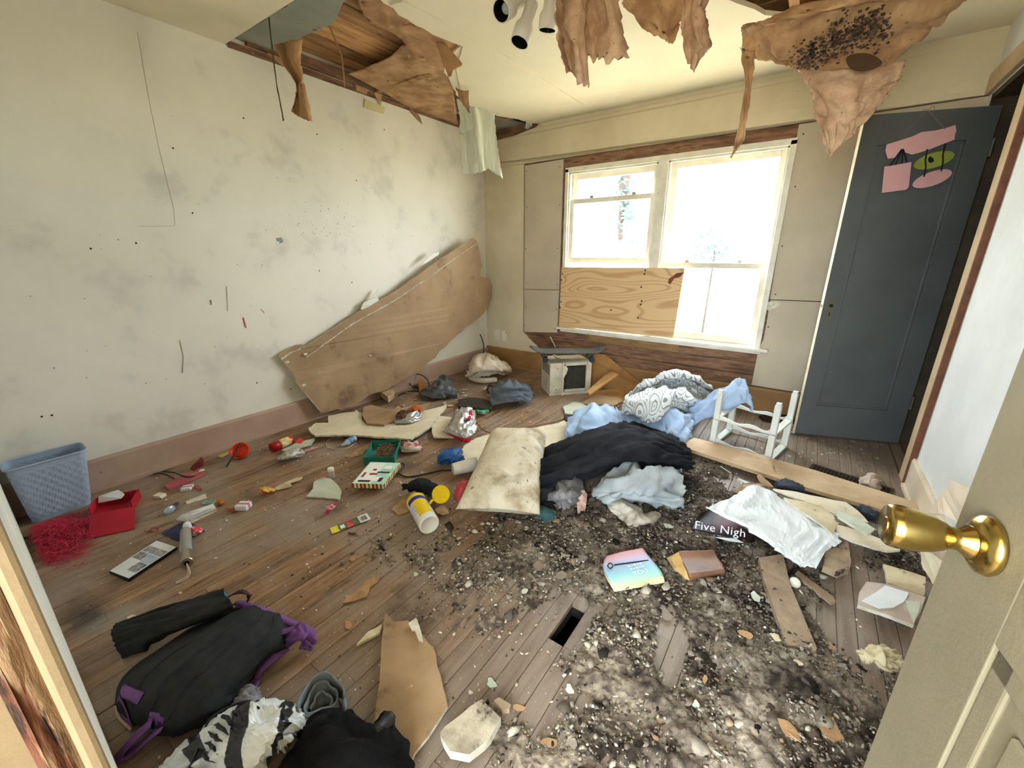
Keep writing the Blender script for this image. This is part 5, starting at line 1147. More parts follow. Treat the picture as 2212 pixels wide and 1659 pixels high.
o = MB().grid(gg).build('bag', zebra_mat(), zb, smooth=False, solid=.0015, fix=False, solid_off=0); with_uv(o, len(gg), len(gg[0]))
M_ink = mat('bag_ink', S(22,22,28), rough=.4)
bz = lambda u, v, h=.006: gg[int(v*(len(gg)-1))][int(u*(len(gg[0])-1))]+Vector((0,0,h))
for k in range(6):
    MB().tube([bz(.22+.05*k+.012*t, .34+.06*t-.03*k, .005) for t in range(5)], [.001,.004,.005,.004,.001], 5).build('print_stripe', M_ink, zb)
MB().tube(spline([bz(.16,.46), bz(.20,.30), bz(.36,.22), bz(.55,.24), bz(.62,.36)], 5), .003, 5).build('print_outline', M_ink, zb)
# rolled grey jeans
jr = thing('rolled_jeans', 'grey jeans leg rolled open next to the zebra bag', 'jeans', P(697,1540))
jc = P(698,1546); rows = []
for i in range(8):
    z = .004+.085*i/7; r = []
    for j in range(90):
        t = j/89; a = t*2*pi*2.6+.6; rad = .062*(1-.62*t)+.006*noise.noise(Vector((a*1.5, z*30, 2)))+.006*(i/7)*sin(a*3); r.append(jc+Vector((rad*cos(a)*1.05, rad*sin(a), z-.035*t*(i/7))))
    rows.append(r)
MB().grid(rows).build('rolled_leg', mat('grey_denim', S(142,150,158), S(112,120,128), sc=12, rough=.9, bump=.3, bsc=300), jr, smooth=True, solid=.004, fix=False)
cloth('black_clothes', 'black clothes heap with a glove at the bottom edge of the photo', 'clothes', [[[(660,1590,.04),(700,1556,.09),(745,1560,.09),(790,1580,.07),(835,1555,.06)],[(640,1630,.08),(700,1585,.16),(760,1590,.17),(810,1600,.14),(845,1580,.06)],[(620,1680,.06),(690,1640,.16),(760,1640,.18),(830,1640,.13),(872,1640,.04)],[(650,1750,.01),(710,1720,.05),(770,1710,.06),(840,1700,.05),(885,1680,.01)]]], mat('black_wool', S(16,16,17), S(28,28,29), sc=10, rough=.95, bump=.3, bsc=160, spec=.12), 7, .022, 3, 2.5, 11, .006, warp=.8)
MB().tube(spline([P(798,1592,.15), P(818,1576,.15), P(834,1560,.13), P(838,1556,.11)], 5), [.016]*12+[.02,.021,.02,.012], 8).build('glove_finger', mat('black_leather2', S(26,25,25), S(40,38,37), sc=30, rough=.5, bump=.2), smooth=True, label='worn black leather glove finger pointing up from the black heap', cat='glove')

# ------------------------------------------------------------------ brown drywall plank and plaster chunk
slab('drywall_piece', 'long brown drywall plank lying on bare floor in the foreground', 'drywall', [(832,1322),(850,1343),(881,1340),(905,1362),(924,1389),(936,1398),(952,1460),(967,1524),(952,1549),(925,1590),(896,1625),(885,1652),(862,1640),(844,1600),(810,1561),(820,1472),(827,1365)], .02, .012, M_paperd, .003, 8, side=M_gyp)
slab('plaster_flake', 'white torn plaster strip on top end of the brown drywall plank', 'flake', [(882,1346),(899,1334),(906,1352),(914,1386),(905,1384),(896,1362),(890,1362)], .032, .004, mat('flake_white', S(230,222,204), S(206,194,172), sc=20, rough=.9, c3=S(120,104,86), sc3=30, t3=.68), .002, 3)
slab('plaster_flake', 'yellowish plaster sliver just left of the brown drywall plank', 'flake', [(826,1348),(820,1366),(770,1392),(782,1378),(795,1364),(812,1356)], .014, .010, mat('flake_yellow', S(222,210,176), S(190,176,140), sc=20, rough=.9, c3=S(100,84,60), sc3=30, t3=.66), .003, 4)
slab('plaster_chunk', 'dirty broken plaster chunk right of the brown drywall plank', 'plaster', [(951,1582),(960,1570),(1000,1540),(1040,1510),(1052,1522),(1082,1550),(1060,1590),(1047,1604),(1013,1630),(972,1622),(958,1600)], .045, .03, mat('dirty_plaster', S(196,184,160), S(150,136,116), sc=12, rough=.95, bump=.4, bsc=40, c3=S(70,58,48), sc3=20, t3=.6, w3=.08), .006, 4, side=M_gyp)
slab('brick_scrap', 'small brown wood chip above the plaster chunk', 'wood', [(1067,1512),(1078,1506),(1104,1522),(1100,1530),(1084,1532)], .03, .02, M_weath, .002, 3)

# ------------------------------------------------------------------ blue basket
def rrect(x0, x1, y0, y1, r, n=6):
    out = []
    for cx, cy, a0 in ((x1-r,y1-r,0),(x0+r,y1-r,pi/2),(x0+r,y0+r,pi),(x1-r,y0+r,3*pi/2)):
        out += [(cx+r*cos(a0+pi/2*i/n), cy+r*sin(a0+pi/2*i/n)) for i in range(n+1)]
    return out
bs = thing('storage_basket', 'light blue plastic basket with woven texture against the left wall', 'basket', (-2.94,.12,0))
bh = zat(166,972,P(192,1088)); ya, yb = .012, P(195,1092).y+.01; xf = P(195,1092).x
def bring(t, grow=0.0):
    x0 = XL+.034-.0*t; x1 = xf-.012+.028*t+grow; y0 = ya-.018*t+.02-grow; y1 = yb+.042*t+grow
    return [Vector((x, y, bh*t)) for x, y in rrect(max(x0, XL+.02), x1, y0, y1, .03)]
def weave_mat():
    m = mat('basket_plastic', S(162,176,196), S(150,164,186), sc=5, rough=.5); nt = m.node_tree; N = nt.nodes; L = nt.links; b = N['Principled BSDF']
    return m
nr = 44; loops = [bring(i/nr) for i in range(nr+1)]; n = len(loops[0])
# resample each loop evenly, then emboss the weave
def resamp(l, k):
    d = [0]; 
    for i in range(len(l)): d.append(d[-1]+(l[(i+1) % len(l)]-l[i]).length)
    out = []; j = 0
    for q_ in range(k):
        s = d[-1]*q_/k
        while d[j+1] < s: j += 1
        out.append(l[j].lerp(l[(j+1) % len(l)], (s-d[j])/max(1e-9, d[j+1]-d[j])))
    return out
K = 132; rows = []
for i, l in enumerate(loops):
    r = resamp(l, K); c = sum(r, Vector())/K; o_ = []
    for j, p in enumerate(r):
        e = 0
        if 3 < i < nr-4:
            e = .0022*(1 if ((j//3+i//3) % 2) else 0)
        d_ = (p-c); d_.z = 0; o_.append(p+d_.normalized()*e)
    rows.append(o_)
m = MB(); fs = []
for i in range(nr):
    for j in range(K): fs.append((i*K+j, i*K+(j+1) % K, (i+1)*K+(j+1) % K, (i+1)*K+j))
fs.append(tuple(range(K))[::-1])
m.add([p for r in rows for p in r], fs); m.build('body', weave_mat(), bs, solid=.003, fix=False)
rim = resamp(bring(1.0, .004), 80); MB().tube(rim+[rim[0]], .005, 8, caps=False).build('rim', weave_mat(), bs, smooth=True)

# ------------------------------------------------------------------ red box, paper, shreds
M_red = mat('red_card', S(186,30,50), S(164,22,42), sc=6, rough=.6, c3=S(214,110,116), sc3=8, t3=.70, w3=.05)
rbx = thing('red_box', 'open red cardboard box with front flap folded down', 'box', P(250,1115))
q1, q2, q3, q4 = P(213,1094), P(306,1074), P(292,1098), P(197,1116)
def wallq(a, b, h, t=.003): 
    a = Vector(a); b = Vector(b); n = (b-a).cross(Vector((0,0,1))).normalized()*t
    return MB().prism([a, b, b+Vector((0,0,h)), a+Vector((0,0,h))], n)
wallq(q1, q2, .05).build('back_wall', M_red, rbx); wallq(q2, q3+(q3-q2)*.2, .055).build('side_wall', M_red, rbx); wallq(q4, q1, .05).build('side_wall', M_red, rbx)
MB().prism([q1, q2, q3, q4], (0,0,.003)).build('base', M_red, rbx)
MB().prism(pts3([(195,1112,.045),(292,1094,.048),(291,1141,.008),(190,1164,.006)], 0), (0,0,-.003)).build('front_flap', M_red, rbx)
slab('white_paper', 'folded white paper sticking up behind the red box', 'paper', [(212,1086,.03),(213,1072,.06),(240,1062,.07),(256,1058,.07),(269,1067,.05),(262,1076,.04)], .05, .003, M_post)
M_shred = mat('red_shred', S(176,24,56), S(206,58,84), sc=30, rough=.7)
rn = random.Random(5); m = MB()
for i in range(2600):
    t = rn.random(); a = rn.gauss(0, 1); b_ = rn.gauss(0, 1)
    c = P(112+48*a, 1168+24*b_-.30*48*a, 0); hgt = .075*math.exp(-(a*a+b_*b_)/1.6)*rn.random()
    if c.x < -2.98 or c.y < .02: continue
    x0, y0 = to_px(c.x, c.y, 0)
    if not (20 < x0 < 205 and 1095 < y0 < 1240) or (x0 < 195 and y0 < 1150-.35*(x0-50)): continue
    an = rn.uniform(0, pi); l = rn.uniform(.02, .05); w_ = .0017
    d_ = Vector((cos(an), sin(an), 0)); s = Vector((-d_.y, d_.x, 0))*w_; r1 = []; r2 = []
    for k in range(5):
        u = k/4-.5; p = c+d_*(l*u)+Vector((0,0,.004+hgt+.012*(.25-u*u)*rn.uniform(.5,2)))+s*(6*sin(k*2.1+i))
        r1.append(p-s); r2.append(p+s+Vector((0,0,.0008*sin(k*1.7))))
    m.grid([r1, r2])
m.build('paper_shreds', M_shred, label='pile of shredded red paper spilling in front of the blue basket', cat='paper shreds', kind='stuff', fix=False)
slab('green_leaf_paper', 'dull green paper lying at left end of the red shreds', 'paper', [(22,1160),(58,1152),(88,1140),(96,1144),(60,1158),(30,1166)], .012, .003, mat('green_paper', S(110,112,86), S(150,150,80), sc=14, rough=.7))

# ------------------------------------------------------------------ small litter on the left
dv_ = thing('dvd_case', 'slim black case with white cover and grey photos', 'case', P(305,1208))
cz = .016
MB().prism(pts3([(235,1234),(338,1166),(383,1181),(277,1252)], cz-.001), (0,0,-.013)).build('case', mat('case_black', S(20,20,22), rough=.35), dv_, bevel=.002)
MB().prism(pts3([(237,1233),(338,1167.5),(381,1181.5),(278,1249)], cz), (0,0,-.001)).build('cover', M_post, dv_)
def quad_on(c, u0, u1, v0, v1):  # c: four pixel corners
    f = lambda u, v: tuple((c[0][k]*(1-u)+c[1][k]*u)*(1-v)+(c[3][k]*(1-u)+c[2][k]*u)*v for k in (0,1))
    return [f(u0, v0), f(u1, v0), f(u1, v1), f(u0, v1)]
cv = [(237,1233),(338,1167.5),(381,1181.5),(278,1249)]
M_ph = mat('photo_grey', S(96,90,92), S(176,172,172), sc=60, rough=.4, lo=.35, hi=.65); M_phb = mat('photo_blue', S(150,170,190), S(176,192,206), sc=50, rough=.4)
for (u0, u1, v0, v1), mt in (((.46,.66,.04,.46),M_ph),((.68,.84,.04,.55),M_ph),((.68,.84,.58,.96),M_ph),((.44,.66,.5,.98),M_phb),((.16,.42,.52,.95),M_ph)):
    MB().prism(pts3(quad_on(cv, u0, u1, v0, v1), cz+.0006), (0,0,-.0008)).build('photo', mt, dv_)
# clear tube lamp with steel base
tl = thing('tube_lamp', 'clear plastic cylinder with steel base and wire loop', 'lamp', P(402,1190))
a = P(401,1146,.024); b = P(402,1196,.024); c = P(403,1216,.024); dd = (c-a).normalized(); aa = dd.orthogonal().normalized()
TM = frame(a, aa, dd.cross(aa), dd); L1 = (b-a).length; L2 = (c-a).length
M_clear = mat('clear_plastic', S(176,172,168), S(160,156,152), sc=10, rough=.15, alpha=.72, spec=.6); M_steel = mat('brushed_steel', S(170,160,142), rough=.3, metal=.9)
MB(TM).lathe([(.0001,0),(.016,.001),(.021,.006),(.0225,.012),(.0225,L1)], 28).build('tube', M_clear, tl, smooth=True)
sbse = MB(TM).lathe([(.0225,L1-.004),(.024,L1),(.024,L2),(.022,L2+.003),(.011,L2+.003),(.011,L2-.006)], 28).build('base', M_steel, tl, smooth=False)
MB(TM).lathe([(.0105,L2+.001),(.0001,L2+.001)], 20).build('socket', M_gap, sbse)
e0 = a+dd*(L2+.004)
MB().tube(spline([e0, P(407,1232,.02), P(404,1244,.008), P(392,1252,.004), P(380,1258,.006)], 6), .0025, 6).build('wire', M_cablew, tl, smooth=True)
MB().tube(spline([e0+Vector((.004,0,0)), P(410,1234,.02), P(408,1244,.008), P(396,1254,.004), P(380,1260,.006)], 6), .0025, 6).build('wire', M_cablew, tl, smooth=True)
slab('napkin', 'dark navy blue card under the end of the clear tube', 'card', [(348,1152),(392,1128),(408,1126),(442,1146),(420,1158),(392,1170),(372,1164)], .005, .003, mat('navy_card', S(52,54,88), S(40,42,72), sc=8, rough=.6), .001, 3)
MB().lathe([(.0001,0),(.012,.003),(.017,.012),(.017,.03),(.012,.042),(.0001,.046)], 18, frame(P(407,1146,.006), (1,0,0), (0,1,0), (0,0,1))).build('white_ball', mat('egg_white', S(222,222,220), rough=.4), smooth=True, label='white egg shaped knob resting on the navy card', cat='knob')
cloth('candy_wrapper', 'red and white candy wrapper on the navy card', 'wrapper', [[[(410,1144,.012),(420,1138,.025),(432,1142,.02),(436,1146,.01)],[(412,1150,.01),(422,1148,.03),(432,1150,.02),(437,1148,.01)],[(416,1156,.006),(424,1156,.012),(430,1154,.01),(434,1150,.008)]]], mat('candy_red', S(216,64,76), S(236,200,200), sc=60, rough=.4, lo=.5, hi=.56), 4, .006, 4, 4, 3, .001)
lb = thing('white_carton', 'long crushed white carton with a small printed label', 'carton', P(425,1105))
MB().prism(pts3([(380,1122,.006),(392,1112,.03),(402,1108,.035),(460,1088,.035),(466,1097,.03),(412,1122,.025),(405,1126,.006)], 0), (0,0,-.005)).build('top', M_post, lb)
MB().prism(pts3([(405,1124,.02),(466,1098,.03),(470,1103,.006),(412,1130,.004)], 0), (0,0,-.003)).build('side', M_cream, lb)
MB().prism(pts3([(412,1110,.0362),(458,1092,.0362),(461,1095,.0355),(416,1113,.0355)], 0), (0,0,-.001)).build('label', M_post, lb)
slab('banknote_tag', 'cream sticker strip with dark frames above the white carton', 'sticker', [(401,1083),(444,1066),(447,1076),(404,1089)], .003, .001, mat('cream_sticker', S(222,214,196), S(196,186,166), sc=40, rough=.6))
slab('banknote', 'small green and white printed note beside cream sticker', 'note', [(434,1090),(442,1078),(468,1080),(462,1090)], .003, .001, mat('green_note', S(150,166,146), S(96,118,98), sc=60, rough=.6))
MB().lathe([(.004,0),(.016,.004),(.020,.014),(.016,.026),(.006,.030),(.0001,.03)], 14, frame(P(478,1090,.0), (1,0,0), (0,1,0), (0,0,1))).build('copper_ornament', mat('copper', S(206,132,72), rough=.3, metal=.8), label='small copper ribbed ornament beside the white carton', cat='ornament')
bl = thing('light_bulb', 'silver round bulb with dark base lying on floor', 'bulb', P(370,1098))
MB().lathe([(.0001,-.022),(.014,-.018),(.021,-.006),(.021,.006),(.014,.018),(.008,.024)], 18, frame(P(366,1102,.021), (0,1,0), (0,0,1), (P(382,1090,.02)-P(366,1102,.02)).normalized())).build('globe', mat('silver_glass', S(176,184,190), rough=.2, metal=.4), bl, smooth=True)
MB().tube([P(371,1098,.02), P(382,1088,.014)], .011, 10).build('base', mat('dark_base', S(66,54,46), rough=.5), bl)
def carton(name, label, px, py, s, rz, mt, mt2=None):
    c = P(px, py); t = thing(name, label, 'carton', c); M = yawframe(c, rz)
    MB(M).bb((-s[0]/2,-s[1]/2,0),(s[0]/2,s[1]/2,s[2])).build('body', mt, t, bevel=.003)
    if mt2: MB(M).bb((-s[0]/2-.0006,-s[1]*.12,-.0),(s[0]/2+.0006,s[1]*.12,s[2]+.0008)).build('band', mt2, t)
    return t
carton('small_carton', 'tiny white carton with black spots near the left wall', 346, 1074, (.05,.035,.018), .4, mat('spot_carton', S(222,212,196), S(40,34,30), sc=50, rough=.6, lo=.6, hi=.64))
carton('small_carton', 'tiny pink and white carton near the pink watch strap', 405, 1057, (.05,.045,.018), .9, M_post, mat('pink_print', S(210,120,120), rough=.6))
carton('small_carton', 'white packet tied with pink ribbon right of copper ornament', 527, 1098, (.06,.05,.028), .6, M_post, mat('pink_band', S(214,108,120), rough=.6))
M_rs = mat('red_string', S(160,42,44), rough=.8)
for lab, pts in (('tangle of red string beside the pink and white carton', [(413,1058),(424,1054),(436,1058),(428,1050),(418,1052),(434,1062)]), ('frayed red string on floor between copper ornament and ribboned packet', [(492,1104),(505,1098),(515,1096),(500,1108),(512,1102),(488,1098)]), ('red string scraps on bare floor right of the red box', [(312,1146),(328,1150),(342,1144),(330,1140),(318,1152)])):
    MB().tube(spline([P(x, y, .004+.004*(i % 2)) for i, (x, y) in enumerate(pts)], 5), .0018, 5).build('red_string', M_rs, label=lab, cat='string')
# pink watch strap and maroon case by the wall
wt = thing('toy_strap', 'pink sparkly strap with round end lying by left baseboard', 'strap', P(400,1030))
MB().prism(pts3([(354,1048),(372,1036),(425,1014),(432,1010),(441,1012),(442,1020),(434,1026),(404,1040),(364,1056)], .016), (0,0,-.014)).build('strap', mat('pink_strap', S(176,92,92), S(160,78,80), sc=10, rough=.5), wt, bevel=.002)
MB().lathe([(.0001,.003),(.014,.003),(.016,0)], 18, frame(P(436,1016,.0162), (1,0,0), (0,1,0), (0,0,1))).build('end_cap', M_cream, wt)
for i in range(6): MB().box(P(414+4*i, 1026-1.8*i, .0175), (.004,.004,.003)).build('gem', mat('gem', S(226,214,206), rough=.2), wt)
slab('maroon_case', 'dark maroon leather case standing against left baseboard', 'case', [(410,1010,.02),(426,996,.05),(434,986,.06),(440,992,.05),(440,1002,.03),(416,1014,.015)], .04, .012, mat('maroon', S(110,34,36), rough=.5), bevel=.003)
cable('black wire crossing behind the pink strap by the baseboard', [(330,1025,.01),(342,1022,.02),(360,1026,.02),(376,1034,.02)], .003, M_cable)
cable('second thin black wire touching middle of the pink strap', [(352,1018,.01),(376,1021,.012),(384,1024,.018),(404,1030,.02),(420,1028,.02)], .003, M_cable)
# orange bucket lid, stick, bottle
ob_ = thing('orange_bucket', 'small bright orange plastic pail tipped over by the left baseboard', 'pail', P(520,978))
oc = P(519,968,.055); od = (CAM-oc); od.z = 0.25; od.normalize(); oa = od.orthogonal().normalized()
od = Vector((.55,-.45,.7)).normalized(); oa = od.orthogonal().normalized()
OM = frame(P(520,975,.045), oa, od.cross(oa), od)
M_or = mat('orange_plastic', S(236,74,32), S(222,62,26), sc=8, rough=.4)
MB(OM).lathe([(.0001,-.03),(.036,-.03),(.04,-.026),(.05,.014),(.054,.016),(.054,.02),(.049,.02),(.044,-.022)], 28).build('pail', M_or, ob_, smooth=True)
MB().tube(spline([P(494,975,.01), P(500,982,.012), P(515,986,.012), P(532,982,.014), P(540,968,.02)], 6), .004, 6).build('handle', M_or, ob_, smooth=True)
MB().tube([P(519,957,.10), P(505,984,.05), P(489,1008,.006)], .006, 6).build('dark_stick', mat('dark_wood_stick', S(64,44,36), rough=.7), label='thin dark stick leaning across the orange pail', cat='stick')
slab('paint_stirrer', 'flat yellowish wooden stick under the orange pail', 'stick', [(470,985),(498,972),(505,970),(506,974),(478,988)], .01, .004, mat('pale_stick', S(196,172,116), rough=.7))
bt = thing('orange_bottle', 'red orange plastic jar with printed label lying on its side', 'jar', P(605,962))
b0 = P(590,966,.032); b1 = P(634,948,.03); bd = (b1-b0); bl_ = bd.length; bd.normalize(); ba = bd.orthogonal().normalized(); BM_ = frame(b0, ba, bd.cross(ba), bd)
M_jar = mat('amber_red_plastic', S(186,50,24), S(166,38,16), sc=8, rough=.25, coat=.4)
MB(BM_).lathe([(.030,.03),(.031,bl_*.8),(.026,bl_*.95),(.0001,bl_)], 28).build('body', M_jar, bt, smooth=True)
MB(BM_).lathe([(.0001,-.012),(.027,-.012),(.031,-.008),(.034,.004),(.034,.024),(.031,.03),(.03,.034)], 28).build('lid', mat('red_lid', S(156,20,16), rough=.35), bt, smooth=True)
MB(BM_).lathe([(.0313,bl_*.30),(.0318,bl_*.32),(.0318,bl_*.74),(.0313,bl_*.76)], 28).build('label', mat('jar_label', S(214,176,96), S(232,208,190), sc=40, rough=.5, lo=.5, hi=.56), bt, smooth=True)
slab('red_petal', 'small bright red plastic piece right of the orange jar', 'plastic', [(637,955),(648,944),(656,952),(650,958)], .025, .02, mat('red_plastic', S(226,62,50), rough=.4), bevel=.004)
slab('plaster_flake', 'greenish grey plaster strip in front of the orange jar', 'flake', [(608,972),(640,956),(665,950),(680,946),(672,960),(650,966),(625,976)], .022, .008, M_plgreen, .003, 5)
cloth('plastic_bag', 'crumpled clear plastic bag with pink stick end', 'bag', [[[(602,990,.01),(618,978,.03),(635,972,.03),(650,972,.01)],[(602,994,.02),(620,988,.05),(640,980,.05),(654,976,.02)],[(606,998,.005),(622,996,.02),(640,990,.02),(652,984,.01)]]], mat('film', S(206,200,188), S(176,170,156), sc=30, rough=.25), 5, .014, 5, 4, 3, .001)
MB().tube([P(648,978,.012), P(686,966,.012)], .008, 8).build('pink_stick', mat('pink_plastic', S(206,140,140), rough=.4), label='pink plastic stick pointing right from clear plastic bag', cat='stick')
# bottle with cord
cb = thing('water_bottle', 'small clear bottle with blue label under the cream slab', 'bottle', P(755,954))
p0 = P(738,962,.02); p1 = P(768,947,.02); bd = (p1-p0); bl_ = bd.length; bd.normalize(); ba = bd.orthogonal().normalized(); BM_ = frame(p0, ba, bd.cross(ba), bd)
MB(BM_).lathe([(.0001,0),(.009,0),(.009,.02),(.012,.026),(.022,.045),(.023,bl_*.9),(.018,bl_),(.0001,bl_)], 20).build('body', mat('bottle_clear', S(190,206,222), rough=.12, alpha=.75, spec=.6), cb, smooth=True)
MB(BM_).lathe([(.0233,bl_*.45),(.0236,bl_*.47),(.0236,bl_*.82),(.0233,bl_*.84)], 20).build('label', mat('bottle_blue', S(110,140,186), S(84,104,140), sc=30, rough=.4), cb, smooth=True)
cable('thin pale cord looping around the small clear bottle', [(770,955,.006),(750,968,.006),(725,970,.006),(708,964,.006),(707,952,.006),(722,945,.01),(742,947,.01)], .0022, M_cablew)
slab('card_scrap', 'two small tan cards lying left of the teal box', 'card', [(744,985),(756,978),(770,984),(757,990)], .004, .002, mat('tan_card', S(186,156,116), S(140,110,78), sc=40, rough=.7))
slab('card_scrap', 'long tan paper strip touching the teal box', 'card', [(760,978),(784,973),(786,984),(770,985)], .005, .002, mat('tan_card', S(186,156,116)))
# teal box with twigs
tx = thing('teal_box', 'open teal gift box full of dry brown twigs', 'box', P(822,975))
M_teal = mat('teal_card', S(42,128,108), S(34,112,96), sc=6, rough=.6, c3=S(120,176,156), sc3=26, t3=.70, w3=.02); M_tealin = mat('teal_inner', S(70,156,158), S(52,130,128), sc=5, rough=.6)
t0, t1 = P(786,1006), P(853,1003); tu = (t1-t0); tw = tu.length; tu.normalize(); tvv = Vector((-tu.y, tu.x, 0)); td = .24; th_ = .055
TX = frame(t0, tu, tvv, (0,0,1))
MB(TX).bb((0,0,0),(tw,td,.003)).build('base', M_tealin, tx)
for a_, b_ in (((0,0,0),(tw,.003,th_)),((0,td-.003,0),(tw,td,th_)),((0,.003,0),(.003,td-.003,th_)),((tw-.003,.003,0),(tw,td-.003,th_))):
    MB(TX).bb(a_, b_).build('wall', M_teal, tx)
rn = random.Random(8); m = MB()
for i in range(150):
    c = TX @ Vector((tw*.58+rn.gauss(0,.028), td*.48+rn.gauss(0,.045), .012+rn.random()*.05)); an = rn.uniform(0, pi)
    c.z = max(c.z, .01); d_ = Vector((cos(an), sin(an), rn.uniform(-.25,.25)))*rn.uniform(.012,.03)
    m.tube([c-d_, c+Vector((rn.uniform(-.004,.004),rn.uniform(-.004,.004),.005)), c+d_], .0014, 4)
m.build('dry_twigs', mat('twig_brown', S(96,56,38), S(150,100,72), sc=60, rough=.8), label='tangle of thin dry brown twigs inside the teal box', cat='twigs', kind='stuff')
hl = thing('holiday_lid', 'mint green holiday box lid with striped rim', 'box lid', P(812,1030))
c4 = [(760,1044),(829,1046),(864,1000),(800,998)]
lz = .05
M_mint = mat('mint_print', S(150,208,180), S(196,226,208), sc=14, rough=.5, c3=S(240,244,236), sc3=34, t3=.66, w3=.02)
MB().prism(pts3(c4, lz), (0,0,-.003)).build('top', M_mint, hl)
cols = [mat('stripe_red', S(150,34,44), rough=.5), mat('stripe_cream', S(232,222,190), rough=.5), mat('stripe_green', S(110,130,52), rough=.5), mat('stripe_cream', S(232,222,190)), mat('stripe_red', S(150,34,44)), mat('stripe_gold', S(206,176,80), rough=.5)]
W3 = [P(x, y, lz) for x, y in c4]
for a_, b_, n_ in ((W3[0], W3[1], 16), (W3[1], W3[2], 20), (W3[2], W3[3], 12), (W3[3], W3[0], 20)):
    nn = (b_-a_).cross(Vector((0,0,1))).normalized()*.0012
    for i in range(n_):
        p_ = a_.lerp(b_, i/n_); q_ = a_.lerp(b_, (i+1)/n_)
        MB().prism([p_, q_, q_-Vector((0,0,.028)), p_-Vector((0,0,.028))], nn).build('rim_stripe', cols[i % 6], hl)
M_pw = mat('print_white', S(238,240,232), rough=.5); M_pr = mat('print_red', S(150,50,52), rough=.5); M_pb = mat('print_dark', S(50,40,40), rough=.5)
for (u0, u1, v0, v1), mt in (((.03,.55,.05,.98),M_pw),((.10,.18,.30,.52),M_pr),((.3,.55,.42,.5),M_pr),((.5,.9,.52,.58),M_pb),((.12,.5,.08,.17),M_pb),((.55,.75,.14,.34),M_pw),((.72,.84,.12,.3),M_pb),((.3,.42,.62,.7),M_pr),((.6,.85,.70,.86),M_pw)):
    MB().prism(pts3(quad_on(c4, u0, u1, v0, v1), lz+.0008+(.0004 if mt is not M_pw else 0)), (0,0,-.001)).build('print_patch', mt, hl)
# clear bag right of the teal box
cloth('clear_bag', 'clear plastic bag with pink and green print beside the teal box', 'bag', [[[(860,958,.01),(878,955,.03),(900,955,.02)],[(864,968,.02),(884,964,.05),(908,966,.02)],[(872,978,.005),(890,976,.02),(914,974,.005)]]], mat('print_film', S(176,90,92), S(190,176,164), sc=22, rough=.25, lo=.45, hi=.5), 6, .014, 4, 4, 5, .001)
# chip bags
M_foil = mat('foil', S(206,204,200), S(176,174,172), sc=16, rough=.32, metal=.6, bump=.5, bsc=30); M_foilr = mat('foil_red', S(190,28,44), rough=.35); M_foilo = mat('foil_orange', S(206,104,28), S(150,66,22), sc=20, rough=.35)
cb1 = thing('chip_bag', 'torn orange and black chip bag with silver inside on cream slab', 'chip bag', P(880,912,.05))
cloth('silver_side', None, None, [[[(858,898,.07),(875,897,.09),(895,890,.10),(908,884,.09)],[(852,912,.05),(872,908,.07),(893,902,.08),(911,896,.07)],[(856,917,.048),(876,916,.05),(895,912,.05),(911,902,.05)]]], M_foil, 6, .012, 6, 4, 3, .002, parent=cb1)
cloth('orange_side', None, None, [[[(880,886,.08),(892,877,.11),(904,876,.11),(911,884,.08)],[(884,890,.09),(895,884,.12),(906,884,.11),(912,890,.08)],[(878,894,.08),(894,890,.10),(906,888,.09),(912,894,.07)]]], M_foilo, 5, .006, 4, 4, 4, .002, parent=cb1)
cloth('dark_side', None, None, [[[(860,892,.07),(872,886,.09),(884,886,.09)],[(856,902,.07),(870,896,.10),(886,892,.10)],[(858,908,.06),(872,904,.08),(884,898,.08)]]], mat('foil_dark', S(60,38,30), S(110,74,54), sc=40, rough=.4), 5, .010, 4, 4, 5, .002, parent=cb1)
cb2 = thing('chip_bag', 'opened silver foil chip bag with red edges behind the pillow', 'chip bag', P(998,925))
cloth('foil_sheet', None, None, [[[(990,888,.08),(1002,885,.11),(1014,886,.11),(1022,890,.08)],[(978,908,.07),(996,904,.13),(1010,906,.11),(1024,908,.08)],[(966,926,.05),(990,926,.09),(1008,928,.09),(1026,922,.07)],[(960,934,.03),(985,942,.05),(1005,948,.05),(1024,936,.05)]]], M_foil, 7, .026, 6, 5, 4, .002, parent=cb2, warp=1.0)
cloth('red_hem', None, None, [[[(958,932,.035),(980,942,.05),(1000,948,.05),(1018,946,.045)],[(960,936,.015),(980,947,.02),(1002,955,.02),(1014,957,.012)]]], M_foilr, 5, .004, 6, 3, 3, .002, parent=cb2)
cloth('red_corner', None, None, [[[(1010,890,.11),(1018,888,.12),(1024,892,.10)],[(1004,908,.12),(1014,906,.13),(1020,902,.10)]]], M_foilr, 5, .004, 4, 3, 3, .002, parent=cb2)
cloth('green_packet', 'small green snack packet in front of the black strap', 'packet', [[[(1028,884,.02),(1042,886,.03),(1056,884,.02)],[(1030,890,.03),(1042,890,.045),(1056,888,.03)],[(1030,895,.005),(1044,896,.01),(1054,893,.01)]]], mat('green_foil', S(40,140,88), S(190,206,196), sc=24, rough=.35, lo=.55, hi=.6), 5, .005, 3, 3, 4, .002)
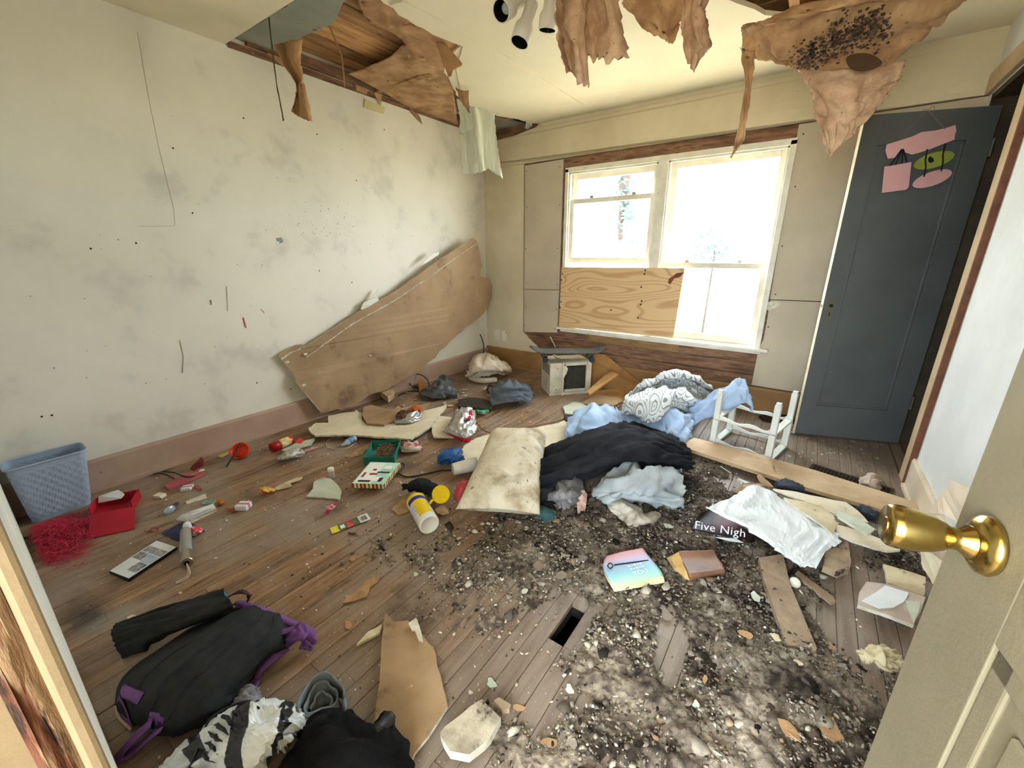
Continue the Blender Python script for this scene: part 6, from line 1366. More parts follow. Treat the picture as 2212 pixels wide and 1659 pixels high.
# blue glove, cup, canister
cloth('blue_glove', 'crumpled bright blue rubber glove left of the pillow', 'glove', [[[(958,978,.03),(974,972,.06),(990,974,.05),(994,980,.03)],[(950,990,.03),(970,984,.09),(988,982,.08),(996,988,.03)],[(950,1000,.01),(968,998,.05),(984,998,.05),(994,998,.02)],[(956,1004,.004),(970,1005,.01),(982,1005,.01),(990,1002,.004)]]], mat('blue_rubber', S(44,96,158), S(30,70,124), sc=8, rough=.5), 7, .02, 4, 4, 4, .003, warp=.9)
a = P(978,1014,.037); b = P(1030,1002,.045); dd = (b-a); L1 = dd.length; dd.normalize(); aa = dd.orthogonal().normalized(); TM = frame(a, aa, dd.cross(aa), dd)
cp = thing('plastic_cup', 'translucent white plastic cup lying half under the pillow', 'cup', P(995,1025))
MB(TM).lathe([(.0001,.004),(.030,.004),(.034,0),(.036,.004),(.040,L1*.6),(.042,L1),(.040,L1)], 28).build('cup', mat('milky_plastic', S(222,214,198), S(206,196,178), sc=8, rough=.3), cp, smooth=True)
cn = thing('wipes_canister', 'yellow labelled white wipes canister with open yellow lid on floor', 'canister', P(910,1110))
a = P(928,1134,.052); b = P(898,1082,.052); dd = (b-a); L1 = dd.length; dd.normalize(); side_ = dd.cross(Vector((0,0,1))).normalized(); upv = side_.cross(dd)
CM = frame(a, side_, upv, dd); R0 = .048
M_cw = mat('canister_white', S(226,222,210), rough=.4); M_cy = mat('canister_yellow', S(240,206,20), S(226,190,16), sc=8, rough=.4)
MB(CM).lathe([(.0001,.008),(R0*.74,.008),(R0*.78,.001),(R0*.95,.0),(R0,.008),(R0,.03),(R0*.985,.034),(R0*.985,L1*.9),(R0*.9,L1*.95)], 40).build('body', M_cw, cn, smooth=True)
def wrap(z0, z1, a0, a1, mt, nm, r=R0*.992):
    n_ = max(2, int(abs(a1-a0)/.1)); rows = [[CM @ Vector((r*cos(a0+(a1-a0)*i/n_), r*sin(a0+(a1-a0)*i/n_), z)) for i in range(n_+1)] for z in (z0, z1)]
    return MB().grid(rows).build(nm, mt, cn, smooth=True, fix=False)
M_cb = mat('canister_blue', S(48,46,130), rough=.4); M_cg = mat('canister_print', S(170,176,200), S(216,216,220), sc=80, rough=.4, lo=.4, hi=.45)
wrap(.036, L1*.74, .9, 2.35, M_cy, 'label_yellow'); wrap(L1*.74, L1*.88, .45, 2.9, M_cb, 'label_blue'); wrap(.036, L1*.74, .05, .85, M_cg, 'label_print', R0*.9921); wrap(.036, L1*.74, 2.36, 3.1, M_cg, 'label_print', R0*.9921)
MB(CM).lathe([(R0*.99,L1*.9),(R0*1.02,L1*.91),(R0*1.02,L1*.985),(R0*.9,L1),(.0001,L1)], 40).build('cap', M_cy, cn, smooth=False)
lc = P(952,1068,.09); ln_ = (CAM-lc).normalized(); la = ln_.orthogonal().normalized(); ln2 = (ln_+Vector((.25,.1,.2))).normalized(); la = ln2.orthogonal().normalized()
MB(frame(lc, la, ln2.cross(la), ln2)).lathe([(.0001,0),(R0*.86,0),(R0*.95,.003),(R0*.95,.006),(R0*.9,.007),(R0*.86,.003)], 36).build('lid', M_cy, cn, smooth=False)
MB().tube([P(928,1088,.085), P(934,1080,.09)], .006, 8).build('hinge', M_cy, cn)
# wrappers
wp = thing('snack_wrapper', 'flat green and red snack stick wrapper with barcode end', 'wrapper', P(756,1128))
W4 = [(712,1141),(792,1108),(801,1121),(718,1153)]
for u0, u1, mt in ((0,.2,mat('wrap_yellow', S(222,214,70), S(150,136,30), sc=60, rough=.5, lo=.55, hi=.6)),(.2,.42,mat('wrap_green', S(106,116,74), S(86,96,58), sc=30, rough=.5)),(.42,.58,mat('wrap_red', S(178,40,62), S(206,90,104), sc=40, rough=.5, lo=.55, hi=.6)),(.58,.74,mat('wrap_green', S(106,116,74))),(.74,1,M_post)):
    MB().prism(pts3(quad_on(W4, u0, u1, 0, 1), .006+.01*u1*u1*.3), (0,0,-.002)).build('printed_band', mt, wp)
for i in range(5): MB().prism(pts3(quad_on(W4, .79+.035*i, .80+.035*i+.006*(i % 2), .18, .8), .0105), (0,0,-.002)).build('bar_line', M_pb, wp)
MB().prism(pts3(quad_on(W4, .25,.36,.25,.75), .0082), (0,0,-.002)).build('leaf_mark', M_pw, wp)
cloth('candy_wrapper', 'twisted pink and black candy wrapper behind snack wrapper', 'wrapper', [[[(702,1094,.02),(714,1092,.025),(730,1088,.015)],[(706,1102,.02),(716,1100,.03),(726,1094,.02)],[(698,1116,.004),(706,1112,.01),(714,1106,.01)]]], mat('pink_foil', S(206,150,156), S(176,44,70), sc=24, rough=.35, lo=.5, hi=.55), 5, .006, 4, 4, 4, .001)
cloth('candy_wrapper', 'small yellow and red candy wrapper near pale peeled strip', 'wrapper', [[[(562,1056,.015),(572,1052,.03),(584,1056,.02),(594,1056,.01)],[(562,1062,.01),(572,1062,.03),(584,1062,.02),(595,1060,.01)],[(566,1067,.004),(574,1067,.01),(584,1066,.008),(592,1063,.004)]]], mat('yellow_foil', S(206,176,70), S(200,70,50), sc=40, rough=.4, lo=.5, hi=.55), 4, .007, 4, 4, 4, .001)
pbt = thing('pill_bottle', 'tiny clear bottle with white cap behind pale green plaster shard', 'bottle', P(718,1028))
bc = P(717,1032); MB().lathe([(.0001,0),(.016,0),(.018,.004),(.018,.045),(.012,.05)], 18, Matrix.Translation(bc)).build('body', mat('pill_clear', S(190,182,168), rough=.15, alpha=.6), pbt, smooth=True)
MB().lathe([(.017,.048),(.018,.05),(.018,.062),(.016,.065),(.0001,.065)], 18, Matrix.Translation(bc)).build('cap', M_cw, pbt)
slab('plaster_flake', 'large pale green plaster shard on floor left of holiday lid', 'flake', [(662,1072,.012),(676,1055,.02),(678,1040,.025),(700,1030,.02),(715,1034,.02),(732,1050,.015),(738,1062,.012),(734,1078,.01),(700,1074,.01)], .015, .008, M_plgreen, .003, 6, side=M_gyp)
slab('plaster_flake', 'pale curved paint strip next to the yellow red candy wrapper', 'flake', [(588,1056,.01),(606,1046,.02),(640,1032,.02),(654,1030,.015),(650,1036,.012),(625,1044,.015),(632,1050,.012),(600,1058,.006)], .015, .003, mat('peel', S(206,190,160), S(180,160,130), sc=20, rough=.8), .002, 4)
slab('paper_scrap', 'large tan paper scrap lying left of the wipes canister', 'paper', [(845,1100),(862,1085),(880,1066),(900,1062),(905,1075),(892,1092),(880,1106),(860,1112)], .008, .003, mat('tan_paper', S(190,158,122), S(160,128,96), sc=16, rough=.85, c3=S(110,84,62), sc3=26, t3=.66), .005, 4)
slab('paper_scrap', 'tan torn paper scraps right of the wipes canister', 'paper', [(940,1100),(955,1090),(966,1098),(970,1108),(956,1112),(944,1108)], .014, .003, mat('tan_paper', S(190,158,122)), .003, 5)
# notebook and brown book on the litter
nb = thing('notebook', 'pastel rainbow notebook with pale lettering lying on the insulation', 'notebook', P(1370,1230,.02))
ncol = [S(206,150,150), S(206,172,186), S(176,188,224), S(150,196,214), S(164,206,190), S(186,206,132)]
rows = [[(1310,1202,.035),(1345,1192,.045),(1388,1184,.05)],[(1304,1216,.04),(1345,1206,.045),(1398,1198,.05)],[(1304,1226,.045),(1350,1216,.045),(1406,1208,.05)],[(1310,1242,.055),(1360,1232,.055),(1420,1224,.055)],[(1318,1256,.055),(1370,1246,.055),(1430,1238,.05)],[(1326,1270,.035),(1380,1262,.035),(1434,1250,.03)]]
gg = upgrid([[P(*p) for p in r] for r in rows], 5); m = MB().grid(gg)
o = m.build('cover', col_mat('rainbow_cover', .45), nb, smooth=True, solid=.002, fix=False)
ca = o.data.color_attributes.new('Col', 'FLOAT_COLOR', 'POINT'); nc = len(gg[0])
for i in range(len(o.data.vertices)):
    t = (i//nc)/(len(gg)-1)*5; k = min(4, int(t)); f = t-k; ca.data[i].color = [ncol[k][c]*(1-f)+ncol[k+1][c]*f for c in range(3)]+[1]
MB().grid([[p-Vector((0,0,.014)) for p in r] for r in gg]).build('pages', mat('pages', S(214,200,160), rough=.9), nb, solid=.010, fix=False)
a = P(1371,1243,.060); b = P(1400,1236,.060); tu = (b-a).normalized(); tv = Vector((0,0,1)).cross(tu)
M_pale = mat('pale_ink', S(228,240,244), rough=.5)
t_ = text_mesh('YOU', .030, frame(a, tu, tv, (0,0,1)), M_pale, 'lettering', nb); t_['kind'] = 'stuff'
m = MB()
for r_ in range(2):
    for k_ in range(5): m.box(a+tv*(.034+.016*r_)+tu*(.006+.013*k_), (.008,.004 if k_ % 2 else .008,.0006), atan2(tu.y, tu.x)+.3*k_)
o = m.build('faded_print', M_pale, nb); o['kind'] = 'stuff'
MB().tube(spline([P(1312,1222,.056), P(1318,1216,.058), P(1324,1222,.058), P(1318,1228,.056), P(1312,1222,.056)], 5), .0022, 5).build('ring_stain', M_gap, nb)
slab('elastic_band', None, None, [(1326,1219,.0505),(1400,1209,.0525),(1402,1211,.0525),(1327,1221,.0505)], .06, .002, M_gap, parent=nb)
bk = thing('paperback_book', 'water swollen brown book with fanned yellow pages', 'book', P(1515,1225,.02))
rows = [[(1466,1191,.05),(1505,1190,.05),(1542,1188,.05)],[(1470,1208,.045),(1510,1206,.04),(1550,1204,.045)],[(1480,1228,.05),(1520,1224,.045),(1562,1222,.05)],[(1488,1244,.055),(1530,1238,.055),(1566,1234,.05)],[(1490,1256,.02),(1532,1248,.02),(1564,1242,.02)]]
MB().grid(upgrid([[P(*p) for p in r] for r in rows], 6)).build('cover', mat('brown_cover', S(136,96,72), S(112,78,58), sc=8, rough=.5, c3=S(60,42,34), sc3=22, t3=.7), bk, smooth=True, solid=.003, fix=False)
for i in range(14):
    f = i/13; z = .012+.036*f
    MB().grid([[P(1466+24*0, 1192, z), P(1478,1222,z), P(1490,1254,max(.01,z-.015))],[P(1441+8*f+2*sin(i*2.4), 1206+2*sin(i*1.7), z+.006*sin(i*3)), P(1452+8*f,1228,z), P(1472+8*f,1250,max(.01,z-.02))]]).build('page', mat('yellow_pages', S(206,172,112), S(184,146,88), sc=20, rough=.9), bk, solid=.001, fix=False)
# odd bits
MB().lathe([(.014,0),(.018,.002),(.019,.04),(.017,.045),(.0001,.045)], 18, frame(P(1716,1256,.012), (1,0,0), (0,.5,.86), Vector((0,-.86,.5)))).build('plastic_tub', mat('cap_white', S(214,210,190), rough=.5), smooth=True, label='small white round plastic tub beside the dirty plank', cat='tub')
MB().tube([P(1556,1008,.03), P(1580,1024,.02)], .005, 8).build('metal_rod', M_steel, label='short steel rod in the litter beside the long pale plank', cat='rod')
cloth('paper_ball', 'crumpled cream paper ball near the entrance door edge', 'paper', [[[(1860,1420,.01),(1885,1410,.03),(1915,1408,.03),(1938,1424,.01)],[(1862,1428,.02),(1888,1420,.05),(1915,1420,.05),(1940,1432,.02)],[(1868,1436,.005),(1890,1438,.02),(1915,1438,.02),(1936,1440,.005)]]], mat('crumpled_cream', S(220,206,170), S(196,180,140), sc=14, rough=.8), 6, .02, 5, 5, 4, .001, warp=1)
cloth('paper_ball', 'crumpled pale paper lump lying on the floor register', 'paper', [[[(1866,1036,.01),(1880,1028,.04),(1894,1032,.01)],[(1862,1046,.02),(1880,1040,.07),(1896,1046,.02)],[(1866,1058,.005),(1882,1060,.02),(1892,1056,.005)]]], mat('paper_lump', S(206,188,172), S(170,148,130), sc=20, rough=.85), 6, .02, 4, 4, 4, .002, warp=1)
slab('black_shoe_sole', 'flat black rubber piece under baseboard behind the white stand', 'rubber', [(1640,898),(1668,890),(1716,896),(1718,912),(1680,910),(1650,906)], .02, .016, M_cable, .002, 3)
cable('white cord bundle on floor behind right leg of white stand', [(1700,926,.01),(1712,918,.02),(1716,924,.02),(1706,930,.01),(1716,936,.01)], .004, M_cablew)
cable('thin white curl of wire lying by the white stand', [(1702,1008,.006),(1708,1014,.006),(1724,1015,.006),(1734,1012,.006)], .003, M_cablew)
# ------------------------------------------------------------------ fallen insulation and crumbs
DB = [(1400,1150,250,60,1.0),(1330,1420,150,105,1.1),(1640,1500,230,140,1.1),(1500,1300,240,70,.95),(1240,1185,190,48,.8),(1500,1075,70,60,.9),(1840,1560,90,120,.7),
      (1060,1235,130,50,.40),(1100,1330,150,55,.22),(1190,1560,120,110,.45),(930,1190,120,35,.22),(1790,1285,60,40,.6),(1640,1180,120,50,.6),(1500,1620,300,60,.9),(1300,1620,120,60,.6),(1560,1190,80,50,.8),(1260,1270,110,45,.5),(1950,1200,70,40,.5),(1890,1080,60,25,.25),(1340,1560,110,70,.8)]
DN = [(1445,1400,38,95,1.1),(1830,1330,55,75,.9),(1900,1410,70,45,.6),(1232,1345,42,58,1.6),(1180,1470,50,120,.5),(1130,1420,120,60,.25),(1130,1520,60,60,.3),(1340,1510,24,60,.5)]
def dens_np(px, py):
    d = np.zeros_like(px)
    for cx, cy, rx, ry, w_ in DB: d = np.maximum(d, w_*np.exp(-(((px-cx)/rx)**2+((py-cy)/ry)**2)**1.5*.7))
    for cx, cy, rx, ry, w_ in DN: d -= w_*np.exp(-(((px-cx)/rx)**2+((py-cy)/ry)**2)**1.5)
    return np.clip(d, 0, 1)
def proj_np(x, y, z):
    q = np.stack([x-CAM.x, y-CAM.y, z-CAM.z], 1); k = q @ np.array(_d)
    return IW/2+FPX*(q @ np.array(CR))/k, IH/2-FPX*(q @ np.array(CU))/k
bm = bmesh.new(); bmesh.ops.create_icosphere(bm, subdivisions=1, radius=1.0)
ICV = np.array([v.co[:] for v in bm.verts]); bm.verts.index_update(); ICF = np.array([[v.index for v in f.verts] for f in bm.faces]); bm.free()
def np_mesh(name, V, F, mt, cols=None, smooth=True, label=None, cat=None):
    me = bpy.data.meshes.new(name)
    me.vertices.add(len(V)); me.vertices.foreach_set('co', V.astype(np.float32).ravel())
    n = F.shape[1]; me.loops.add(F.size); me.loops.foreach_set('vertex_index', F.astype(np.int32).ravel())
    me.polygons.add(len(F)); me.polygons.foreach_set('loop_start', np.arange(0, F.size, n, dtype=np.int32))
    try: me.polygons.foreach_set('loop_total', np.full(len(F), n, dtype=np.int32))
    except Exception: pass
    if smooth: me.polygons.foreach_set('use_smooth', np.ones(len(F), dtype=bool))
    me.update(calc_edges=True); me.validate()
    if cols is not None:
        a = me.color_attributes.new('Col', 'FLOAT_COLOR', 'POINT'); a.data.foreach_set('color', cols.astype(np.float32).ravel())
    me.materials.append(mt); o = bpy.data.objects.new(name, me); COL.objects.link(o)
    return tag(o, label, cat, None, 'stuff')
def pile_h(x, y, d):
    lump = np.array([noise.noise(Vector((a*6, b*6, 4.0))) for a, b in zip(x, y)])
    return np.clip(d*.030*(1+1.3*lump), 0, .07)
def patchy(x, y):
    return np.array([noise.noise(Vector((a*9, b*9, 8.0)))+.6*noise.noise(Vector((a*24, b*24, 1.0))) for a, b in zip(x, y)])
def clumps(name, n, s0, s1, seed, label, jag, thr=0.0, flat=.65):
    g = np.random.default_rng(seed)
    x = g.uniform(-1.75, .6, n*6); y = g.uniform(.25, 2.75, n*6)
    px, py = proj_np(x, y, np.zeros_like(x)); d = dens_np(px, py)
    pt = patchy(x, y)
    keep = (g.random(len(x)) < d*np.clip(.62+1.3*pt, .03, 1)) & (px > -50) & (px < 2200) & (py < 1720)
    keep &= ~((x > hx0-.012) & (x < hx1+.012) & (y > hy0-.012) & (y < hy1+.012))
    # nothing inside the open entrance door
    e = np.stack([x-E0.x, y-E0.y], 1); keep &= ~((e @ np.array([NE.x, NE.y]) < .02) & (y < .75))
    x = x[keep][:n]; y = y[keep][:n]; d = d[keep][:n]; n = len(x)
    h = pile_h(x, y, d); s = s0+(s1-s0)*g.random(n)**2
    z = h*g.random(n)+s*.45
    V = np.repeat(ICV[None], n, 0)*(1+jag*g.standard_normal((n, len(ICV), 1)))
    V *= (s[:, None]*(1+.35*g.standard_normal((n, 3))).clip(.45, 1.9))[:, None, :]; V[:, :, 2] *= flat
    an = g.uniform(0, 2*pi, n); c, sn = np.cos(an)[:, None], np.sin(an)[:, None]
    X = V[:, :, 0]*c-V[:, :, 1]*sn; Y = V[:, :, 0]*sn+V[:, :, 1]*c
    V = np.stack([X+x[:, None], Y+y[:, None], np.maximum(V[:, :, 2]+z[:, None], .001)], 2)
    F = (ICF[None]+(np.arange(n)*len(ICV))[:, None, None])
    pal = np.array([S(138,123,107)[:3], S(166,152,134)[:3], S(112,99,86)[:3], S(192,180,160)[:3], S(78,67,58)[:3], S(150,128,105)[:3], S(46,39,34)[:3], S(128,117,108)[:3]])
    pr = np.array([.22,.22,.12,.16,.08,.1,.05,.05]); ci = g.choice(len(pal), n, p=pr)
    tone = np.array([noise.noise(Vector((a*5, b*5, 20.0))) for a, b in zip(x, y)])
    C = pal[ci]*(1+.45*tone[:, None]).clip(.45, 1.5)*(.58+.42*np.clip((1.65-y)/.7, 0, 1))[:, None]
    C = np.repeat(C[:, None], len(ICV), 1)*(1+.22*g.standard_normal((n, len(ICV), 1))).clip(.4, 1.7)
    C = np.concatenate([C, np.ones((n, len(ICV), 1))], 2)
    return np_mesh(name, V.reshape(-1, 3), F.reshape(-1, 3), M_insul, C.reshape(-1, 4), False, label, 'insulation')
M_insul = col_mat('blown_insulation', .97, bump=.7, bsc=500)
# matted layer: a rough height field wherever the litter lies thick
gxn, gyn = np.meshgrid(np.arange(-1.75, .60, .0065), np.arange(.25, 2.75, .0065))
sh = gxn.shape; fx, fy = gxn.ravel(), gyn.ravel(); fpx, fpy = proj_np(fx, fy, np.zeros_like(fx)); fd = dens_np(fpx, fpy)
hn = np.zeros_like(fx); act = np.where((fd > .12) & (fpx < 2200) & (fpy < 1750))[0]
for k_ in act:
    a_, b_ = fx[k_], fy[k_]
    hn[k_] = 1.1*noise.noise(Vector((a_*9, b_*9, 8.0)))+.6*noise.noise(Vector((a_*24, b_*24, 1.0)))+.5*abs(noise.noise(Vector((a_*60, b_*60, 2.0))))+.45*noise.noise(Vector((a_*130, b_*130, 5.0)))
fz = np.full_like(fx, -1.0); fz[act] = (fd[act]-.45+.75*hn[act])*.030
fz += .0; e_ = np.stack([fx-E0.x, fy-E0.y], 1); fz[(e_ @ np.array([NE.x, NE.y]) < .03) & (fy < .76)] = -1
fz[(fx > hx0-.02) & (fx < hx1+.02) & (fy > hy0-.02) & (fy < hy1+.02)] = -1
fz = np.minimum(fz, .05).reshape(sh)
ok = (fz > .0005); idx = np.arange(fx.size).reshape(sh)
q_ = ok[:-1,:-1] | ok[1:,:-1] | ok[:-1,1:] | ok[1:,1:]
bad = (fz < -.9); q_ &= ~(bad[:-1,:-1] | bad[1:,:-1] | bad[:-1,1:] | bad[1:,1:])
F_ = np.stack([idx[:-1,:-1][q_], idx[:-1,1:][q_], idx[1:,1:][q_], idx[1:,:-1][q_]], 1)
used = np.unique(F_); remap = np.full(fx.size, -1); remap[used] = np.arange(len(used)); F_ = remap[F_]
gr = np.random.default_rng(3); zz = np.maximum(fz.ravel()[used], -.002)+.0015
V_ = np.stack([fx[used]+gr.normal(0, .0013, len(used)), fy[used]+gr.normal(0, .0013, len(used)), zz+gr.normal(0, .0012, len(used))], 1)
tn = np.array([noise.noise(Vector((a_*7, b_*7, 30.0)))+.7*noise.noise(Vector((a_*40, b_*40, 31.0))) for a_, b_ in zip(fx[used], fy[used])])
cA, cB, cC = (np.array(S(*c)[:3]) for c in ((128,113,98), (172,156,136), (58,49,42)))
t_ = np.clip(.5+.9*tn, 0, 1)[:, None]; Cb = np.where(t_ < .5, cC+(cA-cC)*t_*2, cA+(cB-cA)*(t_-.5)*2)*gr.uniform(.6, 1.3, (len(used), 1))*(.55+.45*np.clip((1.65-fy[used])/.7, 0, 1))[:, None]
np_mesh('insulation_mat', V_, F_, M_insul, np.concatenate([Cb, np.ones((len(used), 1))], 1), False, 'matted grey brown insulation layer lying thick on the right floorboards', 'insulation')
clumps('insulation_clumps', 1400, .006, .018, 2, 'larger matted grey insulation clumps lying among the fine litter', .28, flat=.5)
bm = bmesh.new(); bmesh.ops.create_icosphere(bm, subdivisions=1, radius=1.0); bm.free()
t0_ = (1+5**.5)/2
ICV = np.array([(-1,t0_,0),(1,t0_,0),(-1,-t0_,0),(1,-t0_,0),(0,-1,t0_),(0,1,t0_),(0,-1,-t0_),(0,1,-t0_),(t0_,0,-1),(t0_,0,1),(-t0_,0,-1),(-t0_,0,1)])/1.9
ICF = np.array([(0,11,5),(0,5,1),(0,1,7),(0,7,10),(0,10,11),(1,5,9),(5,11,4),(11,10,2),(10,7,6),(7,1,8),(3,9,4),(3,4,2),(3,2,6),(3,6,8),(3,8,9),(4,9,5),(2,4,11),(6,2,10),(8,6,7),(9,8,1)])
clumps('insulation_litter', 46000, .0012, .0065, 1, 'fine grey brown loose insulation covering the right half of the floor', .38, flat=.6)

def flakes(name, n, seed, s0, s1, label, pal, where, zoff=.002, up=.25):
    g = np.random.default_rng(seed)
    x = g.uniform(XL+.05, .6, n*8); y = g.uniform(.05, YW-.05, n*8); px, py = proj_np(x, y, np.zeros_like(x))
    wgt = where(x, y, px, py); keep = (g.random(len(x)) < wgt) & (px > -20) & (px < 2230) & (py < 1690)
    keep &= ~((x > hx0-.01) & (x < hx1+.01) & (y > hy0-.01) & (y < hy1+.01))
    e = np.stack([x-E0.x, y-E0.y], 1); keep &= ~((e @ np.array([NE.x, NE.y]) < .02) & (y < .75))
    x = x[keep][:n]; y = y[keep][:n]; px = px[keep][:n]; py = py[keep][:n]; n = len(x); k = 6
    d = dens_np(px, py); h = pile_h(x, y, d)
    s = s0+(s1-s0)*g.random(n)**3
    a = (np.arange(k)/k*2*pi)[None]+g.uniform(0, 6, n)[:, None]; r = s[:, None]*g.uniform(.45, 1.1, (n, k)); el = g.uniform(.4, 1, n)[:, None]
    X = r*np.cos(a); Y = r*np.sin(a)*el; rot = g.uniform(0, pi, n)[:, None]
    X, Y = X*np.cos(rot)-Y*np.sin(rot), X*np.sin(rot)+Y*np.cos(rot)
    tx, ty = g.normal(0, up, n)[:, None], g.normal(0, up, n)[:, None]
    Z = X*tx+Y*ty; Z -= Z.min(1)[:, None]
    top = np.stack([X+x[:, None], Y+y[:, None], Z+(h*.9)[:, None]+zoff+s[:, None]*.12], 2); bot = top.copy(); bot[:, :, 2] -= s[:, None]*.12+.0008
    V = np.concatenate([top, bot], 1); F = []
    for i in range(1, k-1): F += [(0,i,i+1)]
    for i in range(k): F += [(i,i+k,(i+1) % k),((i+1) % k,i+k,(i+1) % k+k)]
    F = np.array(F)[None]+(np.arange(n)*2*k)[:, None, None]
    pal = np.array([S(*c)[:3] for c in pal]); C = pal[g.integers(0, len(pal), n)]; C = np.repeat(C[:, None], 2*k, 1); C = np.concatenate([C, np.ones((n, 2*k, 1))], 2)
    return np_mesh(name, V.reshape(-1, 3), F.reshape(-1, 3), M_chip, C.reshape(-1, 4), False, label, 'debris')
M_chip = col_mat('chips', .85)
wl_ = lambda x, y, px, py: np.clip(.10+.45*np.exp(-((px-1000)/420)**2-((py-1220)/260)**2)+.5*np.exp(-((px-880)/260)**2-((py-890)/60)**2)+.3*np.exp(-((px-1830)/150)**2-((py-990)/40)**2)+.25*dens_np(px, py), 0, 1)
flakes('plaster_crumbs', 5200, 5, .0012, .0085, 'fine white and cream plaster crumbs scattered over the floorboards', [(226,216,196),(206,190,162),(236,230,216),(190,172,146),(160,134,104)], wl_)
flakes('dark_crumbs', 1500, 6, .0015, .007, 'fine dark brown dirt crumbs scattered over the floorboards', [(60,46,38),(84,64,50),(110,88,68),(48,38,32)], wl_)
# mid-size rubbish near the far corner and around the pile
rnf = random.Random(21)
M_fl = [mat('flake_cream', S(214,198,168), S(190,172,140), sc=20, rough=.85, rnd=.12), mat('flake_tan', S(182,144,104), S(152,116,80), sc=20, rough=.85, rnd=.15), mat('flake_green', S(196,202,184), S(176,182,164), sc=20, rough=.8, rnd=.1, c3=S(110,106,92), sc3=60, t3=.7), mat('flake_grey', S(150,136,120), S(120,106,92), sc=20, rough=.9, rnd=.15)]
def flake_mesh(kind, seed):
    rn = random.Random(seed); n = 9; pts = []
    for i in range(n):
        a = 2*pi*i/n; r = rn.uniform(.5, 1.0); pts.append(Vector((r*cos(a), .65*r*sin(a), .25*(r*cos(a))**2*rn.uniform(.2, 1.0))))
    m = MB().prism(pts, (0,0,-.06)); me = bpy.data.meshes.new('plaster_flake'); me.from_pydata([tuple(v) for v in m.v], [], m.f); me.materials.append(M_fl[kind])
    b_ = bmesh.new(); b_.from_mesh(me); bmesh.ops.recalc_face_normals(b_, faces=b_.faces); b_.to_mesh(me); b_.free(); return me
FM = {(k, s): flake_mesh(k, s*7+k) for k in range(4) for s in range(4)}
def put_flake(px, py, size, kind, label, group=None, z=.0, tilt=.12):
    c = P(px, py); d = float(dens_np(np.array([float(px)]), np.array([float(py)]))[0]); h = float(pile_h(np.array([c.x]), np.array([c.y]), np.array([d]))[0])
    o = bpy.data.objects.new('plaster_flake', FM[(kind, rnf.randrange(4))]); COL.objects.link(o)
    o.location = (c.x, c.y, h*.95+.06*size+.0015+z); o.scale = (size, size, size); o.rotation_euler = (rnf.gauss(0, tilt)*.5, rnf.gauss(0, tilt)*.5, rnf.uniform(0, 6.28))
    if h < .005: o.location.z += .25*size*.2
    return tag(o, label, 'flake', group)
for a in [(1500,1537,.018,2,'small white triangular flake standing out in the bottom litter'),(1231,1497,.022,2,'pale green flake on floor above the bottom litter edge'),(1063,1478,.026,2,'pale green flake right of the brown drywall plank'),(1133,1280,.022,2,'pale green flake left of the dark floor hole'),(898,1243,.018,2,'tiny pale square flake on bare boards below canister'),(1632,1302,.030,2,'long white flake left of the dirty plank'),(1440,1146,.034,2,'pale green flake under the twisted sock'),(1202,1132,.026,1,'tan triangular paper chip in front of the pillow'),(762,1208,.026,1,'tan leaf shaped chip on bare boards below snack wrapper'),(752,1352,.024,1,'tan curved chip left of the brown drywall plank'),(1212,1250,.034,3,'grey bark like flake left of the pastel notebook'),(1440,1332,.038,3,'grey bark like strip below the brown book'),(1605,1378,.034,1,'brown papery flake left of the dirty plank'),(1672,1392,.026,0,'cream sliver at lower end of the dirty plank'),(1122,1530,.020,1,'tan chip right of the plaster chunk'),(1185,1612,.024,1,'pale tan chip at the bottom centre of the floor'),(284,1335,.026,0,'white torn paper flake above the black garment'),(1700,1590,.040,1,'curled tan paper flake lower right in the litter'),(1790,1592,.046,1,'large curled tan paper flake by the entrance door'),(1560,1362,.016,0,'tiny cream chip in the middle of the litter'),(1200,1335,.015,3,'grey chip beside the dark floor hole')]:
    put_flake(*a)
slab('plaster_flake', 'long wavy tan paper flake on bare boards left of plank', 'flake', [(740,1302),(752,1286),(775,1272),(788,1254),(806,1246),(822,1246),(815,1258),(800,1268),(792,1288),(764,1298)], .008, .003, M_fl[1], .003, 6)
LAND = [(1100,855,'grey trousers'),(1055,800,'white cloth bundle'),(945,840,'grey plastic sheet'),(905,825,'cable loop'),(880,900,'orange chip bag'),(995,920,'silver chip bag'),(1030,868,'black leather strap'),(1215,855,'air conditioner'),(835,845,'pale wood block'),(720,900,'left end of cream slab'),(1040,890,'green packet'),
        (1370,1228,'pastel notebook'),(1515,1220,'brown book'),(1230,1345,'dark floor hole'),(1700,1300,'dirty plank'),(1650,1150,'poster'),(1390,1060,'grey shorts'),(1500,1537,'bottom white triangle flake'),(1900,1425,'cream paper ball'),(1020,1570,'plaster chunk'),(1370,1120,'twisted sock'),(1790,1592,'big curled tan flake'),
        (1690,970,'right legs of white stand'),(1840,1040,'floor register'),(1780,940,'grey door'),(1975,960,'closet casing')]
KN = ['cream','tan','pale green','grey']; RANK = ['nearest','second nearest','third nearest','fourth nearest','fifth nearest','sixth nearest','seventh nearest','eighth nearest','ninth nearest','tenth nearest','eleventh nearest','twelfth nearest','thirteenth nearest','fourteenth nearest']
loose = []
def loose_flake(px, py, size, kind, group, **kw): loose.append((put_flake(px, py, size, kind, 'x', group, **kw), px, py, kind))
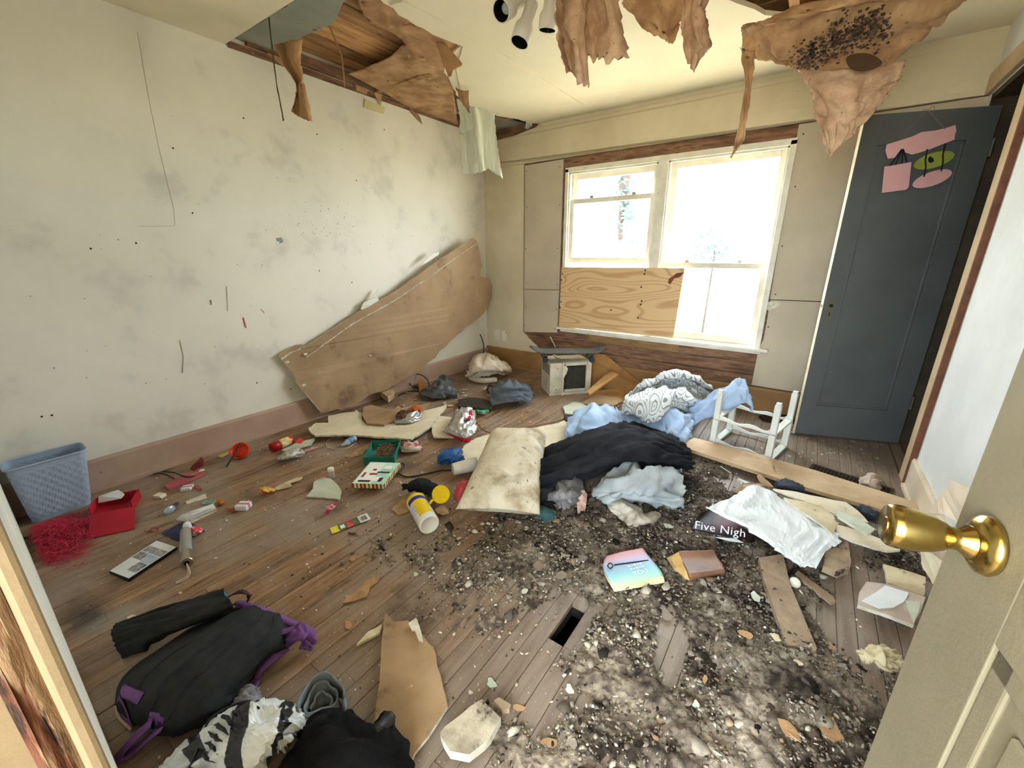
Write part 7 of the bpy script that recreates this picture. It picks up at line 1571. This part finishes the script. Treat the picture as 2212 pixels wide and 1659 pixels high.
for i in range(60):
    t = rnf.random()
    if t < .55: px, py = rnf.gauss(905, 90), rnf.gauss(868, 22)
    elif t < .75: px, py = rnf.gauss(1150, 60), rnf.gauss(850, 16)
    else: px, py = rnf.gauss(1000, 50), rnf.gauss(845, 12)
    if py < 820 or py > 925 or px < 690 or (px < 870 and py < 868) or (1180 < px < 1285 and py < 862): continue
    loose_flake(px, py, rnf.uniform(.014, .045), rnf.choice((0,0,1,1,2)), 'plaster flakes near the far corner', z=.004)
for i in range(46):
    px, py = rnf.uniform(1180, 1860), rnf.uniform(1130, 1640)
    if float(dens_np(np.array([px]), np.array([py]))[0]) < .35: continue
    loose_flake(px, py, rnf.uniform(.008, .02), rnf.choice((0,1,2,3)), 'flakes on the insulation', tilt=.4)
for i in range(22):
    px, py = rnf.uniform(1690, 1960), rnf.uniform(940, 1000)
    loose_flake(px, py, rnf.uniform(.008, .018), rnf.choice((0,0,2)), 'flakes before the grey door')

bucket = {}
for o, px, py, kind in loose:
    d_, nm_ = min((math.hypot(px-l[0], (py-l[1])*1.6), l[2]) for l in LAND); bucket.setdefault((kind, nm_), []).append((d_, o))
for (kind, nm_), l in bucket.items():
    l.sort(key=lambda t: t[0])
    for i, (d_, o) in enumerate(l): o['label'] = 'small %s flake, %s of its colour to the %s' % (KN[kind], RANK[min(i, len(RANK)-1)], nm_)

# ------------------------------------------------------------------ tree outside, pale in the glare
tr_ = thing('garden_tree', 'sunlit tree branch with hanging leaves outside the left window', 'tree', (-2.55, 6.6, -.6))
def out(px, py, y): return PY(px, py, y)
M_bark = mat('bark', S(70,60,54), S(56,48,44), sc=6, rough=.9); M_leaf = mat('leaf', S(70,104,96), S(54,84,78), sc=6, rough=.6)
base = Vector((out(1348,360,6.6).x, 6.6, -.6))
MB().tube(spline([out(1350,300,6.6), out(1352,370,6.6), out(1346,400,6.6), out(1350,425,6.6), out(1344,450,6.6), out(1340,480,6.6), out(1340,520,6.6)], 6), [.10]*14+[.09]*8+[.06]*8+[.045]*6+[.01], 10).build('hanging_branch', M_bark, tr_, smooth=True)
MB().tube([out(1350,300,6.6), Vector((base.x-.6, 6.8, 3.6)), Vector((base.x-1.6, 7.2, 2.6)), Vector((base.x-1.9, 7.3, -.6))], [.10,.12,.16,.2], 10).build('trunk', M_bark, tr_, smooth=True)
def leafmass(name, pxs, y, n, sx, sy, seed, parent, mt, ls):
    g = random.Random(seed); m = MB()
    for i in range(n):
        c = out(g.gauss(pxs[0], sx), g.gauss(pxs[1], sy), y)+Vector((0, g.gauss(0,.15), 0)); a = Vector((g.gauss(0,1), g.gauss(0,1), g.gauss(0,1))).normalized(); b_ = a.orthogonal().normalized()
        m.add([c-a*ls, c+b_*ls*.35, c+a*ls, c-b_*ls*.35], [(0,1,2,3)])
    o = m.build(name, mt, parent, fix=False); o['kind'] = 'stuff'; return o
leafmass('leaves', (1354,450), 6.55, 160, 8, 28, 3, tr_, M_leaf, .05)
bsh = thing('garden_bush', 'pale leafy bush top seen through the right window', 'bush', (out(1540,540,7.5).x, 7.5, -.6))
MB().tube([Vector((out(1540,540,7.5).x, 7.5, -.6)), out(1542,560,7.5), out(1545,520,7.5)], [.02,.015,.005], 8).build('stem', M_bark, bsh, smooth=True)
leafmass('leaves', (1538,540), 7.5, 260, 24, 18, 4, bsh, M_leaf, .05)
